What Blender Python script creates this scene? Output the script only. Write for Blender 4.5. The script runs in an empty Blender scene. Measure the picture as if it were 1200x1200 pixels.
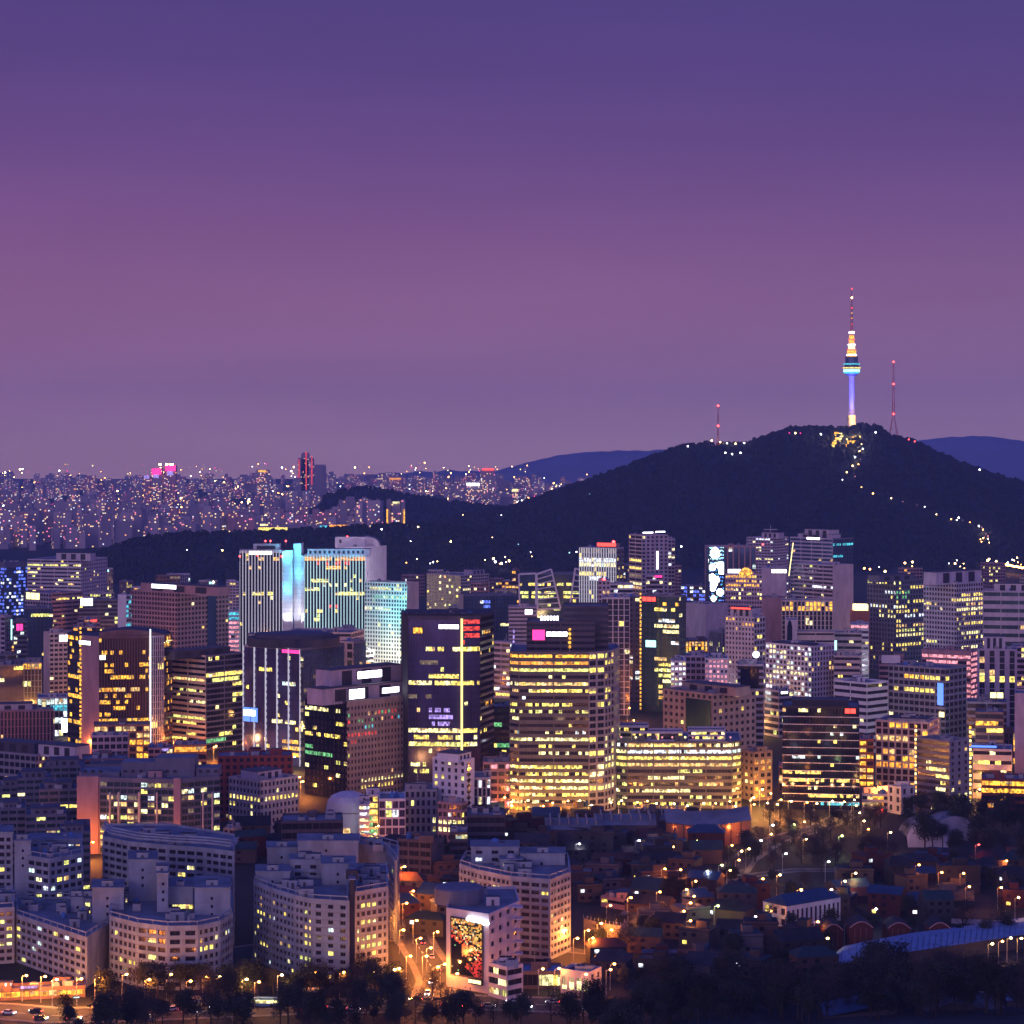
import bpy, math, random
from math import sin, cos, pi, radians, atan, exp, sqrt, floor, hypot
from mathutils import Vector, Matrix, noise as mnoise

SC = bpy.context.scene
COL = SC.collection
rnd = random.Random(7)

# ------------------------------------------------------------------ camera
# level telephoto on a hilltop 185 m above the city floor, lens shifted down
F = 2750.0; HZ = 520.0; CH = 185.0
cam_d = bpy.data.cameras.new('camera'); cam = bpy.data.objects.new('camera', cam_d); COL.objects.link(cam)
cam.location = (0, 0, CH); cam.rotation_euler = (radians(90), 0, 0)
cam_d.sensor_width = 36; cam_d.lens = 36 * F / 1200
cam_d.shift_y = -(600 - HZ) / 1200
cam_d.clip_start = 1; cam_d.clip_end = 90000
SC.camera = cam
SC.view_settings.view_transform = 'Standard'; SC.view_settings.look = 'None'
SC.view_settings.exposure = 0.1; SC.view_settings.gamma = 1
SC.cycles.use_denoising = True
SC.cycles.max_bounces = 5; SC.cycles.diffuse_bounces = 2; SC.cycles.glossy_bounces = 2
SC.cycles.volume_bounces = 1; SC.cycles.transmission_bounces = 2
SC.cycles.sample_clamp_indirect = 3; SC.cycles.sample_clamp_direct = 0
SC.cycles.caustics_reflective = False; SC.cycles.caustics_refractive = False
SC.cycles.use_light_tree = True

# ------------------------------------------------------------------ world: dusk
W = bpy.data.worlds.new('World'); SC.world = W; W.use_nodes = True
nt = W.node_tree; nt.nodes.clear()
def N(t, ty, **k):
    n = t.nodes.new(ty)
    for a, b in k.items(): setattr(n, a, b)
    return n
wo = N(nt, 'ShaderNodeOutputWorld'); bg = N(nt, 'ShaderNodeBackground')
tc = N(nt, 'ShaderNodeTexCoord'); sp = N(nt, 'ShaderNodeSeparateXYZ')
nt.links.new(tc.outputs['Generated'], sp.inputs[0])
mr = N(nt, 'ShaderNodeMath', operation='MULTIPLY_ADD'); mr.inputs[1].default_value = 1.0; mr.inputs[2].default_value = 0.0
nt.links.new(sp.outputs['Z'], mr.inputs[0])
ramp = N(nt, 'ShaderNodeValToRGB'); nt.links.new(mr.outputs[0], ramp.inputs[0])
stops = [(0.0, (.37, .215, .31)), (.018, (.33, .18, .295)), (.035, (.275, .138, .272)), (.062, (.232, .106, .238)), (.095, (.175, .076, .228)), (.125, (.122, .058, .215)),
         (.16, (.088, .047, .205)), (.19, (.070, .042, .195)), (.30, (.050, .058, .36)), (.6, (.040, .070, .44)), (1.0, (.035, .075, .42))]
els = ramp.color_ramp.elements
while len(els) < len(stops): els.new(0.5)
for e, (p, c) in zip(els, stops): e.position = p; e.color = (*c, 1)
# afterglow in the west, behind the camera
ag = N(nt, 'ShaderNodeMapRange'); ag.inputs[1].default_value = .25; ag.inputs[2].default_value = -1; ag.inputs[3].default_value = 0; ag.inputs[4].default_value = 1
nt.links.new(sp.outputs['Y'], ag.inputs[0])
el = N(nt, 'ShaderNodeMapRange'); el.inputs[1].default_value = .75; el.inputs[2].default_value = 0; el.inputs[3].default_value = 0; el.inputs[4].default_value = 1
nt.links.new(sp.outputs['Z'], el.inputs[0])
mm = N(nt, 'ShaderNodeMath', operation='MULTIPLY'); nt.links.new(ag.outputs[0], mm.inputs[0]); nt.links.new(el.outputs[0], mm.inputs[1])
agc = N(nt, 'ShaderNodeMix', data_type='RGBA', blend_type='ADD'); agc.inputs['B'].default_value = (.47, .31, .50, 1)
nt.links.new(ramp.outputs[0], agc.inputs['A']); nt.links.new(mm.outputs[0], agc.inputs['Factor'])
# thin uneven cloud veil
mp = N(nt, 'ShaderNodeMapping'); mp.inputs['Scale'].default_value = (2.2, 2.2, 13); nt.links.new(tc.outputs['Generated'], mp.inputs[0])
nz = N(nt, 'ShaderNodeTexNoise'); nz.inputs['Scale'].default_value = 1.6; nz.inputs['Detail'].default_value = 4; nt.links.new(mp.outputs[0], nz.inputs['Vector'])
nm = N(nt, 'ShaderNodeMapRange'); nm.inputs[1].default_value = .25; nm.inputs[2].default_value = .75; nm.inputs[3].default_value = .91; nm.inputs[4].default_value = 1.09
nt.links.new(nz.outputs[0], nm.inputs[0])
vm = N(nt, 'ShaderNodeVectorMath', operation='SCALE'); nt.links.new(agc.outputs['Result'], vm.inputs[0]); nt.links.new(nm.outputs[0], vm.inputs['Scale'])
xr = N(nt, 'ShaderNodeMapRange'); xr.inputs[1].default_value = -.25; xr.inputs[2].default_value = .25; nt.links.new(sp.outputs['X'], xr.inputs[0])
xm = N(nt, 'ShaderNodeMix', data_type='RGBA'); xm.inputs['A'].default_value = (1.08, .99, .97, 1); xm.inputs['B'].default_value = (.97, 1.0, 1.02, 1); nt.links.new(xr.outputs[0], xm.inputs['Factor'])
xv = N(nt, 'ShaderNodeVectorMath', operation='MULTIPLY'); nt.links.new(vm.outputs[0], xv.inputs[0]); nt.links.new(xm.outputs['Result'], xv.inputs[1]); vm = xv
sky = N(nt, 'ShaderNodeTexSky', sky_type='NISHITA'); sky.sun_disc = False; sky.sun_elevation = radians(2); sky.sun_rotation = radians(200)
sk = N(nt, 'ShaderNodeVectorMath', operation='SCALE'); sk.inputs['Scale'].default_value = .004; nt.links.new(sky.outputs[0], sk.inputs[0])
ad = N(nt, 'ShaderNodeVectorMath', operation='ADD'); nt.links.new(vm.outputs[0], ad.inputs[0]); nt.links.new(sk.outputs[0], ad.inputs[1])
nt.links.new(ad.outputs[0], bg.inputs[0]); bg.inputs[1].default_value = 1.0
nt.links.new(bg.outputs[0], wo.inputs[0])
W.cycles.sampling_method = 'MANUAL'; W.cycles.sample_map_resolution = 256

sun_d = bpy.data.lights.new('sun', 'SUN'); sun = bpy.data.objects.new('sun', sun_d); COL.objects.link(sun)
sun_d.energy = 0.34; sun_d.angle = radians(20); sun_d.color = (1, .66, .86)
sun.rotation_euler = Vector((-.42, -.85, .18)).to_track_quat('Z', 'Y').to_euler()   # light comes from behind-left, low

# ------------------------------------------------------------------ helpers
def X(px, Y): return (px - 600) / F * Y
def Z(py, Y): return CH + (HZ - py) / F * Y
def P(px, Y): return (X(px, Y), Y)
def YG(py): return CH * F / (py - HZ)

def tag(o, label=None, cat=None, group=None, kind=None):
    if label: o['label'] = label
    if cat: o['category'] = cat
    if group: o['group'] = group
    if kind: o['kind'] = kind
    return o
def empty(name, loc, label, cat, group=None):
    o = bpy.data.objects.new(name, None); o.empty_display_size = 2; COL.objects.link(o)
    o.location = loc
    return tag(o, label, cat, group)

MATS = {}
def mat(name, base, rough=.8, metal=0.0, var=.18, scale=.25, bump=0, spec=.3):
    m = bpy.data.materials.new(name); m.use_nodes = True; t = m.node_tree; b = t.nodes['Principled BSDF']
    b.inputs['Roughness'].default_value = rough; b.inputs['Metallic'].default_value = metal
    b.inputs['Specular IOR Level'].default_value = spec
    g = N(t, 'ShaderNodeNewGeometry'); n = N(t, 'ShaderNodeTexNoise'); n.inputs['Scale'].default_value = scale; n.inputs['Detail'].default_value = 5
    mpn = N(t, 'ShaderNodeMapping'); mpn.inputs['Scale'].default_value = (1, 1, .35)
    t.links.new(g.outputs['Position'], mpn.inputs[0]); t.links.new(mpn.outputs[0], n.inputs['Vector'])
    r = N(t, 'ShaderNodeMapRange'); r.inputs[1].default_value = .3; r.inputs[2].default_value = .7
    r.inputs[3].default_value = 1 - var; r.inputs[4].default_value = 1 + var
    v = N(t, 'ShaderNodeVectorMath', operation='SCALE'); v.inputs[0].default_value = base
    t.links.new(n.outputs[0], r.inputs[0]); t.links.new(r.outputs[0], v.inputs['Scale']); t.links.new(v.outputs[0], b.inputs['Base Color'])
    if bump:
        bp = N(t, 'ShaderNodeBump'); bp.inputs['Strength'].default_value = bump; bp.inputs['Distance'].default_value = 1
        t.links.new(n.outputs[0], bp.inputs['Height']); t.links.new(bp.outputs[0], b.inputs['Normal'])
    MATS[name] = m; return m
def emat(name, col, strength, cell=1.15, lo=.25, hi=1.9, base=(.03, .03, .035), flat=False, sample=False):
    """a lit pane, a lamp or a floodlit fin made to glow: glass with the light of the room behind it, uneven from one metre to the next"""
    m = bpy.data.materials.new(name); m.use_nodes = True; t = m.node_tree; b = t.nodes['Principled BSDF']
    b.inputs['Base Color'].default_value = (*base, 1); b.inputs['Roughness'].default_value = .2
    b.inputs['Emission Color'].default_value = (*col, 1); b.inputs['Emission Strength'].default_value = strength
    if not flat:
        g = N(t, 'ShaderNodeNewGeometry'); s = N(t, 'ShaderNodeVectorMath', operation='SCALE'); s.inputs['Scale'].default_value = 1 / cell
        fl = N(t, 'ShaderNodeVectorMath', operation='FLOOR'); wn = N(t, 'ShaderNodeTexWhiteNoise')
        t.links.new(g.outputs['Position'], s.inputs[0]); t.links.new(s.outputs[0], fl.inputs[0]); t.links.new(fl.outputs[0], wn.inputs['Vector'])
        r = N(t, 'ShaderNodeMapRange'); r.inputs[3].default_value = lo * strength; r.inputs[4].default_value = hi * strength
        t.links.new(wn.outputs['Value'], r.inputs[0]); t.links.new(r.outputs[0], b.inputs['Emission Strength'])
    m.cycles.emission_sampling = 'AUTO' if sample else 'NONE'
    MATS[name] = m; return m

mat('mauve', (.46, .39, .45)); mat('cream', (.62, .51, .43)); mat('white', (.74, .71, .72), var=.1); mat('aptwall', (.30, .34, .39), var=.24); mat('olive', (.17, .16, .13)); mat('grey', (.30, .28, .30))
mat('dark', (.045, .04, .05)); mat('brown', (.20, .11, .10)); mat('pinkbrown', (.42, .25, .25)); mat('brick', (.26, .055, .04))
mat('beige', (.44, .34, .27)); mat('slate', (.15, .15, .20)); mat('palewall', (.56, .50, .54), var=.14); mat('darkwall', (.09, .08, .10))
mat('roofdeck', (.17, .18, .21), var=.35, scale=.12); mat('roofdark', (.06, .06, .075), var=.35, scale=.15); mat('unit', (.33, .33, .36), rough=.6)
mat('bluesteel', (.07, .20, .46), rough=.55); mat('tealroof', (.05, .13, .15)); mat('steel', (.45, .45, .48), rough=.4, metal=.4)
mat('redsteel', (.45, .06, .05)); mat('asphalt', (.05, .05, .052), var=.3, scale=.05); mat('pavement', (.16, .15, .15), scale=.2)
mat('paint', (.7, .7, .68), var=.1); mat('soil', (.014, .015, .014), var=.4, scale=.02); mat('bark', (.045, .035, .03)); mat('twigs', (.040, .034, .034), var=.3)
mat('leaf', (.028, .036, .026), var=.4, scale=.3); mat('hazedslope', (.24, .22, .28), var=.2, scale=.002); mat('forest', (.010, .016, .026), var=.3, scale=.02); mat('tile', (.10, .10, .13), var=.3)  # far mountain slopes lightened, distance haze put into their colour
mat('tilered', (.22, .07, .05), var=.3); mat('retain', (.34, .28, .22)); mat('tyre', (.02, .02, .02)); mat('carwhite', (.7, .7, .72), rough=.25, var=.03)
mat('cardark', (.03, .03, .04), rough=.25, var=.03); mat('carsilver', (.4, .4, .42), rough=.3, metal=.5, var=.03); mat('orangelitwall', (.50, .17, .08))  # orange-lit walls: the orange light is put into their base colour
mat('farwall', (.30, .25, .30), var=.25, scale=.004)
def glassm(name, base, rough=.12, metal=.55, wob=.5):
    m = mat(name, base, rough=rough, metal=metal, var=wob, scale=.11, spec=.5); return m
glassm('glass', (.10, .095, .14)); glassm('glassblue', (.07, .12, .22)); glassm('glassgreen', (.06, .12, .12)); glassm('glassblack', (.016, .02, .045), rough=.08)
glassm('glasspurple', (.09, .08, .19)); glassm('pane', (.028, .028, .045), rough=.15, metal=.3); glassm('glassamber', (.10, .055, .04), rough=.15)

emat('dim', (1, .72, .45), .16); emat('yellow', (1, .74, .14), 1.5); emat('pale', (1, .88, .38), 1.6); emat('whitelit', (.82, .9, 1), 1.6)
emat('warm', (1, .58, .20), 1.1); emat('orange', (1, .36, .04), 1.2); emat('amber', (1, .46, .04), 1.6); emat('redlit', (1, .07, .05), 1.1)
emat('cyanlit', (.10, .75, .95), .9); emat('bluelit', (.12, .2, 1), 1.2); emat('violet', (.5, .35, 1), .9); emat('greenlit', (.25, .9, .35), .55)
emat('pinklit', (1, .35, .42), 1.0); emat('yellowgreen', (.86, .86, .22), 1.3); emat('cool', (.70, .92, .85), 1.2)
emat('blind', (1, .66, .34), .42); emat('signwhite', (.92, .90, 1), 5, flat=True, sample=True); emat('signred', (1, .06, .04), 3, flat=True, sample=True)
emat('signpink', (1, .04, .28), 2.2, flat=True); emat('signcyan', (.45, .95, 1), 2, flat=True); emat('signyellow', (1, .85, .35), 2.5, flat=True)
emat('signblue', (.1, .25, 1), 1.8, flat=True); emat('lampwarm', (1, .62, .22), 26, flat=True); emat('lampwhite', (.95, .95, 1), 20, flat=True)
emat('lamporange', (1, .38, .08), 26, flat=True); emat('lampgreen', (.8, 1, .25), 16, flat=True); emat('lampred', (1, .05, .05), 12, flat=True)
emat('strip', (1, .78, .22), 2.2, flat=True); emat('stripwhite', (.95, .92, 1), 1.5, flat=True); emat('shop', (1, .74, .34), 2.6, cell=.9, lo=.1)
emat('finglow', (.85, .80, 1), .6, flat=True)  # fins glow by emission, the floodlight put into their colour
emat('mosyellow', (1, .62, .12), .6); emat('mosorange', (1, .32, .04), .55); emat('mosred', (1, .04, .03), .5); emat('mospale', (1, .85, .5), .7)
mat('bluepale', (.16, .25, .40), rough=.55)
emat('finglowteal', (.62, .95, 1), .95, flat=True)  # teal flood wash put into the fins as emission
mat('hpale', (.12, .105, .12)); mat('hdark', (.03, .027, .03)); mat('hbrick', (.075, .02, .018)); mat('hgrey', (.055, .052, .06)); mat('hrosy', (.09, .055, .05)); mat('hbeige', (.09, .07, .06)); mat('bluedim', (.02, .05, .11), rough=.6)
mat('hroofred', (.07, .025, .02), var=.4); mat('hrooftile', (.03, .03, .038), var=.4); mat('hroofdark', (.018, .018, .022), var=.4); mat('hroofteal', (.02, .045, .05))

class M:
    """collects faces with a material each; build() links them as one mesh object"""
    def __init__(s): s.v = []; s.f = []; s.m = []; s.names = []
    def mi(s, n):
        if n not in s.names: s.names.append(n)
        return s.names.index(n)
    def face(s, pts, m):
        i = len(s.v); s.v.extend(pts); s.f.append(tuple(range(i, i + len(pts)))); s.m.append(s.mi(m))
    def box(s, x0, x1, y0, y1, z0, z1, m, top=None, bottom=True):
        i = len(s.v)
        s.v += [(x0, y0, z0), (x1, y0, z0), (x1, y1, z0), (x0, y1, z0), (x0, y0, z1), (x1, y0, z1), (x1, y1, z1), (x0, y1, z1)]
        fs = [(0, 1, 5, 4), (1, 2, 6, 5), (2, 3, 7, 6), (3, 0, 4, 7), (4, 5, 6, 7)] + ([(3, 2, 1, 0)] if bottom else [])
        k = s.mi(m); kt = s.mi(top or m)
        for j, f in enumerate(fs): s.f.append(tuple(i + a for a in f)); s.m.append(kt if j == 4 else k)
    def obox(s, p, d, n, u0, u1, n0, n1, z0, z1, m, top=None):
        """box in a frame: origin p, unit direction d, outward normal n"""
        i = len(s.v)
        for z in (z0, z1):
            for (u, w) in ((u0, n1), (u1, n1), (u1, n0), (u0, n0)):
                s.v.append((p[0] + d[0] * u + n[0] * w, p[1] + d[1] * u + n[1] * w, z))
        k = s.mi(m); kt = s.mi(top or m)
        for j, f in enumerate([(0, 1, 5, 4), (1, 2, 6, 5), (2, 3, 7, 6), (3, 0, 4, 7), (4, 5, 6, 7), (3, 2, 1, 0)]):
            s.f.append(tuple(i + a for a in f)); s.m.append(kt if j == 4 else k)
    def prism(s, poly, z0, z1, m, top=None, bottom=False):
        i = len(s.v); n = len(poly)
        s.v += [(x, y, z0) for x, y in poly] + [(x, y, z1) for x, y in poly]
        k = s.mi(m)
        for a in range(n):
            b = (a + 1) % n; s.f.append((i + a, i + b, i + n + b, i + n + a)); s.m.append(k)
        s.f.append(tuple(i + n + a for a in range(n))); s.m.append(s.mi(top or m))
        if bottom: s.f.append(tuple(i + a for a in reversed(range(n)))); s.m.append(k)
    def tube(s, a, b, r0, r1, m, n=6, cap=True):
        a = Vector(a); b = Vector(b); d = (b - a).normalized()
        u = d.orthogonal().normalized(); w = d.cross(u); i = len(s.v)
        for c, r in ((a, r0), (b, r1)):
            for k in range(n):
                q = c + (u * cos(2 * pi * k / n) + w * sin(2 * pi * k / n)) * r; s.v.append(tuple(q))
        k = s.mi(m)
        for j in range(n):
            e = (j + 1) % n; s.f.append((i + j, i + e, i + n + e, i + n + j)); s.m.append(k)
        if cap:
            s.f.append(tuple(i + n + j for j in range(n))); s.m.append(k)
            s.f.append(tuple(i + j for j in reversed(range(n)))); s.m.append(k)
    def lathe(s, c, prof, m, n=16):
        """profile [(r,z)...]; m one name or one per segment"""
        i = len(s.v)
        for r, z in prof:
            for k in range(n): s.v.append((c[0] + r * cos(2 * pi * k / n), c[1] + r * sin(2 * pi * k / n), z))
        for q in range(len(prof) - 1):
            k = s.mi(m if isinstance(m, str) else m[q])
            for j in range(n):
                e = (j + 1) % n; s.f.append((i + q * n + j, i + q * n + e, i + (q + 1) * n + e, i + (q + 1) * n + j)); s.m.append(k)
        s.f.append(tuple(i + (len(prof) - 1) * n + j for j in range(n))); s.m.append(k)
    def ball(s, c, r, m, seg=8, rings=5, sq=1):
        i = len(s.v); k = s.mi(m)
        for a in range(1, rings):
            for j in range(seg):
                s.v.append((c[0] + r * sin(pi * a / rings) * cos(2 * pi * j / seg), c[1] + r * sin(pi * a / rings) * sin(2 * pi * j / seg), c[2] + r * sq * cos(pi * a / rings)))
        t = len(s.v); s.v += [(c[0], c[1], c[2] + r * sq), (c[0], c[1], c[2] - r * sq)]
        for a in range(rings - 2):
            for j in range(seg):
                e = (j + 1) % seg; s.f.append((i + a * seg + j, i + (a + 1) * seg + j, i + (a + 1) * seg + e, i + a * seg + e)); s.m.append(k)
        for j in range(seg):
            e = (j + 1) % seg
            s.f.append((t, i + j, i + e)); s.m.append(k)
            s.f.append((t + 1, i + (rings - 2) * seg + e, i + (rings - 2) * seg + j)); s.m.append(k)
    def mesh(s, name, off=(0, 0, 0)):
        me = bpy.data.meshes.new(name)
        vs = s.v if off == (0, 0, 0) else [(x - off[0], y - off[1], z - off[2]) for x, y, z in s.v]
        me.from_pydata(vs, [], s.f)
        for n in s.names: me.materials.append(MATS[n])
        if len(s.names) > 1: me.polygons.foreach_set('material_index', s.m)
        return me
    def build(s, name, parent=None, off=None, loc=None):
        if off is None: off = tuple(parent['_o']) if parent is not None and '_o' in parent else (0, 0, 0)
        o = bpy.data.objects.new(name, s.mesh(name, off)); COL.objects.link(o)
        if parent is not None: o.parent = parent
        elif loc is not None: o.location = loc
        return o
def root(name, x, y, label, cat, group=None, z=0):
    r = empty(name, (x, y, z), label, cat, group); r['_o'] = (x, y, z); return r
def thing1(m, name, label, cat, x, y, z=0, group=None):
    o = bpy.data.objects.new(name, m.mesh(name, (x, y, z))); COL.objects.link(o); o.location = (x, y, z)
    return tag(o, label, cat, group)

# ------------------------------------------------------------------ terrain
def interp(pts, x):
    if x <= pts[0][0]: return pts[0][1]
    for (a, b), (c, d) in zip(pts, pts[1:]):
        if x <= c:
            t = (x - a) / (c - a); return b + (d - b) * t
    return pts[-1][1]
def smooth(t): t = max(0, min(1, t)); return t * t * (3 - 2 * t)
NAM = [(470, 640), (500, 618), (540, 604), (600, 595), (650, 577), (700, 560), (750, 541), (800, 523), (830, 521), (860, 521), (880, 519), (900, 511), (930, 502), (960, 502), (990, 502), (1010, 498), (1030, 501), (1045, 512), (1070, 517), (1100, 532), (1130, 545), (1165, 557), (1200, 567), (1260, 590), (1330, 640)]
SPUR = [(40, 672), (95, 655), (125, 644), (150, 635), (175, 630), (205, 626), (300, 624), (380, 620), (430, 617), (470, 614), (520, 616), (600, 630), (680, 650), (740, 668)]
KNOLL = [(370, 592), (385, 580), (410, 573), (430, 572), (460, 577), (500, 584), (560, 592), (610, 598), (660, 610)]
HILLS = {  # name: (ridge line, front foot Y, ridge Y, back foot Y)
    'nam': (NAM, 3250, 4150, 5400), 'spur': (SPUR, 2950, 3350, 3750), 'knoll': (KNOLL, 4700, 5100, 5600)}
def hill_h(k, px, Y):
    pr, yf, yr, yb = HILLS[k]
    top = interp(pr, px) + (sin(px * .31) + sin(px * .77 + 2)) * .5
    H = max(0, Z(top, yr))
    if px < pr[0][0] or px > pr[-1][0]: H *= max(0, 1 - min(abs(px - pr[0][0]), abs(px - pr[-1][0])) / 60)
    if Y <= yf or Y >= yb: return 0
    t = (Y - yf) / (yr - yf) if Y < yr else (yb - Y) / (yb - yr)
    g = mnoise.noise(Vector((px * .025 + 5, Y * .0016, 1.3))) * .22 * (1 - t) * min(1, t * 3)
    return H * max(0, (0.35 * t + .65 * smooth(t)) + g)
def ground(px, Y): return max(hill_h(k, px, Y) for k in HILLS) if Y > 2900 else 0
def hit(px, py):
    """where the sight line through a point of the picture meets the terrain"""
    Y = 2900.0
    if py > HZ and YG(py) < 2950: return X(px, YG(py)), YG(py), 0.0
    while Y < 6000:
        if Z(py, Y) <= ground(px, Y): return X(px, Y), Y, ground(px, Y)
        Y += 6
    if py > HZ: return X(px, YG(py)), YG(py), 0.0
    return None

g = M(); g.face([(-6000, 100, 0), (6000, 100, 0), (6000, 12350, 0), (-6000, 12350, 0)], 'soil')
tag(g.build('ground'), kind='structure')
def heightfield(name, k, x0, x1, nx, ny, amp):
    pr, yf, yr, yb = HILLS[k]; vs = []; fs = []
    for j in range(ny + 1):
        Y = yf + (yb - yf) * j / ny
        for i in range(nx + 1):
            px = x0 + (x1 - x0) * i / nx; h = hill_h(k, px, Y)
            h += mnoise.noise(Vector((px * .12, Y * .01, 4))) * amp * (1 if h > 3 else 0)
            vs.append((X(px, Y), Y, h - .6))
    for j in range(ny):
        for i in range(nx):
            a = j * (nx + 1) + i; fs.append((a, a + 1, a + nx + 2, a + nx + 1))
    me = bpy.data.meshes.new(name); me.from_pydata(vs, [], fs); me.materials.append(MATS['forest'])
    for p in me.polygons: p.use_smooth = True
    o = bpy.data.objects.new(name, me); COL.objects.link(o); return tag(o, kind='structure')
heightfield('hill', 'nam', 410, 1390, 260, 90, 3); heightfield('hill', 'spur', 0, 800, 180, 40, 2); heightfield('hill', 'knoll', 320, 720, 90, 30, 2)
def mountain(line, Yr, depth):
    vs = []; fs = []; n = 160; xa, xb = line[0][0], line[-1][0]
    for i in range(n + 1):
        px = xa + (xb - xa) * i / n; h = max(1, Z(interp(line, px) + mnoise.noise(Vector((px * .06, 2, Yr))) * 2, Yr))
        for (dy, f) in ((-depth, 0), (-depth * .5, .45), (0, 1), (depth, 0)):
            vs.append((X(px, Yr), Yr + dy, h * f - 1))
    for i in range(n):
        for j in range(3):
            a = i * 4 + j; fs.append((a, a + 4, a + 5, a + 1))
    me = bpy.data.meshes.new('mountain'); me.from_pydata(vs, [], fs); me.materials.append(MATS['hazedslope'])
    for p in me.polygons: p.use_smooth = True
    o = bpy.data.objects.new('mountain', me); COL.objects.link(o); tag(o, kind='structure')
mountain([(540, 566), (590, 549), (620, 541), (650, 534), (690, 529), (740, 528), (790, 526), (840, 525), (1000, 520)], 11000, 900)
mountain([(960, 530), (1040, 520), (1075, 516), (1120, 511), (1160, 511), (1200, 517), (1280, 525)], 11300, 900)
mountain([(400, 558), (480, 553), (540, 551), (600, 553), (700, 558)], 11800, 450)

# trees of the hills, a wood that reads as one mass
def wood(k, x0, x1, n, s0, s1):
    import numpy as np
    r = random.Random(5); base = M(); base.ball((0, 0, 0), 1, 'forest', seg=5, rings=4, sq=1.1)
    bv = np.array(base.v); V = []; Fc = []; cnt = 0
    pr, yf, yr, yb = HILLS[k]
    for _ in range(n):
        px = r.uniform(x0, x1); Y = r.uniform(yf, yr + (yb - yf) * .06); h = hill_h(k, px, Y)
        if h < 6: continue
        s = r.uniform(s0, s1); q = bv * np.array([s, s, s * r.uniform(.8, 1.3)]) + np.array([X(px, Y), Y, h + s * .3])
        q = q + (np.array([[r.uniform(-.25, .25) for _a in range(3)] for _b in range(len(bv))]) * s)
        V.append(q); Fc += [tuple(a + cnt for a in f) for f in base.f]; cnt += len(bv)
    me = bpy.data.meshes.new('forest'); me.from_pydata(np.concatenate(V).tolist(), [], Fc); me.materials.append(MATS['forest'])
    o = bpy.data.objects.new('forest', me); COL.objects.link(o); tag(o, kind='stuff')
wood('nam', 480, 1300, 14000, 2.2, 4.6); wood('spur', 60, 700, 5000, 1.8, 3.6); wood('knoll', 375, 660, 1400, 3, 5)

hz = M(); hz.box(-6300, 6300, -300, 12500, -1.0, 480, 'soil'); o = hz.build('haze'); tag(o, kind='stuff')
hm = bpy.data.materials.new('haze'); hm.use_nodes = True; t = hm.node_tree; t.nodes.clear()
ho = N(t, 'ShaderNodeOutputMaterial'); hv = N(t, 'ShaderNodeVolumePrincipled'); hv.inputs['Color'].default_value = (.42, .60, 1.0, 1)
hv.inputs['Density'].default_value = 6e-5; hv.inputs['Anisotropy'].default_value = .2; t.links.new(hv.outputs[0], ho.inputs['Volume'])
o.data.materials.clear(); o.data.materials.append(hm); o.visible_shadow = True

# ------------------------------------------------------------------ building kit
PALS = {'y': [('yellow', 5), ('pale', 3), ('warm', 1), ('yellowgreen', 2)], 'w': [('whitelit', 3), ('pale', 3), ('cool', 2)], 'o': [('orange', 3), ('amber', 4), ('warm', 3)],
        'm': [('yellow', 3), ('yellowgreen', 2), ('cool', 1), ('pale', 3), ('whitelit', 1), ('warm', 2), ('dim', 3)], 'd': [('dim', 5), ('pale', 1)], 'c': [('cyanlit', 1)],
        'b': [('bluelit', 2), ('whitelit', 1)], 'r': [('redlit', 1)], 'a': [('amber', 1)], 'v': [('violet', 1)], 'p': [('pinklit', 1)],
        'x': [('redlit', 3), ('greenlit', 2), ('warm', 2), ('cyanlit', 1)], 'g': [('greenlit', 2), ('yellow', 1)], 'k': [('dim', 1)]}
def pick(r, pal):
    L = PALS[pal]; t = r.uniform(0, sum(w for _, w in L))
    for n, w in L:
        t -= w
        if t <= 0: return n
    return L[-1][0]
def ST(kind='ribbon', wall='mauve', **k):
    d = dict(kind=kind, wall=wall, fh=3.8, sp=1.5, bay=3.6, pw=.7, pd=-.03, p=.06, rl=.08, pal='y', glass='pane', cell=3.0, rows=[], tm=1.2, bm=0, mull=True, fin=None)
    if kind == 'ribbon': d.update(bay=14, pw=.5)
    if kind == 'glass': d.update(sp=1.5, bay=3.2, pw=.18, glass='glass', p=.035)
    if kind == 'fins': d.update(sp=.4, bay=2.4, pw=.7, pd=.6)
    if kind == 'blank': d.update(bay=0)
    d.update(k)
    if kind == 'glass': d.setdefault('spm', d['glass']); d['sp'] = max(1.35, d['sp'])
    return d

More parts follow.
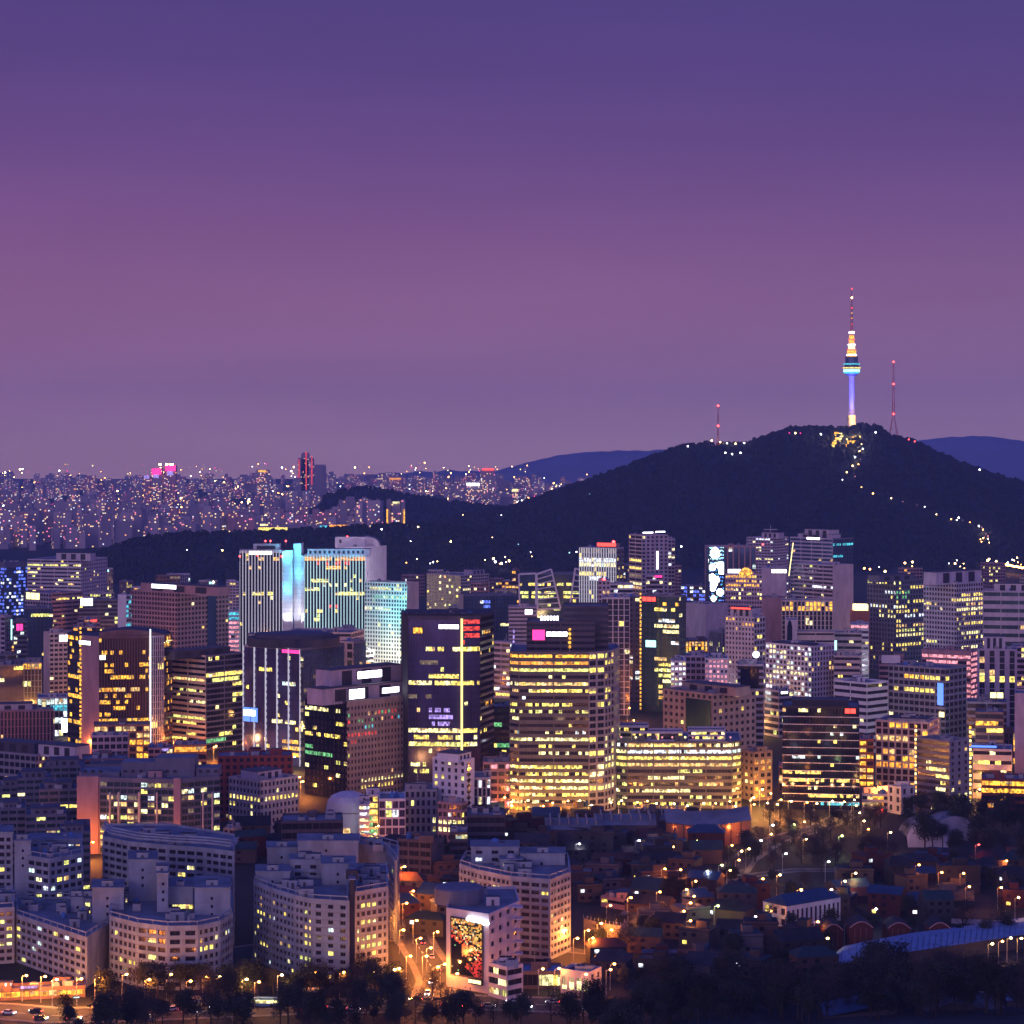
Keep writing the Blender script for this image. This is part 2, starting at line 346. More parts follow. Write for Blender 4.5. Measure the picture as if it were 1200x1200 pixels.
def inset(poly, d):
    n = len(poly); out = []
    for i in range(n):
        p0 = Vector(poly[i - 1]); p1 = Vector(poly[i]); p2 = Vector(poly[(i + 1) % n])
        a = (p1 - p0).normalized(); b = (p2 - p1).normalized(); na = Vector((-a.y, a.x)); nb = Vector((-b.y, b.x))
        bis = na + nb; l = bis.length_squared
        out.append(tuple(p1 + bis * (2 * d / l)) if l > .05 else tuple(p1 + na * d))
    return out
NWIN = [0]; rq = random.Random(99); LITS = {'yellow', 'pale', 'warm', 'whitelit', 'yellowgreen', 'cool', 'amber', 'orange'}
def mass(r, poly, z0, z1, styles, seed=1, flatwin=False, roofmat='roofdeck', para=.9, units=0, win_budget=100, name='wall', all_sides=False):
    """one block of a building: a wall mesh with real reveals, window parts set into it, a roof part"""
    rr = random.Random(seed); n = len(poly)
    if isinstance(styles, dict): styles = [styles] * n
    styles = list(styles) + [ST('blank', styles[0]['wall'])] * (n - len(styles))
    D = .45; inn = inset(poly, D); w = M(); wins = []
    w.prism(inn, z0, z1 - para - .03, styles[0]['wall'], top=roofmat)
    for i in range(n):
        s = styles[i]; j = (i + 1) % n; p = Vector(poly[i]); q = Vector(poly[j]); ip = inn[i]; iq = inn[j]
        L = (q - p).length; d = (q - p) / L; nr = Vector((d.y, -d.x)); mid = (p + q) / 2
        facing = nr.dot(-mid) > 0
        def band(a, b, m):
            w.face([(p.x, p.y, a), (q.x, q.y, a), (q.x, q.y, b), (p.x, p.y, b)], m)
            w.face([(p.x, p.y, b), (q.x, q.y, b), (iq[0], iq[1], b), (ip[0], ip[1], b)], m)
            w.face([(ip[0], ip[1], a), (iq[0], iq[1], a), (q.x, q.y, a), (p.x, p.y, a)], m)
        # parapet back
        w.face([(iq[0], iq[1], z1 - para), (ip[0], ip[1], z1 - para), (ip[0], ip[1], z1), (iq[0], iq[1], z1)], s['wall'])
        if s['kind'] == 'blank' or (not facing and not all_sides):
            band(z0, z1, s['wall']); continue
        fh = s['fh']; H = z1 - s['tm'] - (z0 + s['bm']); nf = max(1, int(round(H / fh))); fh = H / nf; zb = z0 + s['bm']
        if s['bm'] > 0: band(z0, zb + s['sp'] * .5, s['wall'])
        prev = None
        spm = s.get('spm', s['wall'])
        band(z1 - s['tm'] - .02, z1, s['wall'])
        nb = max(1, int(round(L / s['bay']))); bw = L / nb; pw = min(s['pw'], bw * .6)
        for k in range(nf): band(zb + k * fh, zb + k * fh + s['sp'], spm)
        if s.get('ledge'):
            for k in range(nf + 1): w.obox(p, d, nr, .1, L - .1, .003, .16, zb + k * fh - .18, zb + k * fh - .02, 'grey')
        pm = s['fin'] or s['wall']
        for k in range(nb + 1):
            u = k * bw; a = max(.03, u - pw / 2); b = min(L - .03, u + pw / 2)
            if k == 0: b = max(b, s.get('cw', 0) or b)
            if k == nb: a = min(a, L - s['cw']) if s.get('cw') else a
            w.obox(p, d, nr, a, b, -D, s['pd'], z0, z1 - .05 - (.3 if s['pd'] > 0 else 0), pm)
        # rows of lit windows
        for k in range(nf):
            za = zb + k * fh + s['sp']; zt = zb + (k + 1) * fh if k < nf - 1 else z1 - s['tm']
            zm = (za + zt) / 2; rows = []
            for row in s['rows']:
                zr = Z(row[0], mid.y)
                if abs(zr - zm) <= fh * .5 + .001: rows.append(row)
            lit_row = (not rows) and rr.random() < s['rl']; pr_ = .82 if lit_row else s['p']
            ra, rb = sorted((rr.uniform(0, 1), rr.uniform(0, 1)))
            if s['kind'] == 'grid' or s['kind'] == 'fins': cells = [(c * bw + pw / 2, (c + 1) * bw - pw / 2) for c in range(nb)]
            else:
                nc = max(1, int(round(L / s['cell']))); cells = [(c * L / nc, (c + 1) * L / nc) for c in range(nc)]
            if s.get('skip'): cells = [c for ci, c in enumerate(cells) if ci not in s['skip']]
            fl = []; rc_ = [pick(rr, row[3]) for row in rows]; lc_ = pick(rr, s['pal'])
            for (a, b) in cells:
                f = (a + b) / 2 / L; m = s['glass']
                hitr = False
                for ri_, row in enumerate(rows):
                    if row[1] <= f <= row[2]:
                        hitr = True
                        if rr.random() < row[4]: m = rc_[ri_] if rr.random() < .75 and row[3] != 'x' else pick(rr, row[3])
                if not hitr and rr.random() < (pr_ if (not lit_row or ra - .15 <= f <= rb + .15) else s['p']): m = lc_ if lit_row and rr.random() < .8 else pick(rr, s['pal'])
                fl.append((a, b, m))
            def quad(mm, a, b, m, za=za, zt=zt, p=p, d=d, nr=nr, s=s):
                pa = p + d * a + nr * (-D + .06); pb = p + d * b + nr * (-D + .06)
                mm.face([(pa.x, pa.y, za - .02), (pb.x, pb.y, za - .02), (pb.x, pb.y, zt + .02), (pa.x, pa.y, zt + .02)], m)
                if m in LITS and rq.random() < .38:      # a half-drawn blind
                    hb = (zt - za) * rq.choice([.25, .4, .55, .7]); w0 = a + (b - a) * rq.choice([0, 0, .5]); w1 = b if rq.random() < .6 else (w0 + b) / 2
                    ka = p + d * w0 + nr * (-D + .065); kb = p + d * w1 + nr * (-D + .065)
                    mm.face([(ka.x, ka.y, zt - hb), (kb.x, kb.y, zt - hb), (kb.x, kb.y, zt + .01), (ka.x, ka.y, zt + .01)], 'blind')
                if s['mull'] and b - a > 1.0 and not flatwin:   # mullion and transom, proud of the glass
                    c = (a + b) / 2; mm.obox(p, d, nr, c - .06, c + .06, -D + .07, -D + .14, za, zt, 'darkwall')
            if s['kind'] == 'grid':
                for c in fl: wins.append((za, quad, [c]))
            else: wins.append((za, quad, fl))
    # the highest windows are parts of their own, what is past the budget goes into one stuff part
    if flatwin:
        for _, qd, fl in wins:
            for c in fl: qd(w, *c)
    o = w.build(name, r)
    rf = M(); rp = inset(poly, D + .02); rf.prism(rp, z1 - para - .2, z1 - para, roofmat); roof = rf.build('roof', r); roof['_o'] = tuple(r['_o'])
    if not flatwin:
        wins.sort(key=lambda a: -a[0]); keep = wins[:win_budget]; rest = wins[win_budget:]
        for _, qd, fl in keep:
            mm = M()
            for c in fl: qd(mm, *c)
            mm.build('window', r)
        if rest:
            mm = M()
            for _, qd, fl in rest:
                for c in fl: qd(mm, *c)
            tag(mm.build('window', r), kind='stuff')
        NWIN[0] += len(keep)
    if units:
        cx = sum(a for a, _ in poly) / n; cy = sum(b for _, b in poly) / n
        for k in range(units):
            a = rr.randrange(n); b = rr.randrange(n); t = rr.uniform(.25, .6)
            x = cx + (poly[a][0] * .5 + poly[b][0] * .5 - cx) * t * 1.2; y = cy + (poly[a][1] * .5 + poly[b][1] * .5 - cy) * t * 1.2
            m = M(); zz = z1 - para; kind = rr.random(); sz = rr.uniform(.8, 2.2)
            if kind < .5:
                h = rr.uniform(1.2, 2.6); m.box(x - sz, x + sz, y - sz * .7, y + sz * .7, zz, zz + h, 'unit'); m.box(x - sz * .6, x + sz * .6, y - sz * .4, y + sz * .4, zz + h, zz + h + .35, 'dark')
                m.build('rooftop_unit', roof)
            elif kind < .75:
                h = rr.uniform(1.6, 2.6); m.lathe((x, y), [(sz * .7, zz), (sz * .75, zz + h * .5), (sz * .7, zz + h), (sz * .2, zz + h + .4)], rr.choice(['unit', 'bluesteel', 'grey']), 10); m.build('water_tank', roof)
            else:
                m.box(x - sz * 1.5, x + sz * 1.5, y - sz, y + sz, zz, zz + 3, styles[0]['wall'], top='roofdark'); m.box(x - .5, x + .5, y - sz - .05, y - sz - .01, zz, zz + 2.1, 'darkwall'); m.build('stair_house', roof)
    return o

def footprint(x0, xc, x1, Y, d=22, ratio=1.0, th=None):
    """corner nearest at xc; both faces solved from the sight lines"""
    if xc is None or xc <= x0 or xc >= x1:
        km = ((x0 + x1) / 2 - 600) / F
        c = Vector(P(x0, Y)); Yr = Y
        dr = Vector((1, -km * -1 * -1 * 0 + 0)); th = atan(-km)
        dr = Vector((cos(th), sin(th))); k1 = (x1 - 600) / F
        t = (k1 * c.y - c.x) / (dr.x - k1 * dr.y); dl = Vector((-sin(th), cos(th)))
        return [tuple(c), tuple(c + dr * t), tuple(c + dr * t + dl * d), tuple(c + dl * d)], 'r'
    c = Vector(P(xc, Y)); best = None
    k0 = (x0 - 600) / F; k1 = (x1 - 600) / F
    for deg in range(2, 89):
        a = radians(deg); dr = Vector((cos(a), sin(a))); dl = Vector((-sin(a), cos(a)))
        qa = dr.x - k1 * dr.y; qb = dl.x - k0 * dl.y
        if qa <= .02 or qb >= -.02: continue
        R = (k1 * c.y - c.x) / qa; L = (k0 * c.y - c.x) / qb
        if R <= 0 or L <= 0: continue
        e = abs(math.log(L / R / ratio))
        if best is None or e < best[0]: best = (e, R, L, dr, dl)
    _, R, L, dr, dl = best; R = min(R, 130); L = min(L, 130)
    return [tuple(c), tuple(c + dr * R), tuple(c + dr * R + dl * L), tuple(c + dl * L)], ('r' if (x1 - xc) >= (xc - x0) else 'l')

HERO = []
def face_frame(poly, e):
    p = Vector(poly[e]); q = Vector(poly[(e + 1) % len(poly)]); L = (q - p).length; d = (q - p) / L; return p, d, Vector((d.y, -d.x)), L
def on_face(poly, e, px, py):
    p, d, nr, L = face_frame(poly, e); k = (px - 600) / F
    u = (k * p.y - p.x) / (d.x - k * d.y); Yy = p.y + d.y * u; return u, Z(py, Yy)
def add_sign(r, poly, e, px0, px1, py0, py1, m, out=.6, glyph=True, label=None, setback=0.0, name='sign'):
    """an illuminated sign on its dark box, its glow broken into strokes"""
    p, d, nr, L = face_frame(poly, e); p = p - nr * setback
    k0 = (px0 - 600) / F; k1 = (px1 - 600) / F
    u0 = (k0 * p.y - p.x) / (d.x - k0 * d.y); u1 = (k1 * p.y - p.x) / (d.x - k1 * d.y)
    z1 = Z(py0, p.y + d.y * u0); z0 = Z(py1, p.y + d.y * u0)
    bx = M(); bx.obox(p, d, nr, u0 - .2, u1 + .2, .02, out - .15, z0 - .2, z1 + .2, 'dark'); o = bx.build(name, r); o['_o'] = tuple(r['_o']); mm = M()
    if glyph and u1 - u0 > 5:
        n = max(2, int((u1 - u0) / (z1 - z0) / .95)); w = (u1 - u0) / n
        for k in range(n): mm.obox(p, d, nr, u0 + k * w + w * .06, u0 + (k + 1) * w - w * .06, out - .14, out, z0 + .15, z1 - .15, m)
    else: mm.obox(p, d, nr, u0, u1, out - .14, out, z0, z1, m)
    mm.build('sign_face', o)
    if label: o['label'] = label
    return o
def pent_on(r, poly, e, px0, px1, pytop, zb, wall='mauve', back=3.5, depth=None, st=None, name='penthouse', seed=3):
    p, d, nr, L = face_frame(poly, e); p = p - nr * back
    k0 = (px0 - 600) / F; k1 = (px1 - 600) / F
    u0 = (k0 * p.y - p.x) / (d.x - k0 * d.y); u1 = (k1 * p.y - p.x) / (d.x - k1 * d.y)
    D = depth or 12; a = p + d * u0; b = p + d * u1
    pp = [tuple(a), tuple(b), tuple(b - nr * D), tuple(a - nr * D)]
    z1 = Z(pytop, a.y)
    if st: mass(r, pp, zb, z1, [st, st, ST('blank', wall), st], seed=seed, win_budget=20, name=name)
    else:
        m = M(); m.prism(pp, zb - .5, z1, wall, top='roofdark'); q = inset(pp, -.25); m.prism(q, z1, z1 + .35, 'darkwall', bottom=True)
        for k in range(3): m.obox(pp[0], d, nr, (u1 - u0) * (.15 + .28 * k), (u1 - u0) * (.15 + .28 * k) + (u1 - u0) * .14, 0, .08, zb + .8, z1 - .8, 'dark')
        m.build(name, r)
    return pp, z1
def B(name, label, x0, xc, x1, top, Y, sr, sl=None, ratio=1.0, d=22, pent=None, signs=(), units=3, seed=None, cat='office building', group=None, flat=False, roofmat='roofdeck', budget=100, short=None, **kw):
    poly, broad = footprint(x0, xc, x1, Y, d, ratio)
    z1 = Z(top, Y); seed = seed if seed is not None else int(x0 * 7 + top)
    cx = sum(a for a, _ in poly) / 4; cy = sum(b for _, b in poly) / 4
    r = root(name, cx, cy, label, cat, group)
    sl = sl or sr
    # long walls go past the edge wall; the two far sides repeat their opposite's style as plain bands
    mass(r, poly, 0, z1, [sr, ST('blank', sr['wall']), ST('blank', sr['wall']), sl], seed=seed, units=units + (3 if Y < 1700 and units else 0), flatwin=flat, roofmat=roofmat, win_budget=budget, **kw)
    e = 0 if broad == 'r' else 3
    if Y < 2000 and units > 1 and seed % 2:
        aa = M(); ax, ay = poly[2][0] * .4 + poly[0][0] * .6, poly[2][1] * .4 + poly[0][1] * .6; hh = 4 + seed % 5; aa.tube((ax, ay, z1 - .9), (ax, ay, z1 + hh), .16, .08, 'steel', 5)
        for q_ in range(3): aa.box(ax - .9 + q_ * .2, ax + .9 - q_ * .2, ay - .05, ay + .05, z1 + hh * (.5 + .2 * q_), z1 + hh * (.5 + .2 * q_) + .12, 'steel')
        aa.build('antenna', r)
    for pt in (pent or ()):
        ee = pt[4] if len(pt) > 4 and pt[4] is not None else e
        pent_on(r, poly, ee, pt[0], pt[1], pt[2], z1 - .9, wall=pt[3] if len(pt) > 3 else sr['wall'], back=pt[5] if len(pt) > 5 else 3.5)
    for sg in signs: add_sign(r, poly, sg[5] if len(sg) > 5 else e, *sg[:5], setback=sg[6] if len(sg) > 6 else 0)
    HERO.append((x0, x1, top, Y, short or label, poly, z1))
    return r, poly, z1
def red_light(r, px, py, Y, m='lampred', rad=.9, name='warning_light'):
    mm = M(); x, y = P(px, Y); z = Z(py, Y); mm.tube((x, y, z - 4), (x, y, z), .15, .12, 'steel', 5); mm.ball((x, y, z), rad, m, 8, 5); mm.build(name, r)

# ------------------------------------------------------------------ left of the city centre
GR = 'grid'; RB = 'ribbon'; GL = 'glass'; FN = 'fins'; BL = 'blank'
B('office_tower', 'blue-lit glass tower at the far left edge of the skyline', -12, 5, 33, 659, 2500, ST(GL, 'slate', glass='glassblue', p=.45, pal='b', rows=[(664, 0, 1, 'b', .9)], tm=6), ratio=.8)
B('office_building', 'wide grey office block with a lit top floor band, beside the blue-lit tower', 32, 95, 126, 656, 2450, ST(GR, 'bluegrey' if 0 else 'palewall', bay=4.2, fh=4, pw=1.6, sp=2, p=.05), ST(RB, 'palewall', fh=4, sp=2.1, p=.07, rows=[(664, 0, 1, 'y', .85), (671, 0, .3, 'y', .8)]), pent=[(66, 106, 648, 'palewall')], d=30)
B('office_building', 'mauve striped block below the wide grey office, yellow sign on its left', 29, 60, 97, 695, 2150, ST(RB, 'pinkbrown', sp=2.2, p=.04), ST(GR, 'mauve', p=.03), signs=[(31, 47, 694, 702, 'signyellow', 3)])
B('office_building', 'blue-grey block with a glowing white roof sign and yellow windows', 93, None, 138, 703, 2150, ST(RB, 'slate', p=.2), signs=[(94, 109, 701, 710, 'signwhite')])
B('office_building', 'narrow pale slab with cyan-lit windows touching the brown tower', 138, 148, 157, 697, 1850, ST(RB, 'white', fh=3.6, p=.5, pal='c'), ST(BL, 'white'))
B('office_building', 'dark blue block with a rounded rooftop tank in the far left streets', 28, None, 62, 712, 1900, ST(GL, 'slate', glass='glassblue', p=.04))
B('office_building', 'purple block cut by the left edge with a thin cyan light strip', -10, 6, 14, 722, 1800, ST(GL, 'mauve', p=.05), ST(GR, 'mauve', p=.1), signs=[(12, 13.4, 726, 750, 'signcyan', 0)])
B('office_building', 'small block with a round red and white sign near the left edge', 16, None, 32, 728, 1850, ST(RB, 'slate', p=.3, pal='w'), signs=[(19, 27, 731, 739, 'signpink')])
B('office_building', 'grey block crowned by a glowing orange band, left of the cream slab', 24, None, 49, 776, 1560, ST(FN, 'grey', p=.03, rows=[(779, 0, 1, 'o', 1)]), units=2)
B('office_building', 'dark slate block standing before the orange-banded one at the left', -6, None, 27, 779, 1540, ST(GL, 'slate', p=.03), units=3)
B('hotel', 'cream slab with a sign at its top corner, half hidden by the amber tower', 51, 58, 90, 742, 1600, ST(GR, 'cream', bay=3, fh=3.3, p=.05, pw=.8), ST(BL, 'cream'), signs=[(69, 82, 744, 752, 'signwhite', 0)], cat='hotel')
B('office_building', 'pink-orange roof block peeking over the cream slab', 86, None, 113, 734, 1680, ST(RB, 'pinkbrown', p=.05, rows=[(737, 0, 1, 'o', .5)]))
# brown twin-faced tower
r, poly, z1 = B('hotel', 'broad reddish-brown tower with pink pilasters and a long white roof sign', 154, 208, 268, 694, 1760, ST(GR, 'pinkbrown', bay=3.6, fh=3.7, pw=1.1, sp=1.5, glass='glassamber', p=.03), ST(GR, 'pinkbrown', bay=3.3, fh=3.7, pw=1.0, sp=1.3, glass='glassamber', p=.03), ratio=1.0, pent=[(165, 256, 683, 'pinkbrown', 3, 2)], cat='hotel', short='reddish-brown tower')
add_sign(r, poly, 3, 178, 207, 684, 689, 'signwhite', setback=1.6)
mm = M(); p, d, nr, L = face_frame(poly, 0); u0, _ = on_face(poly, 0, 243, 700); u1, _ = on_face(poly, 0, 253, 700); mm.obox(p, d, nr, u0, u1, .02, .5, 10, z1 - 4, 'glassblue'); mm.build('stair_glazing', r)
red_light(r, 250, 682, 1775, 'lampwarm', .7)
B('office_building', 'slim striped block with a cyan top between the brown tower and twin hotel', 266, None, 280, 716, 1900, ST(RB, 'white', fh=3.6, sp=1.7, p=.9, pal='p', rows=[(718, 0, 1, 'c', 1), (722, 0, 1, 'c', 1)]))
B('apartment_tower', 'pale far tower rising just left of the twin hotel', 265, None, 280, 682, 2350, ST(GR, 'palewall', fh=3, p=.1), cat='apartment tower')
# ---- twin hotel with white fins and cyan-lit edges
def twin_hotel():
    r = root('hotel', *P(355, 2080), 'twin hotel slabs with white vertical fins and cyan-lit edges', 'hotel')
    Y = 2080; hs = 'finglow'
    def slab(xa, xb, ya, top, rows, seed):
        hs = 'finglow' if seed == 3 else 'finglowteal'
        pl = [P(xa, Y), P(xb, Y + ya), P(xb, Y + ya + 20), P(xa, Y + 20)]
        mass(r, pl, 0, Z(top, Y), [ST(FN, 'palewall', bay=2.7, pw=.65, pd=.9, fh=3.9, sp=.8, glass='glassblack', spm='glassblack', p=.02, rl=0, rows=rows, fin=hs, tm=2.2), ST(BL, 'white'), ST(BL, 'white'), ST(BL, 'white')], seed=seed, roofmat='roofdark')
        return pl
    pl = slab(281, 331, 0, 645, [(654, .15, .9, 'o', .5), (666, .2, .6, 'o', .3), (694, .3, .85, 'y', .4), (711, .45, .6, 'r', .6)], 3)
    pr = slab(357, 428, 0, 650, [(654, 0, 1, 'o', .75), (661, .2, .8, 'r', .4), (667, .35, .75, 'a', .8), (679, .1, .4, 'y', .9), (683, .2, .7, 'w', .5), (689, 0, .3, 'y', .8), (693, .5, 1, 'y', .95), (711, .4, .55, 'r', .5), (718, 0, .6, 'y', .3)], 4)
    def plain(xa, xb, top, y0, y1, m, nm):
        q = M(); z = Z(top, Y); a, b = X(xa, Y), X(xb, Y); q.box(a, b, Y + y0, Y + y1, 0, z, m, top='roofdark')
        for k in range(1, int(z / 4)): q.box(a + .05, b - .05, Y + y0 - .06, Y + y0 - .005, k * 4, k * 4 + .12, 'grey')
        q.build(nm, r)
    plain(331.3, 343, 645, -1.5, 20, 'white', 'edge_panel'); plain(343.6, 352.5, 637, 3, 26, 'white', 'lift_core'); plain(353, 356.7, 651, -1.5, 20, 'white', 'edge_panel')
    q = M(); q.box(X(296, Y), X(327, Y), Y + 6, Y + 18, Z(646, Y), Z(637.5, Y), 'palewall', top='roofdark'); q.box(X(300, Y), X(322, Y), Y + 5.7, Y + 5.95, Z(644, Y), Z(640, Y), 'dark'); q.build('penthouse', r)
    q = M(); q.box(X(360, Y), X(433, Y), Y + 4, Y + 19, Z(651, Y), Z(643.5, Y), 'white', top='roofdark')
    for k in range(12): q.box(X(362 + k * 5.6, Y), X(364.5 + k * 5.6, Y), Y + 3.7, Y + 3.98, Z(649, Y), Z(645.5, Y), 'dark')
    q.build('penthouse', r)
    add_sign(r, pl, 0, 292, 319, 645.5, 650, 'signwhite', out=1.6)
    for (px, py) in ((281, 652), (302, 651), (330, 652), (311, 634), (317, 634), (335, 634)): red_light(r, px, py, Y - 1.5 if py > 640 else Y + 10, rad=.8)
    # cyan floods on the roof edge and white floods at the foot wash the blank panels
    for (px, zz, col, pw, nm) in ((337, Z(648, Y), (.05, .75, 1), 26000, 'floodlight'), (337, Z(690, Y), (.05, .6, 1), 14000, 'floodlight'), (348, Z(643, Y), (.05, .7, 1), 16000, 'floodlight'), (348, Z(672, Y), (.05, .6, 1), 12000, 'floodlight'),
                              (385, Z(645, Y), (.05, .6, 1), 9000, 'floodlight'), (415, Z(645, Y), (.05, .6, 1), 9000, 'floodlight'),
                              (337, 22, (.8, .85, 1), 40000, 'floodlight'), (348, 20, (.8, .85, 1), 22000, 'floodlight'), (354, 22, (.9, .9, 1), 30000, 'floodlight'), (380, 8, (.75, .8, 1), 40000, 'floodlight'), (410, 8, (.7, .85, 1), 40000, 'floodlight'), (300, 4, (.8, .75, 1), 26000, 'floodlight')):
        ld = bpy.data.lights.new(nm, 'SPOT' if zz < 30 else 'POINT'); lo = bpy.data.objects.new(nm, ld); COL.objects.link(lo); lo.parent = r
        o = r['_o']; off = 7 if px != 348 else 5
        lo.location = (X(px, Y) - o[0], Y - off - o[1], zz); pw *= .36; ld.energy = pw; ld.color = col; ld.shadow_soft_size = .6
        if zz < 30: ld.spot_size = radians(75); ld.spot_blend = .8; lo.rotation_euler = (radians(180 - 12), 0, 0); ld.energy = pw * 2.2
    HERO.append((280, 428, 640, Y, 'twin hotel', None, 80))
    # the lower white annex behind
twin_hotel()
r, poly, z1 = B('department_store', 'blank white annex with a curved roof behind the twin hotel', 393, 427, 453, 641, 2180, ST(BL, 'white'), ST(BL, 'white'), ratio=.9, units=2, cat='department store')
mm = M(); a = X(393, 2200); b = X(428, 2200); mm.box(a, b, 2196, 2225, Z(641, 2180) - 1, Z(629, 2200), 'white', top='roofdark'); mm.box(a + 4, a + 6, 2195.7, 2195.98, Z(636, 2200), Z(632, 2200), 'dark'); mm.build('penthouse', r)
mm = M()
for k in range(8):
    t0 = k / 8; t1 = (k + 1) / 8; xa = X(428 + 18 * t0, 2200); xb = X(428 + 18 * t1, 2200); h0 = 9.5 * sqrt(max(0, 1 - t0 ** 2)); h1 = 9.5 * sqrt(max(0, 1 - t1 ** 2))
    zz = Z(641, 2190); mm.face([(xa, 2198, zz), (xb, 2198, zz), (xb, 2198, zz + h1), (xa, 2198, zz + h0)], 'palewall'); mm.face([(xa, 2198, zz + h0), (xb, 2198, zz + h1), (xb, 2224, zz + h1), (xa, 2224, zz + h0)], 'roofdeck')
mm.build('curved_roof', r); red_light(r, 407, 629, 2200)
for px_, py_, e_ in ((440, 690, 30000), (440, 660, 22000), (410, 640, 9000)):
    ld = bpy.data.lights.new('floodlight', 'POINT'); lo = bpy.data.objects.new('floodlight', ld); COL.objects.link(lo); lo.parent = r; lo.location = (X(px_, 2160) - r['_o'][0], 2155 - r['_o'][1], Z(py_, 2155)); ld.energy = e_ * .5; ld.color = (.95, .82, 1); ld.shadow_soft_size = .6
# cyan grid building
r, poly, z1 = B('office_tower', 'square grid tower washed cyan above and cream below, right of the twin hotel', 427, 477, 491, 683, 1830, ST(BL, 'cream'), ST(GR, 'white', bay=2.6, fh=3.1, pw=.9, sp=1.2, p=.03, rows=[(692, .1, .9, 'y', .9), (699, .1, 1, 'g', .9), (699, .1, 1, 'y', .6)]), ratio=2.4, short='cyan grid tower')
for (px, py, col, pw) in ((440, 706, (.05, .85, 1), 9000), (464, 706, (.05, .85, 1), 9000), (440, 730, (.05, .9, .9), 11000), (464, 730, (.05, .9, .9), 11000), (440, 762, (1, .95, .6), 15000), (464, 762, (1, .95, .6), 15000), (440, 788, (1, .9, .6), 12000), (464, 788, (1, .9, .6), 12000)):
    ld = bpy.data.lights.new('floodlight', 'POINT'); lo = bpy.data.objects.new('floodlight', ld); COL.objects.link(lo); lo.parent = r
    lo.location = (X(px, 1815) - r['_o'][0], 1818 - r['_o'][1], Z(py, 1825)); ld.energy = pw * .8; ld.color = col; ld.shadow_soft_size = .6
# amber glass tower
AY = 1390
r = root('office_tower', *P(140, AY + 20), 'dark glass tower glowing amber at its lower floors with a blank pink end wall', 'office tower')
a = P(95, AY + 12); c = P(116, AY); e_ = P(177, AY + 6); f_ = P(192, AY + 10); g_ = P(202, AY + 30)
am = [(768, .05, .35, 'a', .7), (780, .1, .3, 'a', .8), (786, .1, .3, 'a', .8), (797, .2, .7, 'a', .8), (805, 0, .5, 'a', .9), (811, .1, .8, 'o', .7), (817, 0, .6, 'a', .6), (823, 0, .4, 'a', .8), (829, .3, .6, 'a', .6), (835, 0, .2, 'a', .5), (842, .1, 1, 'a', .95), (847, 0, 1, 'a', 1), (780, .8, 1, 'a', .8), (797, .8, 1, 'a', .8), (768, .85, 1, 'a', .5)]
sg = ST(GL, 'brown', fh=3.7, sp=.35, bay=1.6, pw=.3, pd=.35, cell=1.7, glass='glassamber', p=.04, pal='a', rows=am, fin='brown')
zt = Z(746, AY); zr = Z(737, AY + 10)
bk = P(195, AY + 45); bk2 = P(85, AY + 45); p0 = P(79, AY + 28)
mass(r, [c, e_, f_, g_, bk, bk2, p0, a], 0, zt, [sg, ST(FN, 'palewall', bay=1.3, pw=.45, pd=.5, glass='glassblack', p=.02, fin='palewall'), ST(GL, 'brown', glass='glassblack', p=.25, pal='a'), ST(BL, 'dark'), ST(BL, 'dark'), ST(BL, 'brown'), ST(RB, 'dark', glass='glassblack', p=.1, pal='a', rows=[(792, 0, 1, 'a', .8), (815, 0, 1, 'a', .8), (842, 0, 1, 'a', .9), (866, 0, 1, 'a', .8)]), ST(BL, 'pinkbrown')], seed=11, roofmat='roofdark', win_budget=130)
mm = M()
for k in range(10):      # curved roof screen
    t0, t1 = k / 10, (k + 1) / 10
    A = Vector(c).lerp(Vector(f_), t0); Bq = Vector(c).lerp(Vector(f_), t1); h0 = zt + (zr - zt) * sin(pi * (.2 + .75 * t0)) ; h1 = zt + (zr - zt) * sin(pi * (.2 + .75 * t1))
    mm.face([(A.x, A.y + .5, zt), (Bq.x, Bq.y + .5, zt), (Bq.x, Bq.y + .5, h1), (A.x, A.y + .5, h0)], 'brown'); mm.face([(A.x, A.y + .5, h0), (Bq.x, Bq.y + .5, h1), (Bq.x, Bq.y + 26, h1), (A.x, A.y + 26, h0)], 'roofdark')
mm.build('roof_screen', r)
mm = M(); mm.box(X(174, AY) , X(175.4, AY), AY + 4, AY + 5.4, 4, Z(738, AY), 'stripwhite'); mm.build('light_strip', r)
for k in range(28):
    mm = M(); q = Vector(P(94.5, AY + 12.4)); zz = 4 + k * 2.6; mm.box(q.x - .5, q.x + .5, q.y - .9, q.y - .3, zz, zz + 1.3, 'amber'); mm.build('marker_lamp', r)
add_sign(r, [c, e_, f_], 0, 117, 123.5, 768, 773, 'signwhite', glyph=False); add_sign(r, [a, c, c], 0, 93.5, 107, 750, 755, 'signwhite')
q = [P(110, AY - 22), P(176, AY - 18), P(176, AY - 2), P(110, AY - 4)]
mass(r, q, 0, Z(849, AY - 20), ST(GR, 'brown', bay=4, fh=4, pw=.8, sp=1.3, p=.3, pal='o', rows=[(856, 0, .8, 'o', .95), (862, .1, .6, 'a', .3)]), seed=5, units=3, name='podium')
HERO.append((79, 202, 737, AY, 'amber glass tower', None, 74))
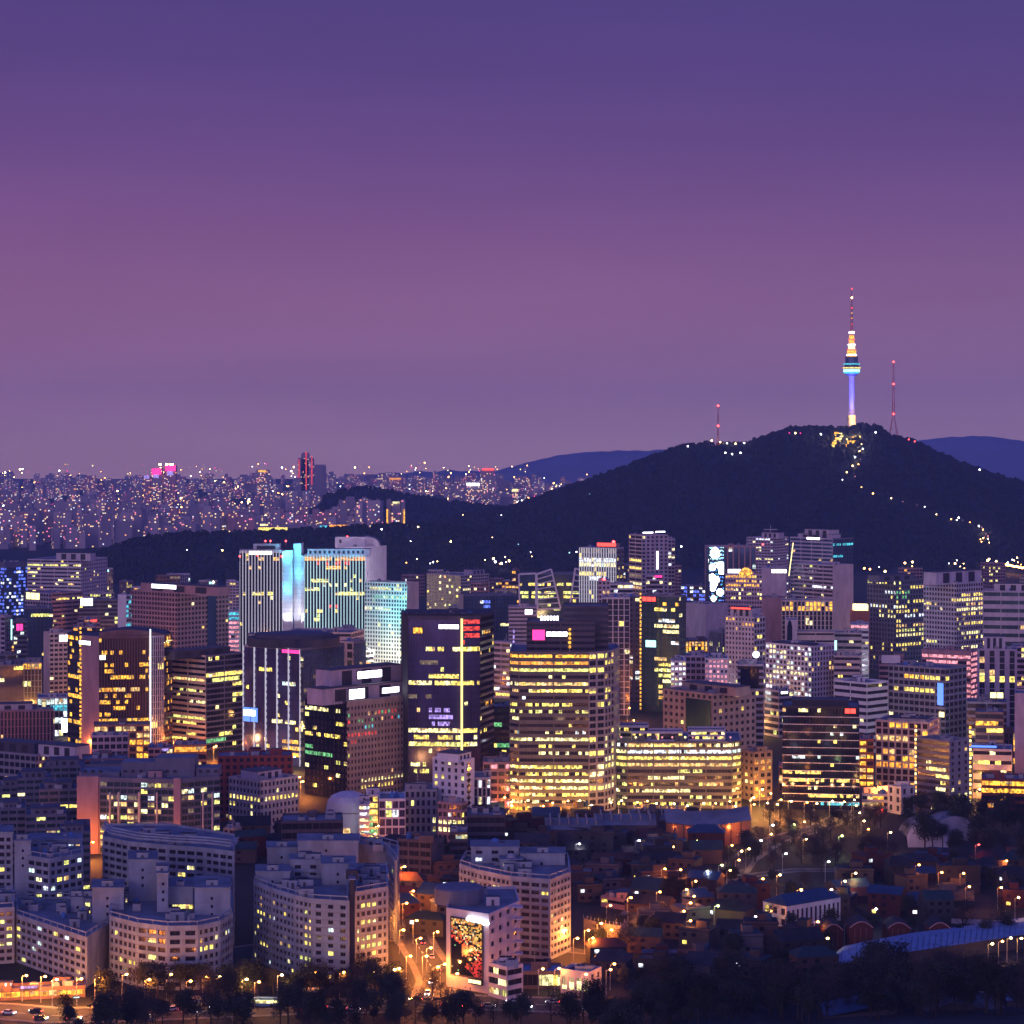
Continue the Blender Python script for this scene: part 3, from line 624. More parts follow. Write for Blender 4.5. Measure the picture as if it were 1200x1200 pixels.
# striped tower beside it
B('office_tower', 'cream tower with horizontal bands, dark glass side and scattered yellow floors', 199, 241, 285, 768, 1415, ST(RB, 'slate', fh=3.4, sp=1.0, glass='glassblack', p=.03, rows=[(790, 0, 1, 'y', .95), (797, .2, .9, 'y', .7), (803, .8, 1, 'y', .9), (817, .7, 1, 'y', .9), (863, 0, .5, 'g', .9), (873, .7, 1, 'y', .8)]), ST(RB, 'cream', fh=3.4, sp=1.75, p=.01, glass='glassblack', rows=[(794, .05, 1, 'y', .95), (807, .3, .9, 'y', .8), (838, .1, 1, 'y', 1), (864, 0, .5, 'y', .9)]), pent=[(205, 270, 764, 'roofdark')], short='banded cream tower')
B('museum', 'low wide hall with closely set mauve pilasters at the left edge', -25, None, 63, 833, 1450, ST(FN, 'pinkbrown', bay=2.2, pw=1.0, pd=.5, fh=4.5, p=.02), cat='museum', units=5, d=30, pent=[(-20, 38, 826, 'palewall')])
B('department_store', 'low block with a bright white and turquoise window front, left of the amber tower', 44, None, 79, 817, 1480, ST(FN, 'palewall', bay=2.6, pw=.5, p=.5, pal='w', rows=[(822, 0, 1, 'w', 1), (829, .5, 1, 'c', .8)]), signs=[(72, 79, 842, 858, 'signwhite')], cat='department store')
B('office_building', 'mauve low block with a dark roof in the far left, standing under the pilaster hall', -20, 42, 96, 884, 1240, ST(GR, 'mauve', p=.08, bay=2.4, pw=.9, rows=[(895, .3, .7, 'y', .8)]), ST(GR, 'grey', p=.08), units=6, pent=[(-10, 40, 868, 'darkwall'), (45, 88, 872, 'palewall')])
B('shop_building', 'squat block lit orange from the street between the amber and banded towers', 204, None, 242, 873, 1330, ST(RB, 'orangelitwall', p=.2, pal='o', rows=[(876, 0, 1, 'o', .9)]), units=3, cat='shop')
B('office_building', 'dim terracotta block in front of the amber tower podium', 96, None, 150, 890, 1200, ST(RB, 'brown', p=.08, pal='o'), units=5)
# dark glass building with curved roof
r, poly, z1 = B('office_tower', 'grey glass tower with thin bright vertical ribs and an oval dark roof', 285, 352, 403, 760, 1345, ST(GL, 'slate', glass='glassblue', p=.1, rl=.12, pal='d', fh=3.7), ST(GL, 'grey', glass='glasspurple', bay=8.2, pw=.5, pd=.6, fh=3.7, cell=2, p=.03, rows=[(786, .3, .55, 'y', .6), (802, .7, .9, 'w', .8), (843, .5, .9, 'w', .7), (868, .7, 1, 'a', .95), (874, .7, 1, 'a', .95), (880, .7, 1, 'a', .8)], fin='finglow'), ratio=1.15, short='ribbed grey glass tower')
mm = M(); pr_ = []
cx = sum(a for a, _ in poly) / 4; cy = sum(b for _, b in poly) / 4
for k in range(24): pr_.append((cx + cos(2 * pi * k / 24) * 27, cy + sin(2 * pi * k / 24) * 22))
mm.prism(pr_, z1 - .5, z1 + 4.5, 'roofdark'); mm.prism(inset(pr_, 4), z1 + 4.5, z1 + 6.5, 'darkwall'); mm.build('oval_roof', r)
add_sign(r, poly, 3, 331, 352, 760.5, 765, 'signpink')
add_sign(r, poly, 3, 285.5, 303, 828, 845, 'signblue', glyph=True); add_sign(r, poly, 3, 286.5, 300, 831, 838, 'signwhite', out=.9, glyph=False)
B('office_building', 'cream-walled block behind the ribbed grey glass tower', 333, 412, 427, 741, 1500, ST(GR, 'cream', p=.02), ST(RB, 'cream', fh=5, sp=3.2, p=.0, glass='pane'), units=4, ratio=1.6)
B('office_building', 'blue glass block with one pale column, tucked behind the ribbed grey tower', 396, 414, 429, 752, 1440, ST(GL, 'slate', glass='glassblue', p=.03), ST(GR, 'cream', bay=5, fh=5, pw=2, p=.05), ratio=1)
# dark glass + beige grid
r, poly, z1 = B('office_building', 'block with a dark glass side and a beige grid front reflecting red lights', 357, 407, 477, 822, 1215, ST(GR, 'beige', fh=3.4, bay=2.35, pw=1.15, sp=1.6, p=.03, tm=3, rows=[(832, 0, .85, 'x', .35), (838, 0, .95, 'x', .3), (845, 0, .9, 'x', .25), (850, 0, .5, 'x', .6), (856, 0, .5, 'r', .7), (861, 0, .5, 'r', .85), (868, 0, .45, 'x', .5)]), ST(GL, 'dark', fh=3.4, sp=.5, glass='glassblack', p=.06, rows=[(834, 0, .85, 'y', .9), (845, .5, .9, 'y', .6), (851, .1, .4, 'g', .7), (858, 0, .8, 'y', .85), (874, 0, .2, 'g', .8), (884, 0, .6, 'g', .7), (893, .6, 1, 'y', .6)]), ratio=.8, pent=[(378, 471, 806, 'mauve')], short='beige grid block', win_budget=100) if 0 else B('office_building', 'block with a dark glass side and a beige grid front catching red lights', 357, 407, 477, 822, 1215, ST(GR, 'beige', fh=3.4, bay=2.35, pw=1.15, sp=1.6, p=.03, tm=3, rows=[(832, 0, .85, 'x', .35), (838, 0, .95, 'x', .3), (845, 0, .9, 'x', .25), (850, 0, .5, 'x', .6), (856, 0, .5, 'r', .7), (861, 0, .5, 'r', .85), (868, 0, .45, 'x', .5)]), ST(GL, 'dark', fh=3.4, sp=.5, glass='glassblack', p=.06, rows=[(834, 0, .85, 'y', .9), (845, .5, .9, 'y', .6), (851, .1, .4, 'g', .7), (858, 0, .8, 'y', .85), (874, 0, .2, 'g', .8), (884, 0, .6, 'g', .7), (893, .6, 1, 'y', .6)]), ratio=.8, pent=[(378, 471, 808, 'mauve')], short='beige grid block', budget=160)
add_sign(r, poly, 0, 408, 427, 808, 820, 'signwhite', setback=3); add_sign(r, poly, 0, 447, 467, 806, 813, 'signwhite', setback=3)
pp, zz = pent_on(r, poly, 0, 388, 470, 786, z1, wall='mauve', back=9); add_sign(r, pp, 0, 418, 447, 787, 796, 'signwhite')
# tall glass tower with the yellow line
TY = 1230
r = root('office_tower', *P(525, TY + 25), 'tall slightly tapering purple glass tower split by a yellow vertical light line', 'office tower')
cuts = [(560, 0), (716 + 5, 1)]
A0 = P(478, TY + 3); A1 = P(541, TY); A2 = P(563, TY + 3); A3 = P(579, TY + 26); A4 = P(566, TY + 46); A5 = P(474, TY + 44)
rwl = [(739, .0, .18, 'a', 0), (757, .3, .65, 'y', .95), (757, .85, 1, 'y', 1), (773, .25, .6, 'd', .9), (790, .4, .95, 'y', .85), (804, 0, 1, 'y', .8), (804, .5, 1, 'y', 1), (819, 0, .5, 'k', .7), (833, .4, .8, 'v', .95), (840, .4, .85, 'v', .95), (846, .45, .8, 'v', .7), (857, 0, 1, 'y', 1), (861, .1, 1, 'y', .9), (868, 0, 1, 'y', 1), (875, 0, 1, 'y', 1), (895, .05, .3, 'y', .9), (903, .1, .4, 'y', .9)]
rwr = [(757, 0, 1, 'y', .8), (804, 0, 1, 'warm' if 0 else 'y', .7), (728, 0, 1, 'r', 1), (734, 0, 1, 'r', .9), (745, 0, 1, 'r', .5), (751, 0, .6, 'r', .4), (857, 0, .9, 'y', 1), (868, 0, .9, 'y', 1), (875, 0, .9, 'y', 1)]
g1 = ST(GL, 'darkwall', rl=0, fh=3.5, sp=.5, bay=30, pw=.3, cell=1.6, glass='glasspurple', p=.012, rows=rwl, tm=2); g2 = dict(g1, rows=rwr)
mass(r, [A0, A1, A2, A3, A4, A5], 0, Z(722, TY), [g1, g2, ST(GL, 'dark', glass='glassblack', p=.02, fh=3.5, rows=[(739, .2, .8, 'a', 1), (743, .2, .8, 'a', 1), (826, 0, 1, 'o', .4), (857, 0, .5, 'y', .4)]), ST(BL, 'dark'), ST(BL, 'dark'), ST(GL, 'dark', glass='glassblack', p=.01)], seed=8, roofmat='roofdark', win_budget=120, units=4)
q = [P(471, TY + 16), P(477.7, TY + 5), P(476, TY + 36), P(470, TY + 38)]
mm = M(); mm.prism(q, 0, Z(721, TY), 'dark', top='roofdark'); mm.build('side_wing', r)
mm = M(); mm.box(X(540, TY), X(542.4, TY), TY - 1.3, TY - .2, 14, Z(725, TY), 'strip'); mm.build('light_line', r)
add_sign(r, [A0, A1, A2], 0, 514, 538, 731.5, 737, 'signwhite'); add_sign(r, [A0, A1, A2], 0, 484.5, 495, 735.5, 742, 'amber', glyph=False, name='lit_box'); 
mm = M(); mm.box(X(473, TY), X(575, TY), TY + 8, TY + 40, Z(722, TY) - .5, Z(720, TY), 'dark'); 
for k in range(9): mm.tube((X(476 + k * 11, TY), TY + 9, Z(720, TY)), (X(476 + k * 11, TY), TY + 9, Z(718.6, TY)), .12, .1, 'steel', 4)
mm.build('roof_screen', r)
HERO.append((470, 579, 721, TY, 'yellow-line tower', None, 95))
r, poly, z1 = B('office_building', 'pale striped block with a violet-lit right edge behind the yellow-line tower', 572, 602, 611, 753, 1700, ST(GR, 'mauve', p=.4, pal='v'), ST(RB, 'mauve', fh=3.8, sp=1.8, p=.12, rl=.2, pal='w', rows=[(812, .3, 1, 'y', .9)]), ratio=2)
for k in range(12):
    mm = M(); q = Vector(poly[0]); mm.box(q.x - .6, q.x + .6, q.y - 1.6, q.y - .6, 4 + k * 4, 6.4 + k * 4, 'violet'); mm.build('edge_lamp', r)
B('office_building', 'dark low block with a green-lit terrace between the two tallest centre towers', 570, None, 618, 828, 1300, ST(RB, 'dark', glass='glassgreen', p=.06, rows=[(850, 0, 1, 'g', .3), (872, .2, 1, 'g', .9), (877, .2, 1, 'g', .9)]), units=4)
B('office_building', 'red-brown block with rosy windows at the foot of the centre towers', 566, None, 618, 893, 1190, ST(GR, 'pinkbrown', p=.12, pal='p', rows=[(897, 0, 1, 'p', .4), (905, 0, 1, 'o', .5)]), units=5)
B('hospital', 'dark blue glass block with blue-lit windows behind the yellow-line tower', 537, 543, 606, 697, 2000, ST(GL, 'slate', glass='glassblue', p=.03, rows=[(705, .3, .48, 'b', 1), (710, .3, .48, 'b', .8), (715, .3, .48, 'b', 1)]), ST(BL, 'pinkbrown'), cat='hospital', ratio=.5)
B('hotel', 'cream grid slab with a stepped right end at the foot of the hill', 500, 540, 573, 674, 2500, ST(GR, 'cream', fh=3.3, bay=3.3, p=.06), ST(GR, 'cream', fh=3.3, bay=3.6, pw=.6, sp=.8, p=.12, glass='dim', rl=0), ratio=1.2, pent=[(553, 568, 668, 'mauve', 0)], cat='hotel', short='cream grid slab')
B('office_building', 'small block glowing orange in front of the hill', 584, None, 600, 681, 2450, ST(GR, 'brown', p=.7, pal='o'))
B('office_building', 'narrow block with a lit vertical row beside the trapezoid frames', 600, None, 609, 668, 2480, ST(GR, 'brown', p=.5, pal='o'))
B('office_building', 'purple louvred block in front of the trapezoid frame building', 596, None, 629, 711, 1750, ST(RB, 'mauve', fh=3, sp=1.7, p=.02), signs=[(615, 624, 714, 720, 'signwhite')])
# trapezoid frame building
def frames():
    Y = 2250; r = root('office_building', *P(650, Y + 15), 'dark glass block carrying two white trapezoid ladder frames', 'office building')
    q = [P(608, Y), P(690, Y), P(690, Y + 30), P(608, Y + 30)]
    mass(r, q, 0, Z(672, Y), ST(GL, 'slate', glass='glassblue', fh=4, sp=.7, bay=30, cell=3, p=.03, rows=[(687, 0, .45, 'y', .8), (701, 0, .5, 'y', .8), (687, .55, .75, 'y', .6), (699, .6, .75, 'y', .9)]), seed=4)
    def fr(pts, rungs):
        m = M()
        P3 = [(X(a, Y - 3), Y - 3, Z(b, Y - 3)) for a, b in pts]
        for i in range(4):
            a, b = P3[i], P3[(i + 1) % 4]; m.tube(a, b, 1.1, 1.1, 'white', 4)
        for k in range(1, rungs):
            t = k / rungs; a = Vector(P3[0]).lerp(Vector(P3[3]), t); b = Vector(P3[1]).lerp(Vector(P3[2]), t); m.tube(a, b, .75, .75, 'white', 4)
        m.build('ladder_frame', r)
    fr([(629, 673), (646, 667), (657, 713), (630, 714)], 7); fr([(674, 666), (685, 670), (686, 706), (668, 708)], 6); fr([(608, 673), (628, 672), (628, 712), (609, 714)], 1)
    HERO.append((608, 690, 667, Y, 'trapezoid frame block', None, 60))
frames()
r, poly, z1 = B('office_tower', 'tower crowned by glowing vertical ribs and white bands under red roof lights', 679, 722, 731, 642, 2050, ST(GL, 'mauve', p=.1), ST(FN, 'mauve', bay=2.4, pw=.5, pd=.8, fh=4, sp=.6, p=.03, fin='finglow', rows=[(647, 0, 1, 'k', .9), (654, 0, 1, 'w', 1), (658, .2, .6, 'w', .8), (663, 0, 1, 'w', 1), (672, 0, .7, 'y', .8), (676, .3, .7, 'w', .8), (690, .7, 1, 'w', .8)]), ratio=2, pent=[(700, 720, 637, 'pinkbrown')], short='rib-crowned tower')
add_sign(r, poly, 3, 700, 722, 636, 640, 'signred', setback=3, glyph=False); red_light(r, 719, 635, 2060, rad=1.3)
r, poly, z1 = B('apartment_tower', 'tall twin slab with one column lit pale yellow and a white vertical light', 737, 752, 783, 627, 2200, ST(GR, 'mauve', fh=3.6, bay=5, pw=2, p=.02), ST(RB, 'cream', fh=3.6, sp=1.4, p=.02, rows=[(655, 0, 1, 'y', 1), (664, 0, 1, 'y', 1), (682, 0, 1, 'y', 1), (690, 0, 1, 'y', 1), (673, 0, 1, 'k', 1)]), cat='apartment tower', ratio=1)
add_sign(r, poly, 0, 769, 771.2, 646, 667, 'signwhite', glyph=False); add_sign(r, poly, 0, 753, 765, 623.5, 625, 'signwhite', setback=2, glyph=False); add_sign(r, poly, 0, 768, 779, 622.5, 624, 'signwhite', setback=2, glyph=False)
B('apartment_tower', 'plain purple slab touching the right side of the twin slab', 779, None, 791, 632, 2260, ST(GR, 'mauve', fh=3.6, p=.12, pal='w'), cat='apartment tower')
r, poly, z1 = B('office_building', 'slender mauve block with a red lamp on top, before the rib-crowned tower', 701, None, 715, 680, 1700, ST(GR, 'mauve', fh=3.3, bay=3, pw=1.2, p=.03)); red_light(r, 708, 679, 1702, rad=1.1)
B('office_building', 'striped grey block with white-lit floors right of the slender mauve block', 715, None, 742, 684, 1900, ST(RB, 'palewall', p=.05, rl=.3, pal='w'))
B('office_building', 'small block with a red neon sign below the twin slab', 757, None, 777, 674, 1950, ST(RB, 'mauve', p=.2, pal='w'), signs=[(767, 776, 674, 677, 'signpink')])
B('office_building', 'blue-lit low block between the twin slab and the giant screen', 798, None, 830, 686, 2350, ST(RB, 'slate', p=.5, pal='b'))
B('office_building', 'grey slab behind the shoulder of the big bright centre tower', 705, None, 738, 700, 1600, ST(FN, 'palewall', p=.0, bay=4), units=1)

# ------------------------------------------------------------------ centre and right of the city
# big bright centre tower with a rounded right shoulder
CY = 1172
r = root('office_tower', *P(665, CY + 22), 'large bright office tower with yellow-lit floors and an orange top storey', 'office tower')
q0 = P(597, CY + 6); q1 = P(608, CY + 1); q2 = P(690, CY); q3 = P(709, CY + 5); q4 = P(720, CY + 15); q5 = P(726, CY + 32); q6 = P(722, CY + 52); q7 = P(600, CY + 52)
zt = Z(764, CY)
rw = [(772, 0, 1, 'a', .95), (778, 0, 1, 'o', 1), (782, 0, 1, 'y', .95), (790, .2, .8, 'y', .1), (804, 0, 1, 'y', .97), (812, .15, 1, 'y', .95), (820, 0, .1, 'w', .5), (829, .1, .75, 'y', .9), (836, 0, 1, 'y', .55), (845, 0, 1, 'm', .35), (855, .8, 1, 'w', .6), (860, .4, .8, 'y', .6), (867, 0, 1, 'y', .95), (876, .3, .8, 'y', .4), (886, .3, 1, 'y', .4), (897, 0, .9, 'y', .95), (904, .1, 1, 'y', .6), (911, .1, .7, 'y', .5), (917, 0, 1, 'y', .95), (922, 0, 1, 'y', .95), (930, 0, 1, 'y', .7), (940, 0, 1, 'y', .6), (948, 0, 1, 'a', .9)]
mf = ST(RB, 'olive', fh=3.45, sp=1.85, bay=14, cell=1.7, glass='pane', rl=0, rows=rw, p=.02, tm=1.4)
mg = ST(GR, 'grey', fh=3.45, bay=4.0, pw=1.1, sp=1.2, p=.08, rows=[(772, 0, 1, 'y', .95), (788, 0, .4, 'y', .8), (804, 0, .6, 'y', .9), (812, 0, 1, 'y', .7), (867, 0, 1, 'y', .5), (876, 0, 1, 'y', .4), (886, 0, 1, 'y', .5), (897, 0, 1, 'y', .7), (911, 0, 1, 'y', .6), (922, 0, 1, 'y', .8), (935, 0, 1, 'y', .7)])
mh = ST(GR, 'grey', fh=3.45, bay=3.4, pw=1.1, sp=1.2, p=.5, pal='y')
mass(r, [q0, q1, q2, q3, q4, q5, q6, q7], 0, zt, [mf, mf, mg, mg, mh, mh, ST(BL, 'mauve'), ST(BL, 'mauve')], seed=2, units=4, win_budget=150)
def up(poly, e, a, b, top, zb, wall, back, D, nm='penthouse', gl='glassblack'):
    p, d, nr, L = face_frame(poly, e); p = p - nr * back; k0 = (a - 600) / F; k1 = (b - 600) / F
    u0 = (k0 * p.y - p.x) / (d.x - k0 * d.y); u1 = (k1 * p.y - p.x) / (d.x - k1 * d.y); A = p + d * u0; Bq = p + d * u1
    pp = [tuple(A), tuple(Bq), tuple(Bq - nr * D), tuple(A - nr * D)]; mass(r, pp, zb, Z(top, A.y), ST(RB, wall, fh=3, sp=1.6, glass=gl, p=0, rl=0), seed=4, name=nm, win_budget=40); return pp
e1 = [q1, q2]
pp = up([q1, q2], 0, 617, 697, 728, zt - 1, 'darkwall', 3, 24); pp2 = up([q1, q2], 0, 660, 713, 710, zt - 1, 'darkwall', 10, 26)
add_sign(r, pp, 0, 624, 638.5, 738, 750, 'signpink', glyph=False); add_sign(r, pp, 0, 640, 665, 740, 746, 'signwhite')
mm = M()
for k in range(6): mm.obox(pp[0], Vector((1, 0)), Vector((0, -1)), 7 + k * 1.6, 8 + k * 1.6, 0, .5, Z(727, CY + 3), Z(722, CY + 3), 'signwhite')
mm.build('sign', r)
for k in range(5): red_light(r, 667.5, 738 + k * 5, CY + 2, 'amber', .8, 'marker_lamp')
HERO.append((597, 726, 710, CY, 'large bright centre tower', None, 85))
# green-dark tower
B('office_tower', 'dark mauve slab with few lights hugging the green glass tower', 727, None, 751, 699, 1680, ST(GR, 'darkwall', bay=5, pw=2, p=.05, pal='w'))
r, poly, z1 = B('office_tower', 'dark green glass tower with an amber light line and stepped yellow floors', 752, 796, 804, 698, 1610, ST(GL, 'slate', glass='glassgreen', p=.03), ST(GL, 'slate', glass='glassgreen', fh=3.8, p=.03, rows=[(709, .6, 1, 'a', .5), (717, .3, .9, 'y', .9), (725, .45, .9, 'w', .9), (733, .3, 1, 'y', .95), (742, .6, 1, 'y', .9), (751, .8, 1, 'w', .8), (775, .3, .65, 'y', 1), (780, .4, .75, 'y', 1), (786, .4, .8, 'y', .9), (792, .45, .8, 'y', 1), (800, .6, 1, 'y', .9), (812, .3, .9, 'y', .6), (820, .5, .9, 'a', .8)]), ratio=2.5, short='dark green tower')
add_sign(r, poly, 3, 753, 769, 699, 704.5, 'signred'); add_sign(r, poly, 3, 757, 769, 750, 758, 'signcyan', glyph=False)
for k in range(30):
    mm = M(); x, y = P(750.6, 1608); zz = 3 + k * 2.7; mm.box(x - .5, x + .5, y - .6, y + .4, zz, zz + 1.5, 'amber'); mm.build('marker_lamp', r)
B('department_store', 'blank mauve box building left of the giant screen, orange glow at its base', 804, 827, 853, 708, 1900, ST(BL, 'mauve'), ST(BL, 'mauve'), cat='department store', signs=(), units=4)
B('restaurant', 'small block with a glowing orange top floor beside the dark green tower', 803, None, 829, 750, 1720, ST(FN, 'brown', p=.1, rows=[(754, 0, 1, 'o', 1), (759, 0, 1, 'a', .9)]), cat='restaurant')
# giant screen store
SY = 2100
r = root('department_store', *P(855, SY + 14), 'store with a glowing white and blue giant screen and pink pilasters', 'department store')
q = [P(826, SY), P(886, SY), P(886, SY + 26), P(826, SY + 26)]
mass(r, q, 0, Z(640, SY), [ST(GL, 'pinkbrown', bay=5.2, pw=1.0, pd=.8, glass='glassblue', fh=5, p=.03, pal='w', fin='pinkbrown'), ST(BL, 'mauve'), ST(BL, 'mauve'), ST(BL, 'mauve')], seed=6, units=3)
# the screen: its own picture of light blobs on blue stripes
mm = M(); nx, nz_ = 14, 58; xa, xb = X(831, SY), X(848, SY); za, zb = Z(705, SY), Z(641, SY); rs = random.Random(3)
blobs = [(.45, .95, .16), (.4, .885, .34), (.2, .63, .24), (.75, .66, .26), (.85, .56, .24), (.2, .44, .26), (.45, .40, .26), (.3, .32, .26), (.25, .24, .2), (.75, .17, .24), (.3, .06, .2)]
for i in range(nx):
    for j in range(nz_):
        u, v = (i + .5) / nx, (j + .5) / nz_; w = any(((u - a) / c) ** 2 + ((v - b) * 3.6 / c) ** 2 < 1 for a, b, c in blobs)
        st = sin(v * 90 + sin(u * 5)) > .2
        m = 'signwhite' if w else ('signcyan' if st and v > .66 and rs.random() < .6 else ('glassblue' if not st else 'signblue' if rs.random() < .2 else 'cyanlit' if rs.random() < .25 else 'glassblack'))
        mm.face([(xa + (xb - xa) * i / nx, SY - 1.2, za + (zb - za) * j / nz_), (xa + (xb - xa) * (i + 1) / nx, SY - 1.2, za + (zb - za) * j / nz_), (xa + (xb - xa) * (i + 1) / nx, SY - 1.2, za + (zb - za) * (j + 1) / nz_), (xa + (xb - xa) * i / nx, SY - 1.2, za + (zb - za) * (j + 1) / nz_)], m)
mm.build('screen', r); mm = M(); mm.box(xa - .3, xb + .3, SY - 1.15, SY - .7, za - .3, zb + .3, 'dark'); mm.build('screen_box', r)
add_sign(r, q, 0, 853, 868, 667, 672, 'signwhite', out=1.2, glyph=False)
HERO.append((826, 886, 640, SY, 'giant screen store', None, 90))
r, poly, z1 = B('department_store', 'old store with tiers of amber windows and a small lit dome', 850, 893, 897, 673, 1950, ST(BL, 'mauve'), ST(GR, 'mauve', fh=3.6, bay=2.2, pw=.7, sp=1.6, p=.1, rows=[(676, .0, .75, 'a', .95), (681, .3, .95, 'a', .8), (686, 0, .9, 'a', .9), (690, 0, .3, 'y', .9), (695, .5, 1, 'y', .8)]), ratio=2.4, cat='department store')
mm = M(); mm.lathe(P(874, 1958), [(6, Z(673, 1950) - 1), (6, Z(673, 1950) + 1), (4.4, Z(673, 1950) + 3.2), (1.5, Z(673, 1950) + 5)], ['amber', 'orange', 'amber'], 12); mm.build('dome', r)
r, poly, z1 = B('apartment_tower', 'grey-blue apartment towers with a mast rising behind the giant screen', 875, 906, 924, 630, 2450, ST(GR, 'palewall', fh=3, bay=3.4, p=.1, pal='w'), ST(GR, 'palewall', fh=3, bay=3.4, p=.08, pal='w'), cat='apartment tower', pent=[(893, 912, 624, 'palewall')])
mm = M(); x, y = P(903, 2460); mm.tube((x, y, z1), (x, y, Z(615, 2460)), .5, .3, 'steel'); mm.box(x - 7, x + 7, y - 1, y + 1, Z(621, 2460), Z(620, 2460), 'steel'); mm.build('mast', r); red_light(r, 894, 638, 2440, rad=1)
r, poly, z1 = B('hotel', 'plain mauve block with a broad white sign, orange light at its foot', 893, None, 921, 665, 1950, ST(BL, 'mauve'), cat='hotel', signs=[(904, 922, 667, 671.5, 'signwhite')], units=2)
r, poly, z1 = B('office_building', 'rosy windowless block lit orange from a lamp between the mauve block and arched hall', 893, None, 921, 700, 1780, ST(BL, 'pinkbrown'), units=2)
# stepped glass tower
r, poly, z1 = B('office_tower', 'blue-grey glass tower with stepped crown and a small white sign', 926, 976, 1000, 631, 2200, ST(GL, 'slate', glass='glassblue', fh=3.6, p=.05, rl=.12, pal='c'), ST(RB, 'palewall', fh=3.6, sp=1.5, glass='glassblue', p=.05, rl=.15, pal='y'), ratio=1.9, pent=[(935, 975, 625, 'palewall'), (943, 973, 620, 'palewall')], short='stepped glass tower')
add_sign(r, poly, 3, 946, 961, 629.5, 632, 'signwhite', glyph=False); mm = M(); mm.tube((X(924.5, 2192), 2192, Z(675, 2192)), (X(929.5, 2192), 2192, Z(636, 2192)), .5, .5, 'signyellow', 4); mm.build('edge_light', r)
B('office_tower', 'pale blank-sided slab in front of the stepped glass tower', 930, 976, 1000, 662, 2050, ST(BL, 'mauve'), ST(RB, 'palewall', fh=3.6, p=.05, rows=[(686, .5, 1, 'w', .7)]), ratio=2)
B('hotel', 'cream pilastered block with two rows of warm windows under the stepped tower', 916, None, 976, 703, 1750, ST(FN, 'cream', bay=3, pw=1, pd=.4, fh=3.6, p=.04, rows=[(707, .1, 1, 'a', .7), (714, 0, 1, 'a', .85)]), cat='hotel', short='cream pilastered block')
r, poly, z1 = B('church', 'stone church front with one tall arched window and a cream wing', 921, None, 934, 726, 1620, ST(BL, 'palewall'), cat='church', units=0)
mm = M(); pts = []; x0_, x1_ = X(922.5, 1619), X(928.5, 1619); 
for k in range(9): t_ = k / 8; pts.append((x1_ + (x0_ - x1_) * t_, 1619.2, Z(735, 1619) + 5 * sin(pi * t_) ** .7 if 0 < t_ < 1 else Z(735, 1619)))
mm.face([(x0_, 1619.2, Z(752, 1619)), (x1_, 1619.2, Z(752, 1619))] + pts, 'glassblack'); mm.build('arched_window', r)
q = [P(934, 1622), P(978, 1622), P(978, 1640), P(934, 1640)]; mass(r, q, 0, Z(740, 1622), ST(RB, 'cream', fh=5, sp=3.6, p=0, rl=0), seed=1, name='wing')
B('office_building', 'tapering grey block with a red sign band and yellow top windows', 850, 884, 897, 723, 1600, ST(GR, 'mauve', p=.12), ST(GR, 'palewall', bay=2.6, fh=3.3, pw=1.3, p=.02, rows=[(730, .5, 1, 'a', 1), (723, 0, .3, 'a', 1)]), signs=[(857, 880, 711, 713.5, 'signred', 3, -.6)], pent=[(856, 881, 712, 'palewall')], ratio=1.6, short='grey block with the red sign band')
B('office_building', 'white-lit grid block at the foot of the dark green tower', 786, None, 804, 774, 1450, ST(GR, 'white', bay=2.6, fh=3.2, pw=.9, p=.75, pal='w'), units=2)
B('office_building', 'purple plain block between two small lit grid blocks', 803, None, 828, 768, 1480, ST(GR, 'mauve', p=.03), units=4)
B('office_building', 'small block with rose-pink lit front in the middle of the city', 826, None, 853, 771, 1460, ST(GR, 'white', bay=2.4, fh=3.1, pw=1.1, p=.85, pal='p'), units=3)
r, poly, z1 = B('office_building', 'box with a dark screen front left of the violet-white grid block', 864, None, 895, 778, 1400, ST(RB, 'mauve', p=.05), units=3)
add_sign(r, poly, 0, 868, 889, 783, 806, 'glassblack', glyph=False, name='screen')
mm = M(); x, y = P(886, 1398); mm.tube((x, y, z1 - 1), (x, y, Z(771, 1398)), .25, .2, 'steel'); mm.ball((x, y, Z(767, 1398)), 2.0, 'signwhite', 10, 7); mm.build('globe_lamp', r)
# beige building
r, poly, z1 = B('office_building', 'beige stone block with small square windows and a dark glass centre', 777, 835, 886, 813, 1345, ST(GR, 'beige', bay=4.4, fh=4, pw=2.2, sp=2, p=.02), ST(GR, 'beige', bay=4.4, fh=4, pw=2.2, sp=2, p=.02), ratio=1.1, pent=[(799, 862, 799, 'beige', 3, 8)], short='beige stone block')
mm = M(); p, d, nr, L = face_frame(poly, 3); u0, _ = on_face(poly, 3, 804, 820); mm.obox(p, d, nr, u0, L - 1, .02, .4, 20, z1 - 4, 'glassgreen'); mm.build('glass_bay', r)
# violet-white grid
B('office_building', 'white grid block glowing violet-white from many small windows', 897, 951, 978, 757, 1495, ST(GR, 'palewall', bay=2.9, fh=3.3, pw=1.1, sp=1.2, p=.06), ST(GR, 'white', bay=2.9, fh=3.3, pw=1.0, sp=1.3, p=.45, pal='w', rl=.15), ratio=1.7, pent=[(905, 945, 752, 'darkwall')], short='violet-white grid block', budget=150)
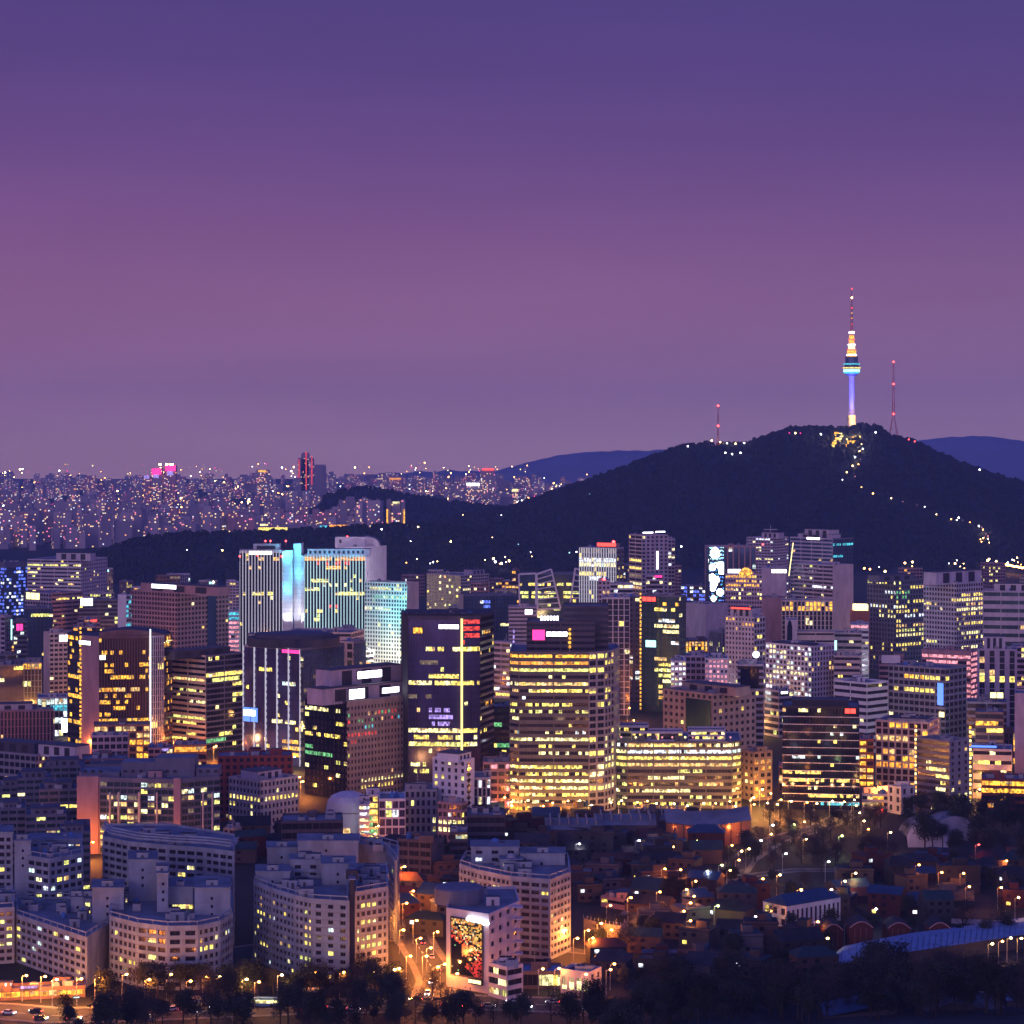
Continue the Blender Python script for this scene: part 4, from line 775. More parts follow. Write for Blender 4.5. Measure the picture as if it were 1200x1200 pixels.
# the wide bright low block
WY = 1190
r = root('office_building', *P(795, WY + 20), 'wide eight-storey glass block with long glowing cream floors', 'office building')
q = [P(720, WY + 4), P(735, WY), P(858, WY), P(869, WY + 6), P(866, WY + 42), P(724, WY + 42)]
wr = [(872, 0, 1, 'w', .5), (877, 0, .8, 'y', .9), (882, 0, 1, 'w', .97), (889, 0, 1, 'y', .97), (896, 0, 1, 'y', .97), (904, .5, .75, 'y', .8), (910, .2, .55, 'y', .95), (918, .7, .9, 'y', .9), (925, .1, .6, 'w', .9), (932, .6, .9, 'y', .7), (939, 0, 1, 'y', .35), (946, 0, 1, 'a', .95)]
mass(r, q, 0, Z(869, WY), [dict(ST(RB, 'olive', rl=0, fh=3.2, sp=1.6, cell=1.5, rows=wr, p=.05, tm=1.0))] * 3 + [ST(BL, 'palewall')] * 3, seed=3, units=10, win_budget=120)
for (a, b, t_, bk) in ((740, 800, 857, 8), (806, 850, 855, 10), (722, 760, 850, 20)):
    pl = [P(a, WY + bk), P(b, WY + bk), P(b, WY + bk + 14), P(a, WY + bk + 14)]
    mass(r, pl, Z(869, WY) - 1, Z(t_, WY + bk), ST(RB, 'palewall', fh=3, sp=1, p=.5, cell=2), seed=int(a), name='penthouse', win_budget=12)
for px in (728, 745, 770, 776, 788, 803, 812, 842, 856): red_light(r, px, 864, WY + 3, 'signyellow' if px % 2 else 'pinklit', .55, 'roof_lamp')
HERO.append((720, 869, 855, WY, 'wide glowing block', None, 36))
B('office_building', 'warm-lit beige block with arched windows attached behind the wide glowing block', 866, 883, 905, 881, 1215, ST(GR, 'beige', bay=3.6, fh=3.7, pw=1.6, sp=1.6, p=.4, pal='o'), ST(GR, 'beige', bay=3.6, fh=3.7, pw=1.8, sp=1.8, p=.05), ratio=1)
# black glass office
r, poly, z1 = B('office_building', 'black glass block striped with thin white lines and a red-white corner sign', 917, None, 1007, 827, 1190, ST(RB, 'dark', fh=3.9, sp=2.1, cell=1.6, bay=40, pw=.12, glass='glassblack', p=.012, rl=0, spm='glassblack', rows=[(835, .15, .6, 'w', .18), (857, .55, .9, 'w', .3), (884, .1, .4, 'w', .2), (889, .0, 1, 'w', .25), (902, 0, .55, 'y', .8), (911, .35, 1, 'y', .7), (918, .1, .4, 'y', .9), (926, .3, .5, 'w', .4), (933, .3, 1, 'y', .8), (945, .5, 1, 'c', .8)]), d=30, pent=[(928, 994, 820, 'dark', 0, 6)], signs=[(990, 1003, 830, 836, 'signred')], units=2, short='black glass block', budget=120)
p, d, nr, L = face_frame(poly, 0)
for k in range(1, 13): mm = M(); mm.obox(p, d, nr, 0, L, .03, .3, k * 3.9 - .15, k * 3.9 + .15, 'white'); mm.build('white_rail', r)
mm = M(); x, y = P(1005.5, 1188.5); mm.box(x - .25, x + .25, y, y + .5, 2, Z(840, 1188), 'signcyan'); mm.build('edge_light', r)
B('office_building', 'narrow orange-lit block right beside the black glass block', 1007, None, 1024, 866, 1260, ST(GR, 'orangelitwall', p=.5, pal='o', bay=5), units=1)
r, poly, z1 = B('office_tower', 'dark tower dotted with rows of small yellow lights, left of the pale grid tower', 1016, 1050, 1083, 680, 1900, ST(GR, 'slate', bay=3.4, fh=3.8, pw=1.2, glass='glassgreen', p=.12, rows=[(693, 0, .5, 'g', .9), (698, 0, .4, 'g', .7), (703, .6, 1, 'y', .8), (714, 0, .7, 'y', .9), (722, .3, 1, 'w', .7), (730, 0, 1, 'y', .8), (736, 0, 1, 'y', .9), (746, 0, 1, 'y', .9), (757, 0, 1, 'y', .7)]), ST(GR, 'slate', bay=3.4, fh=3.8, pw=1.4, p=.08, rows=[(693, .5, 1, 'w', .8), (709, .1, 1, 'w', .7), (721, .2, 1, 'w', .6)]), pent=[(1030, 1072, 675, 'slate', 0)], short='dotted dark tower')
mm = M(); x, y = P(1009, 1890); mm.box(x - 6, x + 5, y - 5, y + 5, Z(715, 1890), Z(708, 1890), 'signyellow'); mm.box(x - 8, x + 6, y - 5, y + 6, 0, Z(715, 1890) - .01, 'orangelitwall'); thing1(mm, 'sign_block', 'block topped by a glowing yellow box left of the dotted dark tower', 'billboard', x, y)
r, poly, z1 = B('office_tower', 'pale grid tower with rows of yellow windows and a stepped roof', 1082, 1121, 1152, 683, 1800, ST(RB, 'palewall', fh=3.7, sp=1.4, cell=2, bay=3, pw=.7, p=.06, rows=[(700, 0, 1, 'y', .9), (705, .0, 1, 'y', .6), (716, 0, 1, 'y', .9), (731, .3, 1, 'y', .9), (742, .2, .9, 'y', .9), (758, .2, .8, 'y', .9)]), ST(GR, 'palewall', fh=3.7, bay=2.8, pw=.9, p=.04, rows=[(709, .0, .6, 'y', .7), (713, 0, .6, 'y', .6), (755, 0, .6, 'y', .7)]), pent=[(1097, 1150, 671, 'palewall', 0, 5)], short='pale grid tower')
B('office_building', 'mauve horizontally striped block behind the right edge', 1152, None, 1215, 692, 1760, ST(RB, 'mauve', fh=6, sp=3.3, glass='glassgreen', p=.05), pent=[(1165, 1210, 684, 'palewall', 0, 4)], short='mauve striped block')
B('office_building', 'purple block with dark vertical strips between pale side walls near the right edge', 1145, None, 1192, 760, 1500, ST(FN, 'mauve', bay=6.5, pw=3.2, pd=.3, p=.02, fh=4), pent=[(1153, 1178, 746, 'palewall')], short='purple strip block')
B('office_building', 'mauve rear block at the right edge with a lit corner', 1186, None, 1225, 757, 1560, ST(RB, 'mauve', p=.1))
B('shopping_arcade', 'white arcaded block with red-lit galleries below the pale grid tower', 1080, 1138, 1146, 763, 1550, ST(RB, 'pinkbrown', fh=3.5, p=.9, pal='p'), ST(RB, 'pinkbrown', fh=3.6, sp=1.7, p=.9, pal='p', rl=0, tm=3.2), cat='shopping arcade', ratio=2.4, short='red-lit arcade')
r, poly, z1 = B('office_building', 'low mauve block with a blank white billboard facing the camera', 1030, None, 1058, 772, 1560, ST(RB, 'pinkbrown', p=.05)); add_sign(r, poly, 0, 1033, 1055, 767.5, 777, 'white', glyph=False, name='billboard')
B('office_building', 'slim striped block with a glowing salmon top, left of the dotted dark tower', 997, None, 1018, 731, 1800, ST(RB, 'white', fh=4, sp=2.2, p=.05, rows=[(733, 0, 1, 'p', 1), (737, 0, 1, 'p', .8)]))
r, poly, z1 = B('office_building', 'striped pale block with a square blue-white sign', 975, None, 1010, 741, 1650, ST(RB, 'cream', fh=4.2, sp=2.4, p=.02), signs=[(972, 981, 750, 762, 'signcyan')])
B('office_building', 'low white block with dark ribbon windows under the striped pale block', 977, 1016, 1041, 800, 1400, ST(RB, 'white', fh=4, sp=2.2, p=.02, rl=0), ST(RB, 'white', fh=4, sp=2.2, p=.02, rl=0), ratio=1.3, short='white ribbon block')
B('office_building', 'banded cream block rising right of the violet-white grid block', 977, None, 1008, 768, 1500, ST(RB, 'cream', fh=3.7, sp=2, p=.04, rl=.05), units=2)
r, poly, z1 = B('hotel', 'dark tower with a yellow-lit roof garden and a thin blue neon', 1041, 1108, 1133, 783, 1390, ST(GR, 'grey', p=.02, bay=5), ST(GR, 'grey', p=.02, fh=4, rows=[(790, .3, .9, 'a', .9), (796, .35, .9, 'y', .7)]), ratio=1.6, cat='hotel', units=4, short='roof garden tower')
add_sign(r, poly, 3, 1099, 1106, 800, 826, 'signblue', glyph=False); add_sign(r, poly, 3, 1101, 1107, 834, 840, 'signyellow', glyph=False)
# beige apartments
B('apartment_block', 'warm-lit beige block with deep window grid behind the grey towers', 1026, 1088, 1101, 846, 1250, ST(GR, 'cream', bay=3, fh=3.3, p=.4, pal='o', rows=[]), ST(GR, 'cream', bay=3.4, fh=3.5, pw=.9, sp=.9, pd=.25, p=.25, pal='o', glass='glassamber'), ratio=1.2, cat='apartment block', pent=[(1040, 1085, 841, 'cream')], short='warm beige block')
r, poly, z1 = B('apartment_block', 'grey apartment block with lit side windows and yellow edge lights', 1074, 1113, 1136, 868, 1170, ST(GR, 'grey', bay=6, fh=3.2, pw=3.6, p=.25, pal='m'), ST(RB, 'slate', fh=3.2, sp=1.4, p=.03, rows=[(896, .3, .6, 'y', .8), (903, .3, .9, 'y', .7), (911, .6, 1, 'y', .8), (918, .6, .9, 'y', .9), (922, .6, .9, 'y', .8)]), ratio=1.3, cat='apartment block', units=2, short='grey edge-lit block')
for (px, yy) in ((1073.2, 1196), (1137, 1190)):
    for k in range(18):
        mm = M(); x, y = P(px, yy); zz = 3 + k * 2.2; mm.box(x - .5, x + .5, y - .5, y + .3, zz, zz + 1.2, 'amber' if k % 2 else 'signyellow'); mm.build('marker_lamp', r)
B('office_building', 'dark brick-brown block with one amber window row, right of the grey edge-lit block', 1143, None, 1176, 834, 1330, ST(RB, 'brown', p=.03, rows=[(851, .1, .7, 'a', .9)]))
r, poly, z1 = B('shop_building', 'grey block under a long blue-lit roof edge near the right edge', 1140, None, 1186, 877, 1225, ST(RB, 'palewall', fh=5, sp=3, p=.08), cat='shop', units=3)
add_sign(r, poly, 0, 1136, 1168, 873, 875.5, 'signblue', glyph=False)
B('office_building', 'tall pale slab cut by the right edge of the view', 1189, None, 1222, 812, 1270, ST(BL, 'mauve'), units=0)
B('office_building', 'reddish low block glowing orange at street level by the right edge', 1150, None, 1215, 912, 1185, ST(RB, 'brick', p=.3, pal='o', rows=[(922, 0, 1, 'o', .8), (931, 0, 1, 'a', .9)]), units=5)
B('shop_building', 'low hall with a glowing yellow-green roof sign near the right edge', 1133, None, 1180, 822, 1380, ST(RB, 'grey', p=.1), signs=[(1160, 1176, 811, 818, 'signyellow', 0, 2)], cat='shop')
B('shop_building', 'amber-lit low block at the foot of the warm beige block', 1010, None, 1042, 930, 1190, ST(RB, 'palewall', p=.7, pal='o', fh=4), cat='shop')
B('gate_house', 'pale square house with two bright lamps in front of the warm beige block', 1040, 1056, 1073, 922, 1170, ST(GR, 'palewall', bay=5, pw=3, p=.05), cat='house', units=1)
# red brick and white grid building on the left centre
B('school_building', 'long dark red brick block with a glowing orange left corner', 255, None, 343, 886, 1150, ST(GR, 'brick', bay=3.4, fh=3.6, pw=1.6, p=.06, pal='m'), cat='school', units=6, d=20, short='red brick block')
B('office_building', 'white grid block with one full row of lit windows before the red brick block', 268, 305, 350, 915, 1110, ST(GR, 'cream', bay=2.4, fh=3.5, pw=1.1, sp=1.5, p=.02, rl=0, rows=[(936, 0, .95, 'y', .92)]), ST(GR, 'cream', bay=2.4, fh=3.5, pw=1.1, sp=1.5, p=.02, rl=0, rows=[(936, 0, .95, 'y', .95)]), ratio=.9, pent=[(302, 330, 905, 'palewall', 0)], short='white grid block with the lit row')
# white building with lattice strip
r, poly, z1 = B('office_building', 'white block with a black lattice strip on its corner', 507, 546, 556, 890, 1110, ST(BL, 'white'), ST(GR, 'white', bay=4, fh=3.4, pw=2.6, p=.03, rows=[(913, .0, .35, 'g', .9)]), ratio=2.6, pent=[(537, 552, 884, 'white', 0, 2)], short='lattice-strip block')
mm = M(); p, d, nr, L = face_frame(poly, 0); n_ = 8
for k in range(n_):
    za = 12 + k * (z1 - 14) / n_; zb = 12 + (k + 1) * (z1 - 14) / n_; zc = (za + zb) / 2
    for (s0, s1) in ((.4, .5),):
        A = p + d * .4 + nr * .12; C_ = p + d * min(L - .4, 4.4) + nr * .12; Mi = (A + C_) / 2
        mm.face([(A.x, A.y, za), (C_.x, C_.y, za), (Mi.x, Mi.y, zc)], 'glassblack'); mm.face([(A.x, A.y, zb), (Mi.x, Mi.y, zc), (C_.x, C_.y, zb)], 'glassblack')
mm.build('lattice_strip', r)
B('office_building', 'ribbed pale block lit warm, right of the lattice-strip block', 555, None, 575, 911, 1120, ST(FN, 'cream', bay=2.2, pw=.8, pd=.5, p=.15, pal='w'), units=2)
B('shop_building', 'pink low block with glowing white shops, before the lattice-strip block', 513, 541, 548, 941, 1085, ST(RB, 'pinkbrown', p=.2), ST(GR, 'pinkbrown', bay=2.6, fh=3.3, p=.2, pal='m', rows=[(966, 0, 1, 'y', 1), (972, 0, 1, 'y', 1)]), cat='shop', ratio=2, short='pink shop block')
B('office_building', 'white-framed block with large curtain windows near the lit restaurant street', 444, None, 475, 936, 1080, ST(GR, 'white', bay=3.4, fh=4, pw=.5, sp=.9, p=.12, pal='m', glass='glasspurple'), units=2)
B('office_building', 'dim grey block with narrow windows behind the pink shop block', 474, None, 512, 925, 1110, ST(GR, 'grey', bay=2.4, fh=4, pw=1.3, p=.06, pal='m'), units=5)
B('office_building', 'dark flat-roofed block in front of the large bright centre tower', 547, None, 592, 955, 1060, ST(RB, 'darkwall', p=.05), units=7)
B('office_building', 'dark block with a column of tiny white lights in the low streets', 527, None, 548, 975, 1030, ST(RB, 'darkwall', p=.1, pal='w'), units=2)
B('office_building', 'dark gabled school-like block behind the middle apartment ring', 465, 505, 513, 985, 1000, ST(BL, 'darkwall'), ST(GR, 'darkwall', bay=6, p=.05), units=3, ratio=2)
# domed hall
r = root('hall', *P(408, 1120), 'grey rounded hall with a smooth curved roof beside the lit restaurant street', 'hall')
mm = M(); cx, cy = P(408, 1120); mm.lathe((cx, cy), [(10.5, 0), (10.5, Z(945, 1120)), (9.8, Z(938, 1120)), (8, Z(932, 1120)), (4, Z(928, 1120)), (1, Z(927, 1120))], 'palewall', 28); mm.build('shell', r)
mm = M(); mm.lathe((cx, cy), [(10.8, Z(950, 1120)), (10.8, Z(949, 1120))], 'darkwall', 28); mm.build('cornice', r); mm = M(); mm.box(cx - 1.5, cx + 1.5, cy - 10.9, cy - 10.3, 0, 3, 'warm'); mm.build('door', r)
B('restaurant', 'narrow block covered with glowing yellow-green windows beside the rounded hall', 431, None, 443, 931, 1090, ST(RB, 'palewall', fh=3, sp=.9, p=.9, pal='g', cell=2), cat='restaurant', units=1)
B('restaurant', 'bright white shop front at the end of the lit restaurant street', 421, None, 433, 942, 1070, ST(RB, 'palewall', fh=3, p=.8, pal='w'), cat='restaurant', units=1)
# glowing pods
B('market_building', 'wide dark slab roof block behind the second apartment ring', 330, None, 402, 962, 1040, ST(RB, 'darkwall', p=.02), units=4, cat='market')

# ------------------------------------------------------------------ foreground apartment rings
def aw(**k): return ST(GR, 'aptwall', **dict(dict(ledge=1, fh=2.8, bay=2.7, pw=.85, sp=1.15, pd=-.03, p=.07, rl=0, pal='m', tm=1.6, cw=.9), **k))
def ablank(): return ST(BL, 'aptwall')
def rail_roof(r, poly, z):
    """low frame running round the roof edge"""
    q0 = inset(poly, .6); m = M(); n = len(q0)
    for i in range(n):
        a, b = q0[i], q0[(i + 1) % n]; m.tube((*a, z + 1.5), (*b, z + 1.5), .28, .28, 'aptwall', 4)
        L = hypot(b[0] - a[0], b[1] - a[1]); k = max(1, int(L / 5))
        for j in range(k): t = j / k; x = a[0] + (b[0] - a[0]) * t; y = a[1] + (b[1] - a[1]) * t; m.tube((x, y, z - .5), (x, y, z + 1.5), .15, .15, 'aptwall', 4, cap=False)
    m.build('roof_frame', r)
def core(r, x0, x1, Y, top, D=12, st=None, y1=None, seed=1, name='stair_tower', dots=True):
    q = [P(x0, Y), P(x1, y1 or Y), P(x1, (y1 or Y) + D), P(x0, Y + D)]; z = Z(top, Y)
    mass(r, q, 0, z, [st or ablank(), ablank(), ablank(), ablank()], seed=seed, units=2, name=name, win_budget=30, roofmat='roofdeck')
    if st is None and dots:
        p, d, nr, L = face_frame(q, 0); m = M()
        for k in range(2, int(z / 2.8)):
            m.obox(p, d, nr, .1, L - .1, .004, .03, k * 2.8, k * 2.8 + .12, 'grey')
        m.build('joint_line', r)
        for k in range(3):
            m = M(); m.obox(p, d, nr, L * .45, L * .45 + .8, .02, .09, z - 4 - k * 2.8, z - 3 - k * 2.8, 'glassblack'); m.build('window', r)
    m = M(); c = inset(q, -.35); m.prism(c, z, z + .35, 'aptwall', top='roofdeck', bottom=True); m.build('roof_cap', r)
    return q, z
# third ring, behind the media wall
r = root('apartment_block', *P(605, 872), 'curved pale apartment block with stair towers behind the mosaic-screen building', 'apartment block', 'curved apartment blocks of the foreground')
q = [P(538, 872), P(560, 860), P(598, 847), P(645, 841), P(669, 856), P(667, 888), P(545, 892)]
mass(r, q, 0, Z(1029, 843), [aw(), aw(rows=[(1040, .4, 1, 'y', .7), (1050, .5, 1, 'y', .5)]), aw(bay=4.4, p=.03), aw(rows=[(1078, .2, .7, 'y', .7), (1083, .1, .7, 'y', .7), (1094, .3, .6, 'y', .6)]), ablank(), ablank(), ablank()], seed=4, units=9, roofmat='roofdeck', win_budget=100)
rail_roof(r, q, Z(1029, 843) - .2)
core(r, 552, 608, 878, 993, 14, ST(GR, 'aptwall', bay=6, pw=4, fh=2.8, p=.5, pal='m'), seed=3); core(r, 610, 662, 874, 1001, 14); core(r, 586, 612, 868, 1008, 8, ST(GR, 'aptwall', bay=5, pw=3, fh=2.8, p=.7, pal='y'), seed=2)
HERO.append((537, 670, 990, 850, 'apartment ring behind the mosaic screen', q, 30))
# second ring
r = root('apartment_block', *P(380, 845), 'curved pale apartment block with a dark vertical slit, middle one of the front row', 'apartment block', 'curved apartment blocks of the foreground')
q = [P(297, 842), P(318, 828), P(345, 815), P(366, 808), P(409, 804), P(409, 846), P(300, 862)]
wy = [(1072, .4, 1, 'y', .4), (1077, .5, 1, 'y', .6), (1086, .5, 1, 'y', .9), (1095, .5, 1, 'y', .8), (1103, .4, .9, 'y', .8), (1124, .5, 1, 'y', .8)]
mass(r, q, 0, Z(1053, 808), [aw(rows=[(1072, 0, 1, 'y', .7), (1108, 0, 1, 'y', .6)]), aw(p=.1), aw(rows=wy), aw(bay=5, pw=2.6, p=.12), ablank(), ablank(), ablank()], seed=9, units=9, roofmat='roofdeck')
rail_roof(r, q, Z(1053, 808) - .2)
q2 = [P(416, 812), P(455, 822), P(455, 858), P(416, 856)]
mass(r, q2, 0, Z(1043, 815), [aw(p=.12, rows=[(1063, .2, .7, 'y', .6), (1083, .2, .7, 'y', .8), (1102, .0, .7, 'y', .8), (1111, .2, .9, 'y', .8)]), ablank(), ablank(), ablank()], seed=10, units=9, name='right_wing'); rail_roof(r, q2, Z(1043, 815) - .2)
core(r, 409.6, 415.6, 806, 1031, 30, ST(BL, 'dark'), name='glazed_stair'); core(r, 377, 416, 838, 1013, 16); core(r, 417, 452, 850, 1021, 14); core(r, 300, 340, 842, 1022, 14); core(r, 340, 376, 852, 1008, 12, aw(bay=5, pw=3.4, rows=[(1039, 0, 1, 'y', .7), (1046, 0, 1, 'y', .8)]))
core(r, 349, 420, 890, 986, 16); core(r, 313, 348, 895, 994, 14)
q3 = [P(420, 905), P(452, 895), P(464, 868), P(468, 900), P(420, 925)]
mass(r, q3, 0, Z(996, 890), [ablank(), aw(bay=4, p=.05), aw(bay=3, pw=1.6, p=.05), ablank(), ablank()], seed=12, units=9, name='rear_wing'); rail_roof(r, q3, Z(996, 890))
HERO.append((297, 466, 985, 808, 'middle apartment ring', q, 30))
# first ring
r = root('apartment_block', *P(198, 835), 'large pale apartment ring with a curved roof frame and many stair towers', 'apartment block', 'curved apartment blocks of the foreground')
q = [P(128, 812), P(160, 800), P(196, 794), P(232, 795), P(258, 803), P(273, 816), P(273, 850), P(128, 852)]
mass(r, q, 0, Z(1083, 797), [aw(p=.08, rows=[(1124, .3, 1, 'y', .6)]), aw(bay=3.8, p=.12), aw(bay=4.2, pw=1.8, p=.06, rows=[(1108, .5, 1, 'y', .7), (1098, .5, 1, 'o', .6)]), aw(p=.12, rows=[(1098, .1, .5, 'o', .5), (1108, 0, .8, 'y', .6)]), aw(p=.12), aw(p=.08), ablank(), ablank()], seed=21, units=9)
rail_roof(r, q, Z(1083, 797) - .2)
core(r, 184, 197, 822, 1024, 20); core(r, 197, 226, 828, 1040, 16, ST(RB, 'aptwall', fh=2.8, sp=1.3, cell=1.5, p=.9, pal='y', tm=6, bay=9), seed=5); core(r, 228, 270, 817, 1041, 22); core(r, 151, 184, 842, 1008, 18)
core(r, 108, 145, 826, 1041, 16); core(r, 145.5, 150.5, 838, 1049, 10, ST(GR, 'aptwall', fh=2.8, bay=6, pw=1, p=.8, pal='y'), seed=6)
q3 = [P(120, 900), P(150, 888), P(196, 880), P(240, 874), P(274, 866), P(275, 905), P(200, 930), P(125, 930)]
mass(r, q3, 0, Z(990, 880), [aw(bay=4), aw(bay=4), aw(bay=4, p=.1), aw(bay=4), aw(bay=3, p=.15, pal='w', rows=[(1018, .2, 1, 'w', .4), (1034, .3, 1, 'w', .4)]), ablank(), ablank(), ablank()], seed=23, units=9, name='rear_wing')
m = M(); ring = [P(118, 905), P(128, 890), P(160, 878), P(200, 872), P(240, 868), P(268, 862), P(276, 868)]
for k in range(1, 4):
    for a, b in zip(ring, ring[1:]): m.tube((a[0], a[1] + k * 3, Z(988, 880) + 1.0 + k * .5), (b[0], b[1] + k * 3, Z(988, 880) + 1.0 + k * .5), .45, .45, 'aptwall', 5)
m.build('roof_frame', r)
core(r, 150, 240, 900, 981, 12); 
HERO.append((118, 275, 985, 797, 'first apartment ring', q, 30))
# left wing
r = root('apartment_block', *P(60, 830), 'long pale apartment wing with a blank white end wall above lit street shops', 'apartment block', 'curved apartment blocks of the foreground')
q = [P(101, 798), P(128, 822), P(118, 870), P(18, 868), P(18, 838)]
mass(r, q, 0, Z(1093, 805), [ablank(), ablank(), ablank(), ablank(), aw(bay=3.9, p=.12, sp=1.0)], seed=31, units=9, win_budget=100)
p, d, nr, L = face_frame(q, 0); m = M()
for k in range(2, 9): m.obox(p, d, nr, .1, L - .1, .004, .03, k * 2.4, k * 2.4 + .1, 'grey')
m.build('joint_line', r); rail_roof(r, q, Z(1093, 805) - .2)
q = [P(-25, 832), P(17, 836), P(17, 868), P(-25, 866)]
mass(r, q, 0, Z(1064, 834), [aw(bay=3.2, p=.15, rows=[(1095, .4, 1, 'y', .7), (1105, .4, 1, 'y', .7)]), ablank(), ablank(), ablank()], seed=33, units=9, name='left_wing'); rail_roof(r, q, Z(1064, 834))
core(r, 83, 98, 845, 1052, 12); core(r, 98.5, 107, 843, 1054, 12, ST(GR, 'aptwall', fh=2.8, bay=9, pw=.8, p=.9, pal='y')); core(r, 15, 50, 850, 1063, 14)
HERO.append((-5, 128, 1064, 800, 'left apartment wing', q, 25))
r = root('apartment_block', *P(60, 900), 'rear pale apartment wing with staggered windows at the left edge', 'apartment block', 'curved apartment blocks of the foreground')
q = [P(24, 882), P(58, 872), P(98, 885), P(96, 915), P(22, 915)]
mass(r, q, 0, Z(1003, 878), [aw(bay=4, p=.06, rows=[(1045, 0, 1, 'y', .3)]), aw(bay=3.6, p=.15, rows=[(1028, .0, .4, 'y', .7), (1047, .2, .5, 'y', .6), (1064, .1, .5, 'y', .9)]), ablank(), ablank(), ablank()], seed=35, units=9); rail_roof(r, q, Z(1003, 878))
core(r, 17, 36, 880, 986, 16, dots=True); core(r, -20, 15, 884, 976, 16, aw(p=.03)); core(r, 36, 96, 905, 984, 14, aw(p=.02, rows=[(991, .5, .8, 'w', .8)]))
HERO.append((-5, 98, 980, 880, 'rear left apartment wing', q, 30))
# apartment complex with the orange pillar
r = root('apartment_block', *P(180, 1075), 'dark apartment row of many lit yellow windows with an orange-lit end pillar', 'apartment block')
q = [P(93, 1075), P(117, 1058), P(205, 1052), P(258, 1064), P(258, 1100), P(95, 1100)]
zt = Z(912, 1055); ga = ST(GR, 'slate', fh=2.9, bay=3.1, pw=.3, sp=1.0, cell=1.6, glass='glassgreen', p=.36, pal='m', rl=.05, tm=2)
mass(r, q, 0, zt, [ST(BL, 'pinkbrown'), ga, dict(ga, p=.34), ST(BL, 'slate'), ST(BL, 'slate'), ST(BL, 'slate')], seed=41, units=5, win_budget=150)
for (a, b, m_) in ((92, 117, 'pinkbrown'), (204.5, 212.5, 'pinkbrown'), (163, 165, 'cream'), (129, 130.4, 'cream'), (139, 140.4, 'cream'), (184, 185.5, 'cream'), (238, 239.3, 'cream'), (249, 250.4, 'cream')):
    mm = M(); yy = 1055 if a > 100 else 1062; mm.box(X(a, yy), X(b, yy), yy - 3.2 if a > 100 else yy - 4, yy - .6, 0, zt + (.4 if b - a > 4 else -6), m_); mm.build('pilaster', r)
for (a, b, t_, D) in ((95, 140, 905, 10), (142, 182, 893, 14), (182, 228, 888, 14), (230, 256, 900, 12)):
    mm = M(); mm.box(X(a, 1066), X(b, 1066), 1066, 1066 + D, zt - 1, Z(t_, 1066), 'slate', top='roofdeck')
    for k in range(3): mm.box(X(a + 3 + k * 9, 1066), X(a + 7 + k * 9, 1066), 1065.8, 1065.98, zt + 1, zt + 2.2, 'dark')
    mm.build('roof_house', r)
for px_, zz_, e_ in ((106, 4, 8000), (100, 9, 3500), (208, 6, 2500), (228, 4, 1500)):
    ld = bpy.data.lights.new('foot_light', 'POINT'); lo = bpy.data.objects.new('foot_light', ld); COL.objects.link(lo); lo.parent = r; x, y = P(px_, 1044); lo.location = (x - r['_o'][0], y - r['_o'][1], zz_); ld.energy = e_; ld.color = (1, .30, .06); ld.shadow_soft_size = .5
HERO.append((92, 260, 888, 1055, 'orange-pillared apartment row', q, 40))
for i, (a, b, t_, Y, lab) in enumerate([(-20, 34, 922, 1120, 'dark teal apartment block cut by the left edge, behind the rear left wing'), (20, 60, 912, 1105, 'dark blue block with a boxy roof house near the left edge'), (46, 92, 925, 1080, 'dark green-tinted block immediately left of the orange pillar'), (-20, 30, 948, 1030, 'dim low block with green-white shop light at the left edge'), (30, 78, 955, 1010, 'unlit dark block below the dark blue one at the left'), (70, 106, 975, 965, 'dark shed-like block with a rounded roof end below the orange pillar'), (100, 150, 903, 1130, 'dim block peeking over the orange-pillared row'), (52, 100, 898, 1160, 'grey roofed block between the mauve low block and the orange pillar')]):
    B('apartment_block', lab, a, None, b, t_, Y, ST(GR, 'slate', fh=3, bay=4, p=.10, glass='glassgreen'), units=5, cat='apartment block', pent=[(a + 6 if a > 0 else 4, b - 8, t_ - 7, 'slate')])
# media wall building
MY = 789
r = root('media_building', *P(565, 800), 'building with a giant yellow and red mosaic screen and a glowing white sign', 'building')
q = [P(523, 800), P(573, MY), P(609, 812), P(604, 838), P(530, 838)]
zt = Z(1071, MY)
mass(r, q, 0, zt, [ST(BL, 'palewall'), ST(GR, 'palewall', bay=6, fh=4.2, pw=4.4, sp=2.6, p=.02), ST(BL, 'palewall'), ST(BL, 'palewall'), ST(BL, 'palewall')], seed=1, units=2)
p, d, nr, L = face_frame(q, 0)
ua, _ = on_face(q, 0, 530, 1100); ub, _ = on_face(q, 0, 565.5, 1100); za = Z(1144, MY + 4); zb = Z(1079, MY + 4); rs = random.Random(12); mm = M(); nx, nz_ = 20, 36
for i in range(nx):
    for j in range(nz_):
        u, v = (i + .5) / nx, (j + .5) / nz_; dd = v - (.78 - .45 * u)   # diagonal bands of the picture
        t_ = rs.random()
        if dd > .1: m_ = 'mosyellow' if t_ < .3 else 'mosorange' if t_ < .5 else 'mospale' if t_ < .6 else 'glassblack'
        elif dd > -.12: m_ = 'mosred' if t_ < .4 else 'mosorange' if t_ < .5 else 'glassblack' if t_ < .93 else 'mospale'
        elif u > .35 and dd > -.42 and abs(v - .3 - (u - .6) * .2) > .07: m_ = 'mosred' if t_ < .8 else 'glassblack'
        else: m_ = 'greenlit' if t_ < .02 else 'glassblack'
        A = p + d * (ua + (ub - ua) * i / nx) + nr * .5; Bq = p + d * (ua + (ub - ua) * (i + 1) / nx) + nr * .5
        z0, z1_ = za + (zb - za) * j / nz_, za + (zb - za) * (j + 1) / nz_
        mm.face([(A.x, A.y, z0), (Bq.x, Bq.y, z0), (Bq.x, Bq.y, z1_), (A.x, A.y, z1_)], m_)
